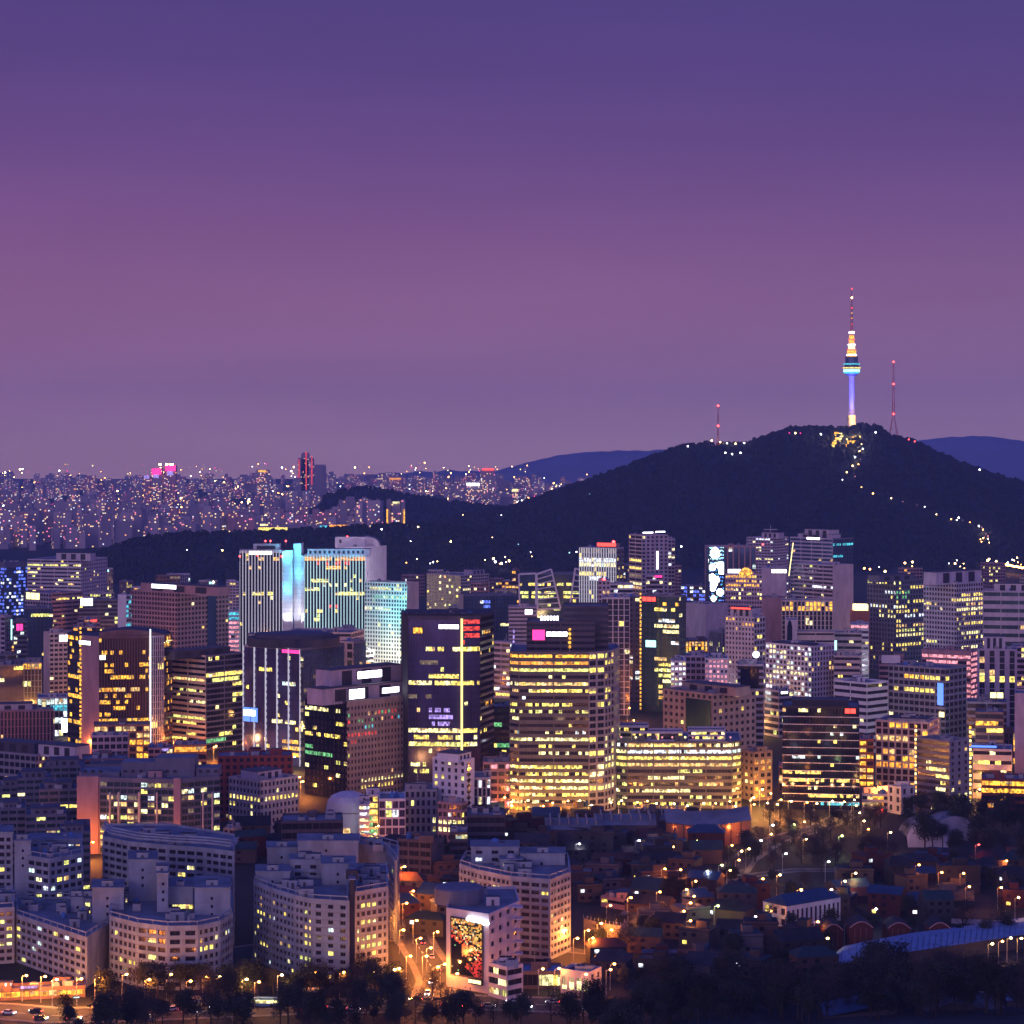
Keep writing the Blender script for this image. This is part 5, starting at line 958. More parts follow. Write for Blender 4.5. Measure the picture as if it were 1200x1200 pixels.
mm.build('screen', r); mm = M(); mm.obox(p, d, nr, ua - .5, ub + .5, .02, .47, za - .5, zb + .5, 'dark'); mm.build('screen_box', r)
mm = M(); ua, zc = on_face(q, 0, 550, 1076); ub, _ = on_face(q, 0, 574, 1080)
pts_ = [(0, .2), (.12, .75), (.22, .3), (.34, .25), (.45, .5), (.52, .1), (.62, .55), (.72, .15), (.82, -.1), (.92, .25), (1, -.2)]
for (a, b), (c, e2) in zip(pts_, pts_[1:]):
    A = p + d * (ua + (ub - ua) * a) + nr * 1.0; C_ = p + d * (ua + (ub - ua) * c) + nr * 1.0; mm.tube((A.x, A.y, zc - .6 + b * 1.6), (C_.x, C_.y, zc - .6 + e2 * 1.6), .72, .72, 'signwhite', 6)
mm.build('sign', r)
mm = M(); mm.lathe(P(538, 815), [(8.5, zt - 1), (8.5, zt + 4), (7.5, zt + 4.6)], 'bluesteel' if 0 else 'slate', 20); mm.build('rooftop_drum', r)
for k in range(5):   # outside stair on the right flank
    mm = M(); A = Vector(P(601, 808)); zz = 6 + k * 4.0; mm.tube((A.x, A.y - 2, zz), (A.x + 3.2, A.y + 1.6, zz + 3.6), .35, .35, 'palewall', 4); mm.box(A.x - .8, A.x + 3.5, A.y - 2.4, A.y + 1.5, zz + 3.6, zz + 3.9, 'palewall'); mm.build('stair_flight', r)
add_sign(r, q, 0, 551, 566, 1146, 1151, 'signyellow', out=1.2)
HERO.append((523, 610, 1060, MY, 'mosaic-screen building', q, 27))
B('shop_building', 'low corner block with white-lit windows attached right of the mosaic-screen building', 572, 594, 613, 1133, 779, ST(GR, 'palewall', bay=5, fh=3.4, p=.1), ST(RB, 'palewall', fh=3.4, sp=1.3, p=.5, pal='m', cell=2.2, rows=[(1150, .5, 1, 'w', 1), (1160, 0, 1, 'm', .9)]), cat='shop', units=3, ratio=1.3, short='low corner shop block')
B('shop_building', 'long white shop row with yellow windows under a blue metal roof', 605, None, 659, 1138, 796, ST(RB, 'hpale', fh=3.3, sp=1.2, cell=1.5, p=.3, pal='m', rows=[(1151, .5, 1, 'y', .95), (1158, .4, 1, 'y', .9), (1163, .3, 1, 'y', .6)]), cat='shop', d=14, units=2, roofmat='bluesteel')
B('shop_building', 'white columned house at the right end of the blue-roofed shop row', 657, 691, 705, 1139, 785, ST(GR, 'palewall', bay=5, fh=4, pw=3, p=.05), ST(GR, 'palewall', bay=3, fh=6.5, pw=.8, sp=1.6, p=.2, pal='w', tm=2.5, rows=[(1143, 0, 1, 'w', .9)]), cat='house', d=14, units=1, ratio=1.2, roofmat='roofdark')
B('shop_building', 'long row of glowing street shops below the left apartment wing', -20, None, 100, 1160, 778, ST(FN, 'brown', bay=3, pw=.35, pd=.2, fh=3.6, sp=.9, p=.75, pal='o', rows=[(1170, 0, 1, 'm', .8)], tm=1.2), cat='shop', d=8, units=4, signs=[(6, 13, 1152, 1155, 'signwhite', 0), (24, 44, 1155, 1159, 'violet', 0), (86, 93, 1168, 1175, 'signcyan', 0)])
B('greenhouse', 'small lit glass shed among the trees before the first apartment ring', 222, None, 236, 1172, 765, ST(GL, 'white', fh=2.5, bay=1.6, p=.9, pal='k'), cat='shed', units=0, d=6)
# white arcade
r, poly, z1 = B('school_building', 'long white arcaded school with arched openings under a blue roof', 894, 922, 985, 1062, 892, ST(GR, 'white', bay=2.4, fh=6.5, pw=1.1, sp=1.4, p=.02, rl=0, tm=1.8), ST(GR, 'white', bay=4, fh=5, pw=2, p=.02, rl=0), ratio=.45, cat='school', units=0, roofmat='bluedim', short='white arcaded school')
m = M(); q = inset(poly, -.4); c0 = (Vector(q[0]) + Vector(q[3])) / 2; c1 = (Vector(q[1]) + Vector(q[2])) / 2; zz = z1 + .02
R0 = c0.lerp(c1, .12); R1 = c0.lerp(c1, .9); zr = z1 + 3.2
V = lambda a, z: (a[0], a[1], z)
m.face([V(q[0], zz), V(q[1], zz), V(R1, zr), V(R0, zr)], 'bluedim'); m.face([V(q[2], zz), V(q[3], zz), V(R0, zr), V(R1, zr)], 'bluedim'); m.face([V(q[1], zz), V(q[2], zz), V(R1, zr)], 'bluedim'); m.face([V(q[3], zz), V(q[0], zz), V(R0, zr)], 'bluedim'); m.build('hip_roof', r)
# brick halls with curved gables
def brick_hall(px0, px1, ytop, ybase, label):
    Y = YG(ybase); r = root('brick_hall', *P((px0 + px1) / 2, Y), label, 'brick building', 'red brick halls with curved gables'); a, b = X(px0, Y), X(px1, Y); z = Z(ytop + 4, Y); D = 12
    m = M(); top = []
    n = 10
    for k in range(n + 1):
        t_ = k / n; top.append((a + (b - a) * t_, z + 2.2 * sin(pi * t_)))
    m.face([(a, Y, 0), (b, Y, 0)] + [(x, Y, zz) for x, zz in reversed(top)], 'hbrick'); m.face([(a, Y, 0), (a, Y + D, 0), (a, Y + D, z), (a, Y, z)][::-1], 'hbrick'); m.face([(b, Y, 0), (b, Y + D, 0), (b, Y + D, z), (b, Y, z)], 'hbrick')
    for k in range(3): m.box(a + (b - a) * (.2 + k * .25), a + (b - a) * (.2 + k * .25) + .18, Y - .12, Y - .01, 1, z, 'brown')
    m.build('wall', r); m = M()
    for (x0, z0), (x1, z1_) in zip(top, top[1:]): m.face([(x0, Y - .3, z0 + .15), (x1, Y - .3, z1_ + .15), (x1, Y + D, z1_ + .15), (x0, Y + D, z0 + .15)], 'hroofdark')
    m.build('roof', r); m = M()
    for (x0, z0), (x1, z1_) in zip(top, top[1:]): m.tube((x0, Y - .3, z0), (x1, Y - .3, z1_), .2, .2, 'pinkbrown', 5)
    m.build('gable_edge', r); m = M(); m.box((a + b) / 2 - 1, (a + b) / 2 + 1, Y - .1, Y - .02, 0, 2.8, 'dark'); m.build('door', r)
for a in ((966, 988, 1086, 1112, 'leftmost brick hall with a curved gable beside the street lamp'), (996, 1023, 1083, 1116, 'second brick hall with a curved gable from the left'), (1040, 1067, 1084, 1108, 'third brick hall with a curved gable from the left'), (1089, 1114, 1084, 1104, 'rightmost brick hall with a curved gable, next to the pale blue block')): brick_hall(*a)
B('office_building', 'pale blue striped two-storey block right of the brick halls', 1115, None, 1181, 1086, 905, ST(RB, 'palewall', fh=3.4, sp=1.8, glass='glassblue', p=0, rl=0), units=0, d=16, roofmat='bluesteel')
# long blue roof
r = root('sports_hall', *P(1090, 840), 'long low hall with a blue metal roof and rounded striped end', 'hall'); m = M(); mw = M()
pts = [(969, 1146, 1134), (985, 1132, 1114), (1010, 1126, 1105), (1060, 1116, 1099), (1130, 1106, 1094), (1215, 1093, 1082)]
pp_ = []
for x0, ye, yr in pts:
    Ye = (CH - 5) * F / (ye - HZ); Yr = Ye + 20; pp_.append(((X(x0, Ye), Ye, 5), (X(x0 + 2, Yr), Yr, max(5.8, Z(yr, Yr))), (X(x0 + 4, Yr + 12), Yr + 12, 5)))
for i, ((a0, a1, a2), (b0, b1, b2)) in enumerate(zip(pp_, pp_[1:])):
    m.face([a0, b0, b1, a1], 'bluepale'); m.face([a1, b1, b2, a2], 'bluepale'); mw.face([(a0[0], a0[1] + .6, 0), (b0[0], b0[1] + .6, 0), (b0[0], b0[1] + .6, 4.98), (a0[0], a0[1] + .6, 4.98)], 'hgrey')
    nseg = max(2, int((b0[0] - a0[0]) / 2.2))
    for k in range(nseg + 1):
        t_ = k / nseg; A = Vector(a0).lerp(Vector(b0), t_); Bq = Vector(a1).lerp(Vector(b1), t_); m.tube(A + Vector((0, 0, .06)), Bq + Vector((0, 0, .06)), .12, .12, 'hdark' if i < 2 else 'bluedim', 4, cap=False)
a0, a1, a2 = pp_[0]; mw.face([(a0[0], a0[1] + .6, 0), (a0[0], a0[1] + .6, 4.9), (a1[0], a1[1], a1[2] - .1), (a2[0], a2[1], 4.9), (a2[0], a2[1], 0)], 'hgrey')
mw.build('wall', r); m.build('roof', r)
# market halls and park domes
for (a, b, t_, Y, lab) in ((700, 768, 957, 1090, 'dark vaulted market roof left of the orange-lit arcade'), (640, 704, 962, 1070, 'long flat grey market roof in front of the large bright centre tower'), (742, 800, 951, 1120, 'grey segmented market roof just below the wide glowing block')):
    r = root('market_hall', *P((a + b) / 2, Y), lab, 'market hall'); m = M(); z = Z(t_ + 7, Y)
    x0, x1 = X(a, Y), X(b, Y); m.box(x0, x1, Y, Y + 22, 0, z - 1.2, 'darkwall'); m.build('wall', r); m = M(); n = 8
    for k in range(n):
        y0 = Y - .6 + 23 * k / n; y1 = Y - .6 + 23 * (k + 1) / n; h0 = 3.5 * sin(pi * k / n); h1 = 3.5 * sin(pi * (k + 1) / n)
        m.face([(x0 - .5, y0, z - 1.2 + h0), (x1 + .5, y0, z - 1.2 + h0), (x1 + .5, y1, z - 1.2 + h1), (x0 - .5, y1, z - 1.2 + h1)], 'roofdeck')
    for k in range(6): xx = x0 + (x1 - x0) * (k + .5) / 6; m.box(xx - .3, xx + .3, Y + 2, Y + 20, z + .6, z + 3.1, 'grey')
    m.build('roof', r)
r = root('market_hall', *P(835, 1085), 'market hall with an open front glowing orange under a segmented grey roof', 'market hall'); m = M()
fr = [P(780, 1082), P(812, 1074), P(845, 1076), P(880, 1090)]
for i, (A, Bq) in enumerate(zip(fr, fr[1:])):
    A = Vector(A); Bq = Vector(Bq); m.face([(A.x, A.y + .8, 0), (Bq.x, Bq.y + .8, 0), (Bq.x, Bq.y + .8, 10), (A.x, A.y + .8, 10)], 'orangelitwall')
    for k in range(3): t_ = k / 3; C_ = A.lerp(Bq, t_); m.tube((C_.x, C_.y, 0), (C_.x, C_.y, 10.5), .22, .22, 'dark', 5)
m.build('wall', r); m = M()
for A, Bq in zip(fr, fr[1:]):
    m.face([(A[0], A[1] - 1.5, 10.6), (Bq[0], Bq[1] - 1.5, 10.6), (Bq[0], Bq[1] + 12, 15), (A[0], A[1] + 12, 15)], 'roofdeck'); m.face([(A[0], A[1] + 12, 15), (Bq[0], Bq[1] + 12, 15), (Bq[0], Bq[1] + 26, 11), (A[0], A[1] + 26, 11)], 'roofdeck')
m.build('roof', r)
for k, px in enumerate((790, 806, 822, 838, 854, 870)):
    ld = bpy.data.lights.new('ceiling_light', 'POINT'); lo = bpy.data.objects.new('ceiling_light', ld); COL.objects.link(lo); lo.parent = r; x, y = P(px, 1079 if 800 < px < 850 else 1083); lo.location = (x - r['_o'][0], y - 2.8 - r['_o'][1], 8.5); ld.energy = 900; ld.color = (1, .42, .12); ld.shadow_soft_size = .4
for (a, b, t_, yb, lab) in ((1064, 1112, 964, 993, 'pale shell-shaped hall roof in the dark park by the grey edge-lit block'), (1094, 1150, 958, 985, 'second darker curved roof overlapping the pale shell hall')):
    Y = YG(yb); r = root('park_hall', *P((a + b) / 2, Y + 10), lab, 'hall'); m = M(); x0, x1 = X(a, Y), X(b, Y); H = Z(t_, Y); n = 12
    for k in range(n):
        t0, t1 = k / n, (k + 1) / n; f = lambda t: H * (sin(pi * min(1, t * 1.0 + .02)) ** .35 if t < .97 else .3)
        m.face([(x0 + (x1 - x0) * t0, Y, 0), (x0 + (x1 - x0) * t1, Y, 0), (x0 + (x1 - x0) * t1, Y + 3, f(t1)), (x0 + (x1 - x0) * t0, Y + 3, f(t0))], 'palewall' if 'pale' == lab[:4] else 'grey')
        m.face([(x0 + (x1 - x0) * t0, Y + 3, f(t0)), (x0 + (x1 - x0) * t1, Y + 3, f(t1)), (x0 + (x1 - x0) * t1, Y + 26, f(t1) * .9), (x0 + (x1 - x0) * t0, Y + 26, f(t0) * .9)], 'roofdeck')
    m.build('shell', r)
# curved yellow-lit retaining wall and red-lit villa
r = root('retaining_wall', *P(710, 862), 'curved retaining wall glowing yellow under orange lamps', 'wall'); m = M(); arc = [P(684 + 52 * k / 12, 880 - 14 * sin(pi * k / 24) + (k > 10) * (k - 10) * 6) for k in range(13)]
for A, Bq in zip(arc, arc[1:]): m.face([(A[0], A[1], 0), (Bq[0], Bq[1], 0), (Bq[0], Bq[1], 7), (A[0], A[1], 7)], 'retain'); m.face([(A[0], A[1], 7), (Bq[0], Bq[1], 7), (Bq[0], Bq[1] + 1, 7), (A[0], A[1] + 1, 7)], 'pavement')
m.build('wall_face', r); m = M()
for k in range(0, 13): m.tube((arc[k][0], arc[k][1] + .5, 7), (arc[k][0], arc[k][1] + .5, 8.2), .1, .1, 'steel', 4)
m.build('railing', r)
r, poly, z1 = B('villa', 'four-storey stepped villa lit orange-red by a street lamp', 704, 733, 748, 1054, 930, ST(RB, 'pinkbrown', fh=3, sp=1.9, p=.1), ST(RB, 'pinkbrown', fh=3, sp=1.9, p=.06), cat='villa', ratio=1.5, units=2, short='orange-red lit villa', pent=[(710, 728, 1046, 'pinkbrown')])

# ------------------------------------------------------------------ tower on the hill and its masts
NY = 4150
nx_, ny_ = P(998, NY); zb0 = Z(507, NY)
r = root('observation_tower', nx_, ny_, 'tall needle tower with a blue-lit shaft and round deck on the hilltop', 'tower', z=0)
zz = lambda py: Z(py, NY)
m = M(); m.lathe((nx_, ny_), [(9, zb0 - 12), (9, zz(500)), (7.5, zz(499)), (7.5, zz(490)), (8.4, zz(489)), (8.4, zz(486)), (6, zz(485)), (5.4, zz(480))], ['cream'] * 7, 20); m.build('tower_base', r)
m = M(); m.lathe((nx_, ny_), [(4.9, zz(480)), (4.7, zz(443)), (5.5, zz(441))], 'white', 20); m.build('shaft', r)
m = M(); m.lathe((nx_, ny_), [(6, zz(441)), (13, zz(438)), (14.5, zz(436)), (14.5, zz(433))], ['steel', 'cyanlit', 'signcyan'], 24); m.build('lower_deck', r)
m = M(); m.lathe((nx_, ny_), [(13, zz(433)), (15.5, zz(432)), (15.5, zz(430.5)), (12, zz(430)), (12, zz(428)), (14.8, zz(427.6)), (14.8, zz(426))], ['slate', 'yellow', 'slate', 'glassblue', 'slate', 'cyanlit'], 24); m.build('upper_deck', r)
m = M(); m.lathe((nx_, ny_), [(11.5, zz(426)), (11.5, zz(419)), (10.5, zz(418))], ['glassblue', 'slate'], 24); m.build('roof_drum', r)
m = M(); m.lathe((nx_, ny_), [(8.5, zz(418)), (8, zz(411)), (6, zz(410)), (6, zz(403)), (4.8, zz(402)), (4.4, zz(393))], ['amber', 'orange', 'signyellow', 'redlit', 'amber'], 16); m.build('lit_mast_foot', r)  # mast foot emits, its orange floodlight put into the surface
for k in range(4): m = M(); m.lathe((nx_, ny_), [(9.0 - k * 1.1, zz(416.5 - k * 6)), (9.0 - k * 1.1, zz(415.3 - k * 6))], 'signwhite' if k % 2 == 0 else 'signred', 16); m.build('light_ring', r)
m = M(); m.lathe((nx_, ny_), [(4.9, zz(391)), (4.9, zz(388.5))], 'signwhite', 16); m.build('light_ring', r)
m = M()
for k in range(4):
    a = k * pi / 2 + .4; m.tube((nx_ + 2.2 * cos(a), ny_ + 2.2 * sin(a), zz(393)), (nx_ + 1.0 * cos(a), ny_ + 1.0 * sin(a), zz(350)), .4, .3, 'redsteel', 5)
for k in range(22):
    t0 = k / 22; z0 = zz(392 - 42 * t0); z1 = zz(392 - 42 * (t0 + 1 / 22)); w = 2.2 - 1.2 * t0; s = 1 if k % 2 else -1; m.tube((nx_ - w * s, ny_ - w, z0), (nx_ + w * s, ny_ - w, z1), .28, .28, 'redsteel' if (k // 3) % 2 else 'white', 4)
m.build('lattice_mast', r)
m = M(); m.tube((nx_, ny_, zz(350)), (nx_, ny_, zz(339)), .6, .35, 'redsteel', 6); m.build('antenna', r)
for py, mt, rd in ((338.5, 'signred', 1.5), (349, 'lampwarm', 1.5), (361, 'signred', 1.2), (367, 'amber', 1.2), (373, 'amber', 1.2), (380, 'redlit', 1.2)):
    m = M(); m.ball((nx_, ny_ - 2.2, zz(py)), rd, mt, 8, 5); m.build('beacon', r)
def plight(par, x, y, z, e, col, size=.5, nm='floodlight', typ='POINT'):
    ld = bpy.data.lights.new(nm, typ); lo = bpy.data.objects.new(nm, ld); COL.objects.link(lo); o = par['_o'] if '_o' in par else tuple(par.location)
    lo.parent = par; lo.location = (x - o[0], y - o[1], z - o[2]); ld.energy = e; ld.color = col; ld.shadow_soft_size = size; return lo
for py in (446, 455, 464, 473): plight(r, nx_ - 5, ny_ - 16, zz(py), 15000, (.035, .05, 1)); plight(r, nx_ + 9, ny_ - 14, zz(py), 6000, (.035, .05, 1))
plight(r, nx_, ny_ - 15, zz(478), 1500, (.4, .45, 1)); plight(r, nx_, ny_ - 18, zz(490), 26000, (1, .6, .14)); plight(r, nx_ + 4, ny_ - 16, zz(500), 26000, (1, .75, .3))
# summit pavilions, lit yellow
rs = random.Random(44)
for k in range(16):
    px = rs.uniform(977, 1006); py = rs.uniform(508, 524); h = hit(px, py)
    if not h: continue
    x, y, z = h; r = root('summit_pavilion', x, y, 'small yellow-lit pavilion on the summit below the needle tower', 'pavilion', 'lit pavilions below the needle tower', z=z - 3)
    m = M(); w = rs.uniform(3, 8); m.box(x - w, x + w, y - 2, y + 4, z - 3, z + 3.2, rs.choice(['yellow', 'pale', 'amber', 'brown'])); m.build('lit_front', r)
    m = M(); m.box(x - w - .6, x + w + .6, y - 2.6, y + 4.6, z + 3.21, z + 4, 'dark'); m.build('roof', r)
for px, py, e_ in ((980, 516, 30000), (990, 520, 30000), (1000, 513, 40000), (1004, 528, 20000), (1000, 545, 12000), (845, 522, 16000), (862, 523, 12000), (1150, 630, 9000), (1154, 622, 9000)):
    h = hit(px, py)
    if h: plight(r, h[0], h[1] - 8, h[2] + 9, e_, (1, .68, .3))
# masts
def mast(px, ytop, ybase, Y, label, reds, spread):
    x, y = P(px, Y); z0 = ground(px, Y) - 2; z1 = Z(ytop, Y); r = root('radio_mast', x, y, label, 'radio mast'); m = M(); H = z1 - z0
    for k in range(4):
        a = k * pi / 2 + pi / 4; c = (cos(a), sin(a))
        m.tube((x + c[0] * spread, y + c[1] * spread, z0), (x + c[0] * spread * .25, y + c[1] * spread * .25, z0 + H * .25), .55, .5, 'redsteel', 4); m.tube((x + c[0] * spread * .25, y + c[1] * spread * .25, z0 + H * .25), (x + c[0] * .8, y + c[1] * .8, z1), .5, .35, 'redsteel', 4)
    n = 26
    for k in range(n):
        za = z0 + H * k / n; zb = z0 + H * (k + 1) / n; w = lambda t: (spread * (1 - 3 * t) if t < .25 else spread * .25 * (1 - (t - .25) / .75) + .8) * .7
        a, b = w(k / n), w((k + 1) / n); s = 1 if k % 2 else -1; m.tube((x - a * s, y - a, za), (x + b * s, y - b, zb), .3, .3, 'redsteel' if (k // 4) % 2 == 0 else 'white', 4)
    m.build('lattice', r)
    for py in reds:
        m = M(); m.ball((x, y - 1.5, Z(py, Y)), 1.7, 'lampred', 8, 5); m.box(x - 5, x + 5, y - .6, y + .6, Z(py, Y) - .5, Z(py, Y) - .1, 'redlit'); m.build('beacon', r)
mast(1047, 423, 516, 4150, 'tall red lattice mast with three rings of beacons on the hill', (424, 450, 485, 514), 11)
mast(841.5, 474, 520, 4100, 'short red lattice mast on the shoulder of the hill', (475.5, 499), 6)
# ------------------------------------------------------------------ lamps of the hill (far, one mesh each)
LAMPS = {}
def lamp_mesh(mt, rad, h=6):
    k = (mt, rad, h)
    if k not in LAMPS:
        m = M(); m.tube((0, 0, 0), (0, 0, h), .2, .12, 'dark', 4, cap=False); m.ball((0, 0, h + rad * .6), rad, mt, 6, 4); LAMPS[k] = m.mesh('street_lamp')
    return LAMPS[k]
FARL = M()
def far_lamp(px, py, mt='lampwarm', rad=1.3, label=None, group=None, h=8):
    q = hit(px, py + h * .66)
    if not q: return
    if label is None:
        FARL.tube((q[0], q[1], q[2]), (q[0], q[1], q[2] + h), .2, .12, 'dark', 4, cap=False); FARL.ball((q[0], q[1], q[2] + h + rad * .6), rad, mt, 6, 4); return
    o = bpy.data.objects.new('street_lamp', lamp_mesh(mt, rad, h)); COL.objects.link(o); o.location = (q[0], q[1], q[2]); tag(o, label, 'street lamp', group)
for px, py, mt in [(808, 517, 'w'), (820, 516, 'w'), (834, 517, 'o'), (844, 519, 'o'), (852, 520, 'w'), (862, 521, 'o'), (872, 520, 'w'), (806, 524, 'w'), (850, 532, 'w'), (858, 533, 'w'), (868, 532, 'w'), (932, 509, 'o'), (962, 510, 'w'), (1026, 508, 'w'), (925, 508, 'p'), (938, 509, 'p'), (1148, 551, 'w'), (1072, 518, 'r'), (1065, 516, 'r')]:
    far_lamp(px, py, {'w': 'lampwhite', 'o': 'lampwarm', 'r': 'lampred', 'p': 'signpink'}[mt], 1.15, 'bright lamp on the ridge line near the masts', 'lamps along the hill ridge')
path = [(1010, 522), (1007, 530), (1008, 540), (1000, 548), (992, 555), (1003, 560), (988, 564), (1010, 572), (1022, 580), (1044, 586), (1058, 590), (1075, 594), (1084, 596), (1097, 604), (1115, 610), (1122, 611), (1136, 614), (1148, 618), (1152, 622), (1155, 627), (1153, 632), (1151, 637), (1160, 638), (1157, 630), (1150, 620), (1128, 611), (1124, 608), (1005, 545), (1003, 537), (1012, 528), (1150, 634), (1158, 634)]
for i, (px, py) in enumerate(path): far_lamp(px + rs.uniform(-1, 1), py, rs.choice(['lampwarm', 'lampwhite', 'lamporange', 'pinklit']), rs.choice([.6, .8, 1.1]), 'warm lamp along the winding road down the tower hill', 'lamps of the winding hill road')
for _ in range(17):
    px, py = rs.choice([(rs.uniform(540, 700), rs.uniform(606, 655)), (rs.uniform(480, 640), rs.uniform(590, 612)), (rs.uniform(470, 540), rs.uniform(600, 660)), (rs.uniform(640, 715), rs.uniform(578, 586)), (rs.uniform(160, 290), rs.uniform(640, 650)), (rs.uniform(440, 500), rs.uniform(612, 640)), (rs.uniform(560, 730), rs.uniform(648, 652)), (rs.uniform(720, 830), rs.uniform(640, 648))])
    far_lamp(px, py, rs.choice(['lampwhite', 'lampwhite', 'lampwarm', 'signcyan']), rs.choice([.5, .7, 1.0]))
for _ in range(44):
    px = rs.choice([rs.uniform(1003, 1200), rs.uniform(1110, 1200), rs.uniform(1003, 1200), rs.uniform(475, 600)]); py = 668 - (px - 1000) * .045 + rs.uniform(-4, 6) if px > 900 else rs.uniform(655, 664)
    far_lamp(px, py, rs.choice(['lampwarm', 'lamporange', 'lampwhite', 'lampwarm']), rs.choice([.6, .9, 1.3]), h=9)
for k in range(14):      # lit viaduct at the right
    far_lamp(1172 + k * 2.1, 663 + k * .4, 'lamporange', 1.4, h=9)
tag(FARL.build('distant_street_lights'), kind='stuff')

# ------------------------------------------------------------------ the far city
def facade_mat(name, wall, dens, cw=3.2, ch=3.0, k=1.0):
    m = bpy.data.materials.new(name); m.use_nodes = True; t = m.node_tree; b = t.nodes['Principled BSDF']; b.inputs['Roughness'].default_value = .8; b.inputs['Base Color'].default_value = (*wall, 1)
    g = N(t, 'ShaderNodeNewGeometry'); s = N(t, 'ShaderNodeVectorMath', operation='DIVIDE'); s.inputs[1].default_value = (cw, 40, ch); fl = N(t, 'ShaderNodeVectorMath', operation='FLOOR'); wn = N(t, 'ShaderNodeTexWhiteNoise')
    t.links.new(g.outputs['Position'], s.inputs[0]); t.links.new(s.outputs[0], fl.inputs[0]); t.links.new(fl.outputs[0], wn.inputs['Vector'])
    lt = N(t, 'ShaderNodeMath', operation='LESS_THAN'); lt.inputs[1].default_value = dens; t.links.new(wn.outputs['Value'], lt.inputs[0])
    fr = N(t, 'ShaderNodeVectorMath', operation='FRACTION'); t.links.new(s.outputs[0], fr.inputs[0]); sx = N(t, 'ShaderNodeSeparateXYZ'); t.links.new(fr.outputs[0], sx.inputs[0])
    a = N(t, 'ShaderNodeMath', operation='GREATER_THAN'); a.inputs[1].default_value = .3; t.links.new(sx.outputs['Z'], a.inputs[0]); a2 = N(t, 'ShaderNodeMath', operation='GREATER_THAN'); a2.inputs[1].default_value = .25; t.links.new(sx.outputs['X'], a2.inputs[0])
    mu = N(t, 'ShaderNodeMath', operation='MULTIPLY'); t.links.new(a.outputs[0], mu.inputs[0]); t.links.new(a2.outputs[0], mu.inputs[1]); mu2 = N(t, 'ShaderNodeMath', operation='MULTIPLY'); t.links.new(mu.outputs[0], mu2.inputs[0]); t.links.new(lt.outputs[0], mu2.inputs[1])
    sn = N(t, 'ShaderNodeSeparateXYZ'); t.links.new(g.outputs['Normal'], sn.inputs[0]); ab = N(t, 'ShaderNodeMath', operation='LESS_THAN'); ab.inputs[1].default_value = .5; t.links.new(sn.outputs['Z'], ab.inputs[0])
    mu3 = N(t, 'ShaderNodeMath', operation='MULTIPLY'); t.links.new(mu2.outputs[0], mu3.inputs[0]); t.links.new(ab.outputs[0], mu3.inputs[1])
    st = N(t, 'ShaderNodeMath', operation='MULTIPLY'); st.inputs[1].default_value = k; t.links.new(mu3.outputs[0], st.inputs[0])
    cr = N(t, 'ShaderNodeValToRGB'); cr.color_ramp.interpolation = 'CONSTANT'; E = cr.color_ramp.elements
    while len(E) < 5: E.new(.5)
    for e, (p_, c) in zip(E, [(0, (1, .62, .25)), (.34, (1, .82, .5)), (.52, (1, .36, .10)), (.76, (.8, .85, 1)), (.86, (1, .22, .35))]): e.position = p_; e.color = (*c, 1)
    s2 = N(t, 'ShaderNodeSeparateColor'); t.links.new(wn.outputs['Color'], s2.inputs[0]); t.links.new(s2.outputs[1], cr.inputs[0])
    t.links.new(cr.outputs[0], b.inputs['Emission Color']); t.links.new(st.outputs[0], b.inputs['Emission Strength']); m.cycles.emission_sampling = 'NONE'; MATS[name] = m
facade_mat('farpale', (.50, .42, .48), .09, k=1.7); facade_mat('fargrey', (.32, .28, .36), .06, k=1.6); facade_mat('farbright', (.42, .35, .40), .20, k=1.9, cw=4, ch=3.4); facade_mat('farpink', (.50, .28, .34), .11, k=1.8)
rs = random.Random(77)
FARB = {}
def far_mesh(w, d, h, m, kind):
    k = (w, d, h, m, kind)
    if k not in FARB:
        q = M(); q.box(-w, w, -d, d, 0, h, m, top='farwall')
        if kind == 0: q.box(-w * .4, w * .3, -d * .5, d * .5, h, h + 4, 'farwall')
        elif kind == 1:
            q.box(-w * .9, -w * .5, -d * .5, d * .5, h, h + 3, 'farwall'); q.box(w * .3, w * .6, -d * .5, d * .5, h, h + 3, 'farwall')
        else: q.box(-w * .8, w * .8, -d * .8, d * .8, h, h + 6, m, top='farwall')
        for s in (-1, 1): q.box(w * s - .4, w * s + .4, -d - .4, -d + .4, 0, h + .6, 'farwall')
        FARB[k] = q.mesh('apartment_tower')
    return FARB[k]
zones = {0: ('pale apartment tower in the dense band of blocks beyond the wooded spur', 'dense apartment towers beyond the wooded spur'),
         1: ('hazy block of the distant city spreading to the left horizon', 'blocks of the distant hazy city'),
         2: ('small lit block in the hazy gap between the two dark hills', 'blocks in the gap between the hills')}
made = 0
def far_b(px, Y, h, w, d, m, zone, kind):
    x, y = P(px, Y); o = bpy.data.objects.new('apartment_tower', far_mesh(w, d, h, m, kind)); COL.objects.link(o); o.location = (x, y, -.5); o.rotation_euler.z = rs.uniform(-.5, .5); tag(o, zones[zone][0], 'apartment tower', zones[zone][1])
for i in range(150):     # dense pale towers, foot at y 640..655, tops 600..625
    px = -5 + 480 * (i + rs.random()) / 150; Y = rs.choice([4150, 4350, 4600, 4850, 5150]) * rs.uniform(.98, 1.02)
    if px > 395: Y = rs.uniform(4250, 4550)
    if px > 448: continue
    far_b(px, Y, rs.choice([38, 44, 50, 58, 66]) + (14 if px > 395 else 0), rs.choice([6, 8, 11, 15]), rs.choice([6, 8]), rs.choice(['farpale', 'farpale', 'farpale', 'fargrey', 'farpink']), 0, rs.choice([0, 1, 1, 2]))
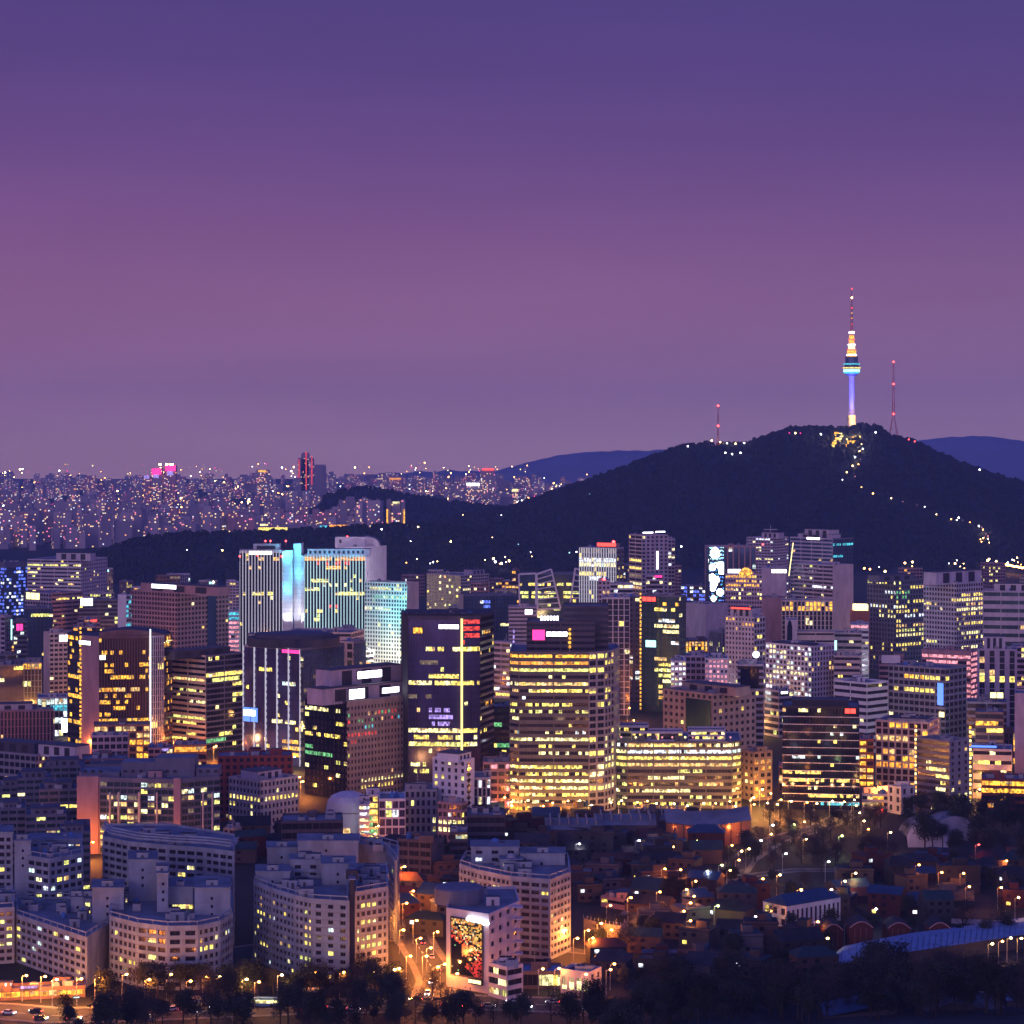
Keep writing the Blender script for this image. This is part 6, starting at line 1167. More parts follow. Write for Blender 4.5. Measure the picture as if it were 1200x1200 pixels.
for i in range(150):
    px = rs.uniform(-10, 560); Y = rs.uniform(5400, 9800); 
    if px > 380 and Y < 7000: Y += 2600
    if mnoise.noise(Vector((px * .025, Y * .0007, 9))) < -.1: continue
    far_b(px, Y, rs.choice([24, 30, 38, 46, 56, 74]), rs.choice([8, 12, 18]), rs.choice([7, 10]), rs.choice(['farbright', 'farpale', 'fargrey', 'farpink', 'farbright']), 1, rs.choice([0, 1, 2]))
for i in range(26):
    px = rs.uniform(470, 652); Y = rs.uniform(6500, 9000); far_b(px, Y, rs.choice([22, 34, 46, 60]), rs.choice([10, 16]), 9, rs.choice(['farbright', 'fargrey']), 2, rs.choice([0, 2]))
# the rest, past counting: low roofs and more blocks, and the points of light between them
q = M(); ql = M()
for i in range(1700):
    px = rs.uniform(-30, 700); Y = rs.uniform(4100, 11500); x, y = P(px, Y); h = rs.uniform(6, 34) * (1 + (Y > 8000) * .7); w = rs.uniform(5, 22)
    if ground(px, Y) > 4 or Y > 11000 or mnoise.noise(Vector((px * .02, Y * .0009, 2))) < -.12: continue
    q.box(x - w, x + w, y - 8, y + 8, -.5, h, rs.choice(['farpale', 'fargrey', 'farwall', 'farpink', 'fargrey']), top='farwall', bottom=False)
for i in range(2600):
    px = rs.uniform(-20, 690); Y = 4300 + 7800 * rs.random(); x, y = P(px, Y)
    if ground(px, Y) > 4 or mnoise.noise(Vector((px * .03, Y * .0012, 7))) + rs.uniform(-.15, .15) < .22: continue
    z = rs.uniform(6, 45) * (1 + (Y > 10000)); rad = rs.choice([.8, 1.0, 1.3, 2.2]) * (Y / 6500) ; ql.ball((x, y, z), rad, rs.choice(['lampwarm', 'lamporange', 'lampwarm', 'signyellow', 'lamporange', 'signpink', 'amber', 'lampwhite']), 5, 3)
tag(q.build('distant_buildings'), kind='stuff'); tag(ql.build('distant_city_lights'), kind='stuff')
def landmark(name, label, parts, cat, lights=(), Y=7000, px=0):
    r = root(name, *P(px, Y), label, cat)
    for (x0, x1, top, d, m) in parts:
        q = M(); q.box(X(x0, Y), X(x1, Y), Y, Y + d, 0, Z(top, Y), m, top='farwall'); q.box(X(x0 + .5, Y), X(x1 - .5, Y), Y + 3, Y + d - 3, Z(top, Y), Z(top - 1.5, Y), 'farwall'); q.build('block', r)
    for (x0, x1, y0, y1, m) in lights:
        q = M(); q.box(X(x0, Y), X(x1, Y), Y - 2.5, Y - .3, Z(y1, Y), Z(y0, Y), m); q.build('light_crown', r)
landmark('residential_tower', 'cluster tower with magenta and violet lit crowns in the far city', [(168, 176, 558, 20, 'farpink'), (177, 190, 550, 26, 'farbright'), (192, 206, 546, 26, 'farpink')], 'tower', [(178, 189, 549, 556, 'signpink'), (180, 186, 556, 560, 'violet'), (194, 206, 545, 552, 'signpink'), (196, 203, 552, 557, 'violet'), (169, 175, 557, 561, 'violet'), (186, 189, 543.5, 545, 'lampwarm'), (194, 197, 543.5, 545, 'lampwarm'), (199, 203, 543.5, 545, 'lampwarm')], 6300, 187)
landmark('skyscraper', 'hazy skyscraper outlined by red vertical lights in the far city', [(349, 367, 538, 40, 'fargrey'), (353, 362, 532, 30, 'fargrey')], 'skyscraper', [(358.2, 359.4, 529, 575, 'redlit'), (365, 366, 534, 568, 'redlit'), (350, 351, 538, 560, 'redlit')], 7600, 358)
landmark('skyscraper', 'plain blue-grey hazy slab right of the red-outlined skyscraper', [(368, 381, 546, 40, 'farwall')], 'skyscraper', [], 7800, 374)
landmark('residential_tower', 'hazy tower of dotted lights left of the red-outlined skyscraper', [(300, 315, 552, 30, 'farbright')], 'tower', [(303, 312, 551, 553, 'amber')], 7000, 307)
landmark('office_tower', 'hazy block under a bright white sign in the gap between the hills', [(546, 562, 566, 30, 'farbright')], 'office tower', [(547, 562, 566, 569, 'signwhite')], 6600, 554)
landmark('office_tower', 'hazy tower crowned by red lights right of the white-signed block', [(563, 580, 553, 30, 'farbright')], 'office tower', [(565, 579, 549, 551, 'signred')], 6600, 571)
landmark('office_tower', 'hazy pair of lit cream blocks before the far ridge', [(584, 597, 576, 25, 'farpale'), (600, 608, 573, 25, 'farbright')], 'office tower', [(600, 607, 573, 576, 'pale')], 6700, 596)
landmark('residential_tower', 'twin block with golden lit vertical edges below the wooded knoll', [(453, 458, 586, 20, 'fargrey'), (459, 469, 589, 20, 'farbright'), (470, 474.5, 586, 20, 'fargrey')], 'tower', [(453, 454.6, 597, 619, 'amber'), (473, 474.5, 597, 619, 'amber'), (460, 468, 588, 590, 'pale')], 4420, 464)
landmark('office_building', 'wide dark block under turquoise and orange roof lights behind the twin hotel', [(330, 395, 617, 30, 'farwall')], 'building', [(375, 384, 616, 619, 'cyanlit'), (386, 408, 615, 618, 'orange')], 3960, 365)
landmark('office_building', 'low hall glowing yellow on the spur left above the twin hotel', [(302, 338, 620, 20, 'farwall')], 'building', [(303, 337, 618, 622, 'yellow'), (305, 314, 614, 616, 'pale')], 3900, 320)
landmark('residential_tower', 'hazy pair of towers dotted orange at the middle of the far city', [(443, 452, 556, 25, 'farbright'), (456, 471, 560, 25, 'farpink')], 'tower', [(456, 470, 560, 562, 'orange')], 7900, 457)

# ------------------------------------------------------------------ streets near the camera
def road(name, pts, w, m='asphalt', z=.012, mark=True):
    q = M(); qs = M(); qm = M(); L = [Vector(p) for p in pts]
    def off(i, s):
        a = L[max(0, i - 1)]; b = L[min(len(L) - 1, i + 1)]; d = (b - a).normalized(); return L[i] + Vector((-d.y, d.x)) * s
    for i in range(len(L) - 1):
        a, b, c, d = off(i, -w / 2), off(i + 1, -w / 2), off(i + 1, w / 2), off(i, w / 2); q.face([(a.x, a.y, z), (b.x, b.y, z), (c.x, c.y, z), (d.x, d.y, z)], m)
        for s in (-1, 1):
            a, b, c, d = off(i, s * w / 2), off(i + 1, s * w / 2), off(i + 1, s * (w / 2 + 2.5)), off(i, s * (w / 2 + 2.5))
            f = [(a.x, a.y, .14), (b.x, b.y, .14), (c.x, c.y, .14), (d.x, d.y, .14)]; qs.face(f if s < 0 else f[::-1], 'pavement'); qs.face([(a.x, a.y, 0), (b.x, b.y, 0), (b.x, b.y, .14), (a.x, a.y, .14)], 'pavement')
        if mark:
            n = max(1, int((L[i + 1] - L[i]).length / 6)); dd = (L[i + 1] - L[i]).normalized(); pn = Vector((-dd.y, dd.x))
            for k in range(n):
                A = L[i].lerp(L[i + 1], k / n); Bq = L[i].lerp(L[i + 1], (k + .5) / n); e = [A - pn * .12, Bq - pn * .12, Bq + pn * .12, A + pn * .12]; qm.face([(v.x, v.y, z + .006) for v in e], 'paint')
    tag(q.build(name), kind='structure'); tag(qs.build('pavement'), kind='structure')
    if mark: tag(qm.build('road_marking'), kind='structure')
G = lambda px, py: (X(px, YG(py)), YG(py))
MAIN = [G(-40, 1182), G(60, 1190), G(140, 1189), G(260, 1184), G(360, 1180), G(470, 1178), G(560, 1175), G(650, 1178), G(740, 1186)]
road('road', MAIN, 17)
SIDE = [G(506, 1172), G(513, 1150), G(505, 1132), G(492, 1112), G(478, 1085), G(466, 1050), G(455, 1015), G(445, 985), G(440, 965)]
road('road', SIDE, 10)
road('road', [G(470, 1100), G(420, 1096), G(285, 1112), G(278, 1150), G(282, 1178)], 8, mark=False)
road('road', [G(600, 1120), G(660, 1112), G(700, 1118), G(735, 1100), G(742, 1075), G(760, 1060)], 8, mark=False)
road('road', [G(850, 1035), G(870, 1008), G(905, 985), G(955, 972), G(995, 955), G(1003, 940)], 9)
road('road', [G(940, 1110), G(965, 1125), G(975, 1150)], 7, mark=False)
road('path', [G(790, 1040), G(850, 1030), G(930, 1020), G(1010, 1020)], 4, mark=False)

# street lamps with a head that shines
def lamp_proto(mt, col, energy, rad, h=8):
    return (mt, col, energy, rad, h)
SLN = {}
def street_lamp(px, py, kind='orange', label='', group=None, e=1.0, h=8.5):
    mt, col = {'orange': ('lamporange', (1, .27, .035)), 'warm': ('lampwarm', (1, .48, .10)), 'white': ('lampwhite', (.95, .95, 1)), 'green': ('lampgreen', (.8, 1, .3)), 'red': ('lampred', (1, .06, .04))}[kind]
    x, y = G(px, py); r = root('street_lamp', x, y, label, 'street lamp', group)
    if kind not in SLN:
        a = M(); a.tube((0, 0, 0), (0, 0, 1.2), .2, .14, 'steel', 6); a.tube((0, 0, 1.2), (0, 0, 8.5), .11, .07, 'steel', 6)
        b = M(); b.tube((0, 0, 8.4), (1.5, 0, 8.8), .06, .05, 'steel', 5); c = M(); c.ball((1.5, -.1, 8.7), .5, mt, 8, 5, sq=.7); ld = bpy.data.lights.new('lamp_light', 'POINT'); ld.color = col; ld.shadow_soft_size = .35; ld.energy = 1
        SLN[kind] = (a.mesh('pole'), b.mesh('arm'), c.mesh('lamp_head'), col)
    A, Bm, Cm, col = SLN[kind]
    prv = r
    for nm, me in (('pole', A), ('arm', Bm), ('lamp_head', Cm)):
        o = bpy.data.objects.new(nm, me); COL.objects.link(o); o.parent = prv
        if nm == 'arm': prv = o
    ld = bpy.data.lights.new('lamp_light', 'POINT'); ld.color = col; ld.shadow_soft_size = .35; ld.energy = 2300 * e; lo = bpy.data.objects.new('lamp_light', ld); COL.objects.link(lo); lo.parent = r; lo.location = (1.5, -.6, 8.2)
    r.rotation_euler.z = rs.uniform(-.3, .3)
    return r
for i in range(15): street_lamp(-5 + i * 24 + rs.uniform(-9, 9), 1176 + rs.uniform(-4, 6), rs.choice(['orange', 'warm']), 'orange street lamp on the main road below the apartments', 'lamps of the main road', e=4.5 if i < 6 else 1.5)
for i in range(12): street_lamp(375 + i * 31 + rs.uniform(-12, 12), 1168 + rs.uniform(-5, 7), rs.choice(['orange', 'warm', 'orange']), 'orange street lamp on the main road below the mosaic-screen building', 'lamps of the right main road', e=.7)
for px, py in ((488, 1128), (495, 1150), (500, 1140), (516, 1160), (484, 1106), (472, 1085), (480, 1070), (462, 1050), (470, 1040), (458, 1100), (468, 1118), (445, 1105), (508, 1120), (476, 1150), (463, 1165)): street_lamp(px, py, 'orange', 'orange street lamp along the curving side street', 'lamps of the curving side street', e=5)
for px, py in ((428, 985), (434, 975), (440, 990), (447, 972), (425, 966), (436, 1000), (450, 984), (421, 975)): street_lamp(px, py, rs.choice(['warm', 'white', 'orange']), 'bright lamp crowding the lit restaurant street', 'lamps of the restaurant street', e=4)
for px, py, kd in ((735, 1078, 'orange'), (700, 1110, 'orange'), (685, 1118, 'orange'), (672, 1128, 'orange'), (690, 1128, 'orange'), (712, 1118, 'orange'), (658, 1118, 'orange'), (641, 1120, 'orange')): street_lamp(px, py, kd, 'deep orange lamp around the curved retaining wall', 'lamps around the retaining wall', e=4.5)
for px, py, kd in ((675, 1012, 'white'), (745, 1008, 'white'), (768, 1005, 'warm'), (813, 1008, 'green'), (902, 989, 'white'), (927, 988, 'green'), (939, 985, 'orange'), (900, 1000, 'orange'), (941, 1006, 'warm'), (983, 1002, 'green'), (1009, 984, 'warm'), (1014, 994, 'orange'), (1004, 974, 'warm'), (1000, 965, 'orange'), (998, 958, 'warm'), (1040, 998, 'warm'), (888, 1008, 'white'), (854, 1014, 'orange'), (865, 1021, 'warm'), (874, 1018, 'warm'), (862, 1032, 'orange'), (842, 1038, 'green'), (825, 1046, 'white'), (811, 1058, 'orange'), (910, 1050, 'warm'), (878, 1068, 'warm'), (967, 1034, 'white'), (917, 1024, 'white'), (954, 1108, 'orange'), (965, 1128, 'warm'), (1073, 1038, 'orange'), (1125, 1048, 'orange'), (1143, 1013, 'red'), (837, 1088, 'green'), (881, 1102, 'white'), (715, 1160, 'orange'), (1030, 970, 'red'), (990, 1110, 'white'), (1022, 1092, 'white'), (1170, 1132, 'orange'), (1180, 1128, 'warm'), (1192, 1128, 'warm'), (935, 1070, 'warm'), (970, 1068, 'warm'), (1158, 1135, 'warm')):
    street_lamp(px, py, kd, f'{ {"white": "white", "warm": "warm yellow", "orange": "deep orange", "green": "yellow-green", "red": "red"}[kd] } lamp among the dark houses and park paths', f'{kd} lamps of the dark quarter', e=.6 if kd != 'white' else .2)
for i in range(24): kd = rs.choice(['orange', 'warm', 'orange']); street_lamp(rs.uniform(690, 1195), rs.uniform(1015, 1120), kd, f'{ {"white": "white", "warm": "warm yellow", "orange": "deep orange"}[kd] } lamp among the dark houses and park paths', f'{kd} lamps of the dark quarter', e=.8)
for i in range(26): street_lamp(600 + i * 15.5 + rs.uniform(-5, 5), 962 + rs.uniform(-5, 4), rs.choice(['warm', 'orange', 'warm']), 'yellow street lamp at the foot of the bright centre towers', 'lamps at the foot of the centre towers', e=2.2)
for px, py in ((588, 955), (592, 940), (586, 930), (596, 965), (583, 920), (605, 950), (735, 935), (733, 905), (738, 880), (740, 860), (735, 845), (890, 945), (900, 950), (880, 955), (912, 958), (1030, 945), (1044, 945), (1155, 935), (1165, 938), (1178, 936), (1190, 940), (1145, 945), (100, 1000), (105, 1010), (111, 985), (108, 998), (260, 950), (262, 940), (258, 960), (206, 895), (215, 898), (203, 885), (103, 885), (97, 880), (342, 905), (348, 930), (352, 935), (345, 890), (595, 905), (592, 890), (810, 770), (826, 790), (842, 782), (912, 768), (918, 775), (905, 760), (1140, 830), (1128, 850), (60, 850), (78, 855), (90, 860), (278, 778), (284, 775), (350, 890)):
    street_lamp(px, py, rs.choice(['orange', 'orange', 'warm']), 'orange street lamp glowing between the towers', 'lamps in the streets between the towers', e=8)

# ------------------------------------------------------------------ filler city blocks between the named ones
def overlaps(x0, x1, Y, pad=14):
    for h in HERO:
        if h[5] is None: continue
        ys = [p[1] for p in h[5]]; xs = [p[0] for p in h[5]]
        if X(x0, Y) < max(xs) + 2 and X(x1, Y) > min(xs) - 2 and Y < max(ys) + 3 and Y + pad > min(ys) - 3: return True
    return False
def near_hero(x0, x1, Y, top):
    best = None
    for h in HERO:
        sh = h[4]
        if len(sh) > 38: continue
        c = abs((h[0] + h[1]) / 2 - (x0 + x1) / 2) + abs(h[3] - Y) / 22
        if best is None or c < best[0]: best = (c, h)
    h = best[1]; rel = 'behind' if Y > h[3] + 40 else 'in front of' if Y < h[3] - 40 else ('left of' if x1 < h[0] + 10 else 'right of')
    return rel, h[4]
rf = random.Random(19); used = set(); nf = 0
cols = {'palewall': 'pale', 'mauve': 'mauve', 'cream': 'cream', 'slate': 'slate', 'brown': 'brown', 'grey': 'grey', 'beige': 'beige', 'pinkbrown': 'rosy'}
LIGHTS = {'m': 'mixed', 'y': 'yellow', 'w': 'white', 'o': 'orange', 'd': 'dim'}
for band_, (ya, yb, ha, hb, n, wa, wb) in enumerate([(2500, 2850, 24, 44, 34, 14, 30), (2100, 2500, 26, 50, 34, 14, 32), (1750, 2100, 22, 42, 30, 18, 36), (1450, 1750, 18, 38, 26, 20, 40), (1210, 1450, 12, 26, 22, 20, 44), (1020, 1190, 8, 15, 22, 18, 40)]):
    for i in range(n):
        px = -20 + 1240 * (i + rf.random()) / n; w = rf.uniform(wa, wb); Y = rf.uniform(ya, yb); h = rf.uniform(ha, hb)
        if band_ == 5 and 440 < px: continue
        if band_ == 4 and px > 870 and rf.random() < .3: continue
        if overlaps(px, px + w, Y): continue
        top = HZ + (CH - h) / Y * F; wall = rf.choice(list(cols)); pal = rf.choice('myywod'); kd = rf.choice([GR, RB, GR, FN])
        rel, hn = near_hero(px, px + w, Y, top); lit = LIGHTS[pal]; st_ = max(3, int(h / 3.6)); lab = f'{cols[wall]} {st_}-storey block with {lit} windows {rel} the {hn}'
        tries = 0
        while lab in used and tries < 30: pal = rf.choice('mywod'); wall = rf.choice(list(cols)); lab = f'{cols[wall]} {st_}-storey block with {LIGHTS[pal]} windows {rel} the {hn}'; tries += 1
        if lab in used or len(lab.split()) > 16: continue
        used.add(lab); nf += 1
        small = w < 22 and Y > 1900
        args = dict(units=3 if Y < 2100 else 1, d=16, seed=i + band_ * 100, budget=24 if Y > 1700 else 45)
        s1 = ST(kd, wall, p=rf.choice([.06, .12, .2]), rl=rf.choice([0, .05, .12]), pal=pal)
        if rf.random() < .5: B('office_building', lab, px, px + w * rf.uniform(.3, .7), px + w, top, Y, s1, ratio=rf.uniform(.7, 1.3), **args)
        else: B('office_building', lab, px, None, px + w, top, Y, s1, **args)
        if rf.random() < .22:
            hr = HERO[-1][5]; sm = rf.choice(['signwhite', 'signcyan', 'signyellow', 'signred', 'signblue', 'violet']); add_sign([o for o in COL.objects if o.get('label') == lab][0], hr, 0, px + w * .55, px + w * .55 + min(8, w * .3), top + 1, top + 4, sm)
print('filler blocks', nf, 'windows', NWIN[0])

# ------------------------------------------------------------------ low houses of the dark quarter
rh = random.Random(5); hn = 0; wallc = {'hpale': 'pale', 'hdark': 'dark', 'hbrick': 'brick', 'hgrey': 'grey', 'hrosy': 'rosy', 'hbeige': 'beige'}
roofc = {'hrooftile': 'grey tiled', 'hroofred': 'rusty tiled', 'hroofteal': 'teal', 'bluedim': 'blue metal', 'hroofdark': 'black'}
anch = [((560, 700, 960, 1030), 'behind the mosaic-screen apartment ring'), ((465, 540, 1000, 1100), 'by the curving side street'), ((670, 760, 985, 1060), 'above the orange-red lit villa'), ((745, 830, 960, 1060), 'below the market halls'), ((750, 880, 1060, 1110), 'left of the white arcaded school'), ((705, 830, 1100, 1150), 'near the lower right trees'), ((830, 965, 1100, 1150), 'left of the long blue roof'), ((985, 1080, 1020, 1080), 'behind the brick halls'), ((1080, 1200, 1010, 1080), 'at the dark right edge'), ((280, 345, 975, 1010), 'above the middle apartment ring'), ((470, 560, 1165, 1200), 'below the main road')]
spots = []
seen_l = set()
for tries in range(1500):
    (a, b, c, d_), place = rh.choice(anch[:10]); px = rh.uniform(a, b); py = rh.uniform(c, d_); Y = YG(py); x = X(px, Y); w = rh.uniform(4.5, 9); dp = rh.uniform(4, 7)
    if any(abs(x - sx) < w + sw + 1 and abs(Y - sy) < dp + sd + 1.5 for sx, sy, sw, sd in spots): continue
    if overlaps(px - 5, px + 5, Y - 6): continue
    if any(hypot(x - G(*q)[0], Y - G(*q)[1]) < 14 for q in ((710, 1100), (700, 1110), (690, 1115), (720, 1095), (505, 1132), (492, 1112), (478, 1085), (870, 1008), (905, 985), (955, 972), (466, 1050))): continue
    wl = rh.choice(list(wallc)); rc = rh.choice(list(roofc)); kind = rh.choice(['gabled', 'hipped', 'flat-roofed', 'flat-roofed']); st_ = rh.choice([1, 2, 2, 3]); feat = rh.choice(['unlit', 'unlit', 'with a yellow window', 'with a white window', 'with a water tank'])
    lab = f'{wallc[wl]} {st_}-storey {kind} house, {roofc[rc]} roof, {feat}, {place}'
    if lab in seen_l or len(lab.split()) > 16:
        continue
    seen_l.add(lab); spots.append((x, Y, w, dp)); hn += 1
    r = root('house', x, Y, lab, 'house', 'low houses of the dark quarter'); z = st_ * 2.9 + .3; th = rh.uniform(-.5, .5); o = (x, Y, 0)
    m = M(); m.box(x - w, x + w, Y - dp, Y + dp, 0, z, wl); hh = m.build('wall', r)
    m = M(); e = .5
    if kind == 'flat-roofed':
        m.box(x - w - .2, x + w + .2, Y - dp - .2, Y + dp + .2, z + .005, z + .3, rc); m.box(x - w - .2, x + w + .2, Y - dp - .2, Y - dp, z + .3, z + 1.1, wl); m.box(x - w * .2, x + w * .5, Y, Y + dp * .7, z + .3, z + 2.8, wl, top='hroofdark')
    else:
        hi = w * .55 if kind == 'hipped' else 0; rz = z + dp * .55; A = [(x - w - e, Y - dp - e, z + .01), (x + w + e, Y - dp - e, z + .01), (x + w + e, Y + dp + e, z + .01), (x - w - e, Y + dp + e, z + .01)]; R0 = (x - w - e + hi, Y, rz); R1 = (x + w + e - hi, Y, rz)
        m.face([A[0], A[1], R1, R0], rc); m.face([A[2], A[3], R0, R1], rc); m.face([A[1], A[2], R1], rc if hi else wl); m.face([A[3], A[0], R0], rc if hi else wl); m.face(A[::-1], 'darkwall')
    m.build('roof', r)
    for s_ in range(st_):
        for k in range(rh.choice([1, 2, 3])):
            m = M(); u = x - w * .75 + k * w * .6; lit = (feat == 'with a yellow window' and s_ == 0 and k == 0 and 'yellow') or (feat == 'with a white window' and s_ == st_ - 1 and k == 0 and 'whitelit') or 'pane'
            m.box(u, u + 1.6, Y - dp - .08, Y - dp - .01, s_ * 2.9 + 1.1, s_ * 2.9 + 2.4, lit); m.build('window', r)
    if feat == 'with a water tank': m = M(); m.lathe((x + w * .5, Y), [(1, z + (.3 if kind[0] == 'f' else 1.4)), (1.1, z + 1.4), (1, z + 2.8), (.2, z + 3.1)], 'bluedim', 10); m.build('water_tank', r)
    r.rotation_euler.z = th
    if hn >= 215: break
print('houses', hn)

# lamps added in gaps of the inner city to brighten the facades
ri = random.Random(8); nl = 0
for _ in range(900):
    Y = ri.uniform(1215, 2600) if _ % 3 else ri.uniform(1215, 1700); px = ri.uniform(-5, 1205)
    if overlaps(px - 1.5, px + 1.5, Y - 4, 8): continue
    kd = ri.choice(['orange', 'orange', 'warm', 'warm', 'white']); py = HZ + CH * F / Y
    street_lamp(px, py, kd, f'{dict(orange="deep orange", warm="warm yellow", white="white")[kd]} added lamp brightening walls in a gap of the inner city', f'{kd} added lamps in the gaps of the inner city', e=12 * ri.uniform(.5, 1.8)); nl += 1
    if nl >= 48: break
# ------------------------------------------------------------------ trees: tapered trunk, limbs, fine twigs
def tree_mesh(seed, h, sp_, leafy):
    r_ = random.Random(seed); t = M(); c = M()
    top = Vector((r_.uniform(-.4, .4), r_.uniform(-.4, .4), h * .8)); t.tube((0, 0, -.3), (top.x * .4, top.y * .4, h * .35), .32, .22, 'bark', 6, cap=False); t.tube((top.x * .4, top.y * .4, h * .35), top, .22, .06, 'bark', 5, cap=False)
    tips = []
    for k in range(17):
        f = r_.uniform(.2, .85); a = r_.uniform(0, 2 * pi); b0 = Vector((top.x * f, top.y * f, h * f)); L = sp_ * r_.uniform(.5, 1.15) * (1.2 - f * .7); e = b0 + Vector((cos(a) * L, sin(a) * L, L * r_.uniform(.4, .9))); t.tube(b0, e, .12, .04, 'bark', 4, cap=False); tips += [e, b0.lerp(e, .6), b0.lerp(e, .8)]
    tips.append(top); mt = 'leaf' if leafy else 'twigs'
    for tip in tips:
        for k in range(30 if leafy else 20):
            d = Vector((r_.gauss(0, 1), r_.gauss(0, 1), r_.gauss(.3, .8))) * (sp_ * .27); q = tip + d; s = r_.uniform(.12, .34) if leafy else r_.uniform(.3, .7)
            n1 = Vector((r_.uniform(-1, 1), r_.uniform(-1, 1), r_.uniform(-1, 1))).normalized(); n2 = n1.orthogonal().normalized()
            if leafy: c.face([tuple(q - n1 * s - n2 * s), tuple(q + n1 * s - n2 * s * .6), tuple(q + n2 * s * 1.2)], mt)
            else: w = .06; c.face([tuple(q - n1 * s * 1.2 - n2 * w), tuple(q + n1 * s * 1.2), tuple(q - n1 * s * .8 + n2 * w)], mt)
    return t.mesh('trunk'), c.mesh('crown')
TREES = [tree_mesh(k, 9 + k % 3 * 1.5, 3.2 + k % 2 * .8, k % 2 == 0) for k in range(8)]
TREE_N = [0]; MASS_T = M()
def tree(x, y, s, k, label, group, z=0):
    TREE_N[0] += 1
    if label is None:
        c, sn = cos(TREE_N[0]), sin(TREE_N[0])
        for me in TREES[k]:
            i = len(MASS_T.v); mi_ = MASS_T.mi(me.materials[0].name)
            MASS_T.v += [(x + s * (v.co.x * c - v.co.y * sn), y + s * (v.co.x * sn + v.co.y * c), z + s * v.co.z) for v in me.vertices]
            for pf in me.polygons: MASS_T.f.append(tuple(i + q_ for q_ in pf.vertices)); MASS_T.m.append(mi_)
        return
    r = empty('tree', (x, y, z), label, 'tree', group); r.scale = (s, s, s); r.rotation_euler.z = rh.uniform(0, 6.28)
    for nm, me in (('trunk', TREES[k][0]), ('crown', TREES[k][1])): o = bpy.data.objects.new(nm, me); COL.objects.link(o); o.parent = r
def ok(x, y, rad=3):
    return not any(abs(x - sx) < sw + rad and abs(y - sy) < sd + rad for sx, sy, sw, sd in spots)
nt_ = 0
def scatter(n, zone, label, group, smin, smax, kinds):
    global nt_
    for _ in range(n):
        px = rh.uniform(zone[0], zone[1]); py = rh.uniform(zone[2], zone[3]); x, y = G(px, py)
        if not ok(x, y) or overlaps(px - 1, px + 1, y, 2): continue
        tree(x, y, rh.uniform(smin, smax), rh.choice(kinds), label, group); nt_ += 1
scatter(45, (875, 1060, 965, 1030), 'dark tree among the park lamps right of centre', 'trees of the lamp-lit park', .7, 1.2, [0, 1, 3, 5, 7])
scatter(50, (1060, 1205, 955, 1035), 'dark tree of the unlit grove around the shell-roofed hall', 'trees of the unlit grove', .9, 1.5, [0, 2, 4, 6, 1])
scatter(34, (120, 300, 1160, 1182), 'dark tree standing before the first apartment ring', 'trees before the first apartment ring', .6, 1.2, [0, 2, 4, 1, 3])
scatter(18, (70, 480, 1190, 1208), 'dark tree on the near side of the main road', 'trees on the near side of the main road', .6, 1.1, [0, 2, 4, 6, 1])
scatter(20, (290, 470, 1152, 1172), 'dark tree at the foot of the middle apartment ring', 'trees before the middle apartment ring', .6, 1.0, [0, 1, 3, 4])
scatter(14, (505, 660, 1160, 1170), 'bare street tree in front of the lit shop row', 'street trees before the shop row', .5, .8, [1, 3, 5])
scatter(18, (640, 760, 1085, 1135), 'tree near the curved retaining wall', 'trees around the retaining wall', .5, .9, [0, 1, 3])
scatter(70, (740, 1205, 1035, 1110), None, None, .6, 1.15, [0, 1, 2, 4, 5, 6])
scatter(60, (700, 970, 1090, 1160), None, None, .6, 1.15, [0, 2, 4, 6, 3])
scatter(22, (345, 470, 1165, 1195), 'tree between the middle ring and the main road', 'trees beside the main road', .7, 1.2, [0, 2, 3, 5])
scatter(30, (700, 900, 1000, 1060), None, None, .6, 1.0, [0, 1, 2, 5])
# near slope with black trees along the bottom right
sl = M(); nxs = 40
def slope_h(px, Y): return max(0, (757 + (px - 700) * .05 - Y) * .18) * smooth((px - 650) / 150)
vs = []; fs = []
for j in range(13):
    Y = 640 + j * 12
    for i in range(nxs + 1): px = 640 + 640 * i / nxs; vs.append((X(px, Y), Y, slope_h(px, Y) - .05 + mnoise.noise(Vector((px * .05, Y * .05, 0))) * .5 * (slope_h(px, Y) > .2)))
for j in range(12):
    for i in range(nxs): a = j * (nxs + 1) + i; fs.append((a, a + 1, a + nxs + 2, a + nxs + 1))
me = bpy.data.meshes.new('hillside'); me.from_pydata(vs, [], fs); me.materials.append(MATS['soil']); o = bpy.data.objects.new('hillside', me); COL.objects.link(o); tag(o, kind='structure')
ns = 0
scatter(26, (470, 720, 1192, 1214), None, None, .4, 1.2, [0, 2, 4, 3, 5, 1])
scatter(30, (80, 470, 1197, 1216), None, None, .4, 1.3, [0, 2, 4, 6, 1, 3])
for _ in range(210):
    px = rh.uniform(690, 1215); Y = rh.uniform(700, 800) 
    if px < 760 and Y > 760: continue
    x = X(px, Y); t_ = rh.random()
    lb = ('black tree of the near slope along the lower right edge', 'trees of the near slope') if _ < 120 else (None, None)
    tree(x, Y, rh.uniform(.5, 1.5) * (1.1 if px > 900 else .9), rh.choice([0, 2, 4, 6, 0, 2, 1, 5]), *lb, z=slope_h(px, Y) - .2)
tag(MASS_T.build('undergrowth'), kind='stuff')
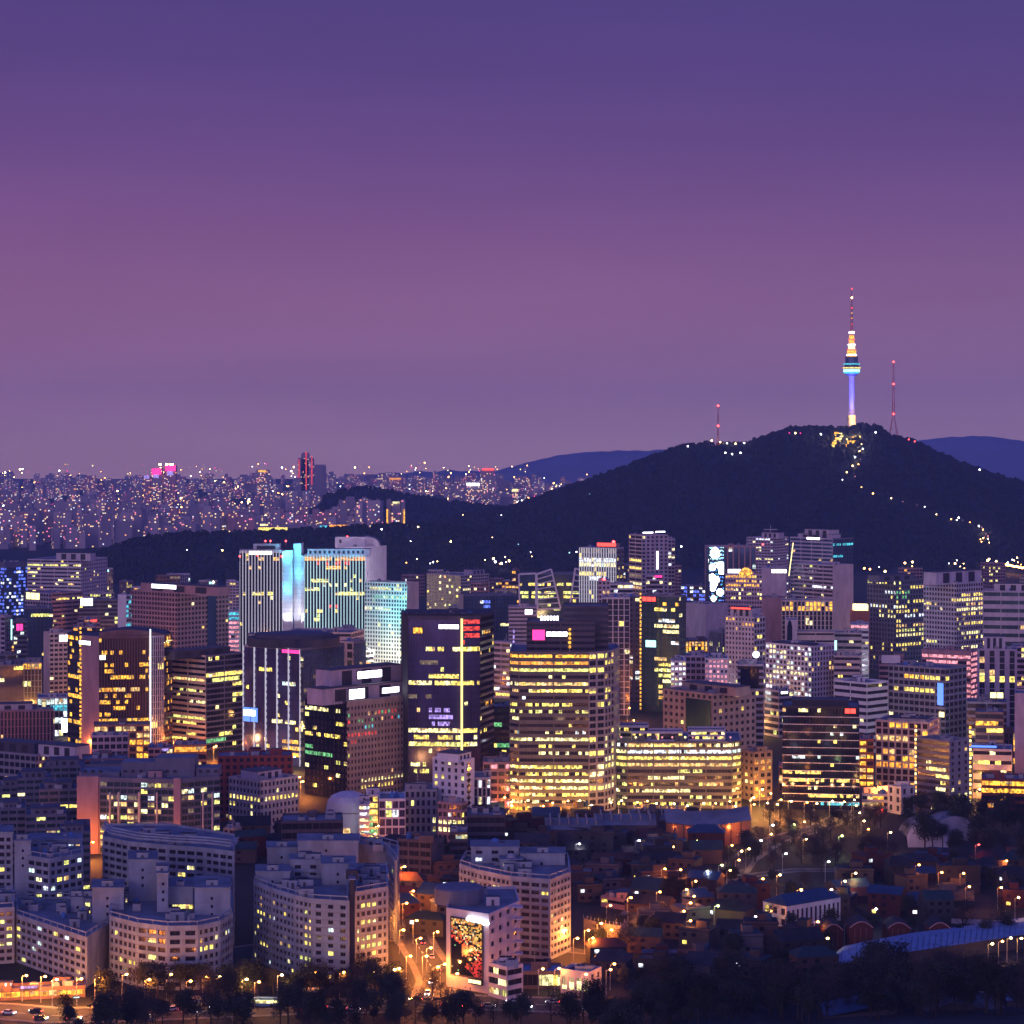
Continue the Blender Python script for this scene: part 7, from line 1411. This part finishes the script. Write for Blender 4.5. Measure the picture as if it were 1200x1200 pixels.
# a ridge-roofed building and a blue roof showing through the near trees
r = root('lodge', *P(1120, 735), 'long lodge with pale gabled roof edges among the near trees', 'lodge'); m = M(); mw = M(); z0 = slope_h(1120, 735)
pl = [(1068, 1171, 745), (1108, 1155, 738), (1135, 1160, 738), (1172, 1166, 742)]
for (xa, ta, ya), (xb, tb, yb_) in zip(pl, pl[1:]):
    A = (X(xa, ya), ya, Z(ta, ya)); Bq = (X(xb, yb_), yb_, Z(tb, yb_)); m.face([(A[0], A[1] - 9, A[2] - 3.2), (Bq[0], Bq[1] - 9, Bq[2] - 3.2), Bq, A], 'tile'); m.tube(A, Bq, .35, .35, 'palewall', 5); mw.face([(A[0], A[1] - 8, 0), (Bq[0], Bq[1] - 8, 0), (Bq[0], Bq[1] - 8, Bq[2] - 3.1), (A[0], A[1] - 8, A[2] - 3.1)], 'darkwall')
m.build('roof', r); mw.build('wall', r)
r = root('shed', *P(1190, 745), 'shed with a bright blue metal roof at the lower right edge', 'shed'); m = M(); x0, x1 = X(1174, 745), X(1222, 745); zt = Z(1159, 745); m.face([(x0, 738, zt - 2), (x1, 738, zt - 2), (x1, 746, zt), (x0, 746, zt)], 'bluepale'); m.face([(x0, 746, zt), (x1, 746, zt), (x1, 754, zt - 2), (x0, 754, zt - 2)], 'bluepale'); m.build('roof', r); m = M(); m.box(x0 + .4, x1 - .4, 739, 753, 0, zt - 2.05, 'darkwall'); m.build('wall', r)
r = root('shed', *P(1010, 728), 'long low shed with a pale blue roof edge under the near trees', 'shed'); m = M(); x0, x1 = X(960, 725), X(1045, 735); m.face([(x0, 712, 11), (x1, 722, 13.4), (x1, 735, 14.6), (x0, 725, 12.2)], 'bluedim'); m.build('roof', r); m = M(); m.prism([(x0 + .5, 713), (x1 - .5, 723), (x1 - .5, 734), (x0 + .5, 724)], 0, 10.8, 'darkwall'); m.build('wall', r)

# ------------------------------------------------------------------ cars
def car_meshes(paint):
    b = M(); b.prism([(-2.1, -.85), (2.1, -.85), (2.2, -.6), (2.2, .6), (2.1, .85), (-2.1, .85), (-2.2, .6), (-2.2, -.6)], .35, .85, paint)
    c = M(); i0 = [(-1.5, -.75), (1.0, -.75), (1.0, .75), (-1.5, .75)]; i1 = [(-1.1, -.62), (.45, -.62), (.45, .62), (-1.1, .62)]
    for k in range(4): a, d = i0[k], i0[(k + 1) % 4]; a2, d2 = i1[k], i1[(k + 1) % 4]; c.face([(*a, .85), (*d, .85), (*d2, 1.4), (*a2, 1.4)], 'glassblack')
    rf_ = M(); rf_.face([(*p, 1.405) for p in i1], paint); w = M(); w.tube((0, -.12, 0), (0, .12, 0), .33, .33, 'tyre', 10)
    hl = M(); hl.box(-.06, .06, -.2, .2, -.1, .1, 'lampwhite'); tl = M(); tl.box(-.06, .06, -.2, .2, -.1, .1, 'lampred')
    return b.mesh('body'), c.mesh('windows'), rf_.mesh('roof'), w.mesh('wheel'), hl.mesh('headlight'), tl.mesh('taillight')
CM = {p: car_meshes(p) for p in ('carwhite', 'cardark', 'carsilver')}
def car(x, y, th, paint, label, group):
    r = empty('car', (x, y, .02), label, 'car', group); r.rotation_euler.z = th; b, c, rf_, w, hl, tl = CM[paint]
    for nm, me, loc in [('body', b, (0, 0, 0)), ('cabin_glass', c, (0, 0, 0)), ('roof', rf_, (0, 0, 0))] + [('wheel', w, (sx * 1.35, sy * .8, .33)) for sx in (-1, 1) for sy in (-1, 1)] + [('headlight', hl, (2.22, sy * .6, .62)) for sy in (-1, 1)] + [('taillight', tl, (-2.22, sy * .6, .65)) for sy in (-1, 1)]:
        o = bpy.data.objects.new(nm, me); COL.objects.link(o); o.parent = r; o.location = loc
def along(pts, t):
    L = [Vector(p) for p in pts]; seg = [(b - a).length for a, b in zip(L, L[1:])]; s = t * sum(seg)
    for (a, b), l in zip(zip(L, L[1:]), seg):
        if s <= l: d = (b - a) / l; return a + d * s, d
        s -= l
    return L[-1], (L[-1] - L[-2]).normalized()
pn_ = {'carwhite': 'white', 'cardark': 'black', 'carsilver': 'silver'}
for rd, n, nm in ((MAIN, 30, 'the main road at the bottom'), (SIDE, 18, 'the curving side street')):
    for i in range(n):
        p, d = along(rd, (i + rh.uniform(.1, .6)) / n); pnv = Vector((-d.y, d.x)); ln = rh.choice([-1, 1]); off = (2 if n < 30 else rh.choice([2.4, 5.6])) * ln; pt = rh.choice(list(CM)); q = p + pnv * -off * 1
        car(q.x, q.y, math.atan2(d.y, d.x) + (0 if ln > 0 else pi), pt, f'{pn_[pt]} car with lit lamps driving on {nm}', f'{pn_[pt]} cars on {nm}')
# buses: blue bus on the main road
r = root('bus', *G(305, 1180), 'long blue-roofed bus on the main road before the middle apartment ring', 'bus'); x, y = G(305, 1180)
m = M(); m.box(x - 6, x + 6, y - 1.25, y + 1.25, .5, 3.1, 'bluesteel'); m.build('body', r); m = M(); m.box(x - 5.6, x + 5.6, y - 1.29, y - 1.26, 1.5, 2.6, 'pale'); m.build('window', r)
for sx in (-4, 3.8): m = M(); m.tube((x + sx, y - 1.28, .5), (x + sx, y - .9, .5), .5, .5, 'tyre', 12); m.build('wheel', r)
r = root('canopy_stall', *G(360, 1172), 'cream awning roof beside the blue bus', 'awning'); x, y = G(360, 1172); m = M(); m.box(x - 5, x + 5, y - 2, y + 4, 3, 3.3, 'cream'); m.build('roof', r); m = M()
for sx in (-4.6, 4.6):
    for sy in (-1.7, 3.7): m.tube((x + sx, y + sy, 0), (x + sx, y + sy, 3), .1, .1, 'steel', 5)
m.build('post', r)
# the city goes on past both edges of the view
q = M(); re_ = random.Random(3)
for side in (0, 1):
    for i in range(260):
        Y = re_.uniform(900, 3100); w = re_.uniform(8, 20); off = re_.uniform(0, 420)
        x = X(1222, Y) + w + 6 + off if side else X(-24, Y) - w - 6 - off
        h = re_.uniform(8, 16) if Y < 1100 and side else re_.uniform(14, 48); dpt = re_.uniform(7, 14)
        q.box(x - w, x + w, Y - dpt, Y + dpt, 0, h, re_.choice(['farbright', 'farpale', 'fargrey', 'farpink']), top='roofdeck', bottom=False)
        q.box(x - w * .4, x + w * .2, Y - dpt * .5, Y + dpt * .5, h, h + 2.6, 'palewall', top='roofdark', bottom=False)
tag(q.build('outlying_city_blocks'), kind='stuff')
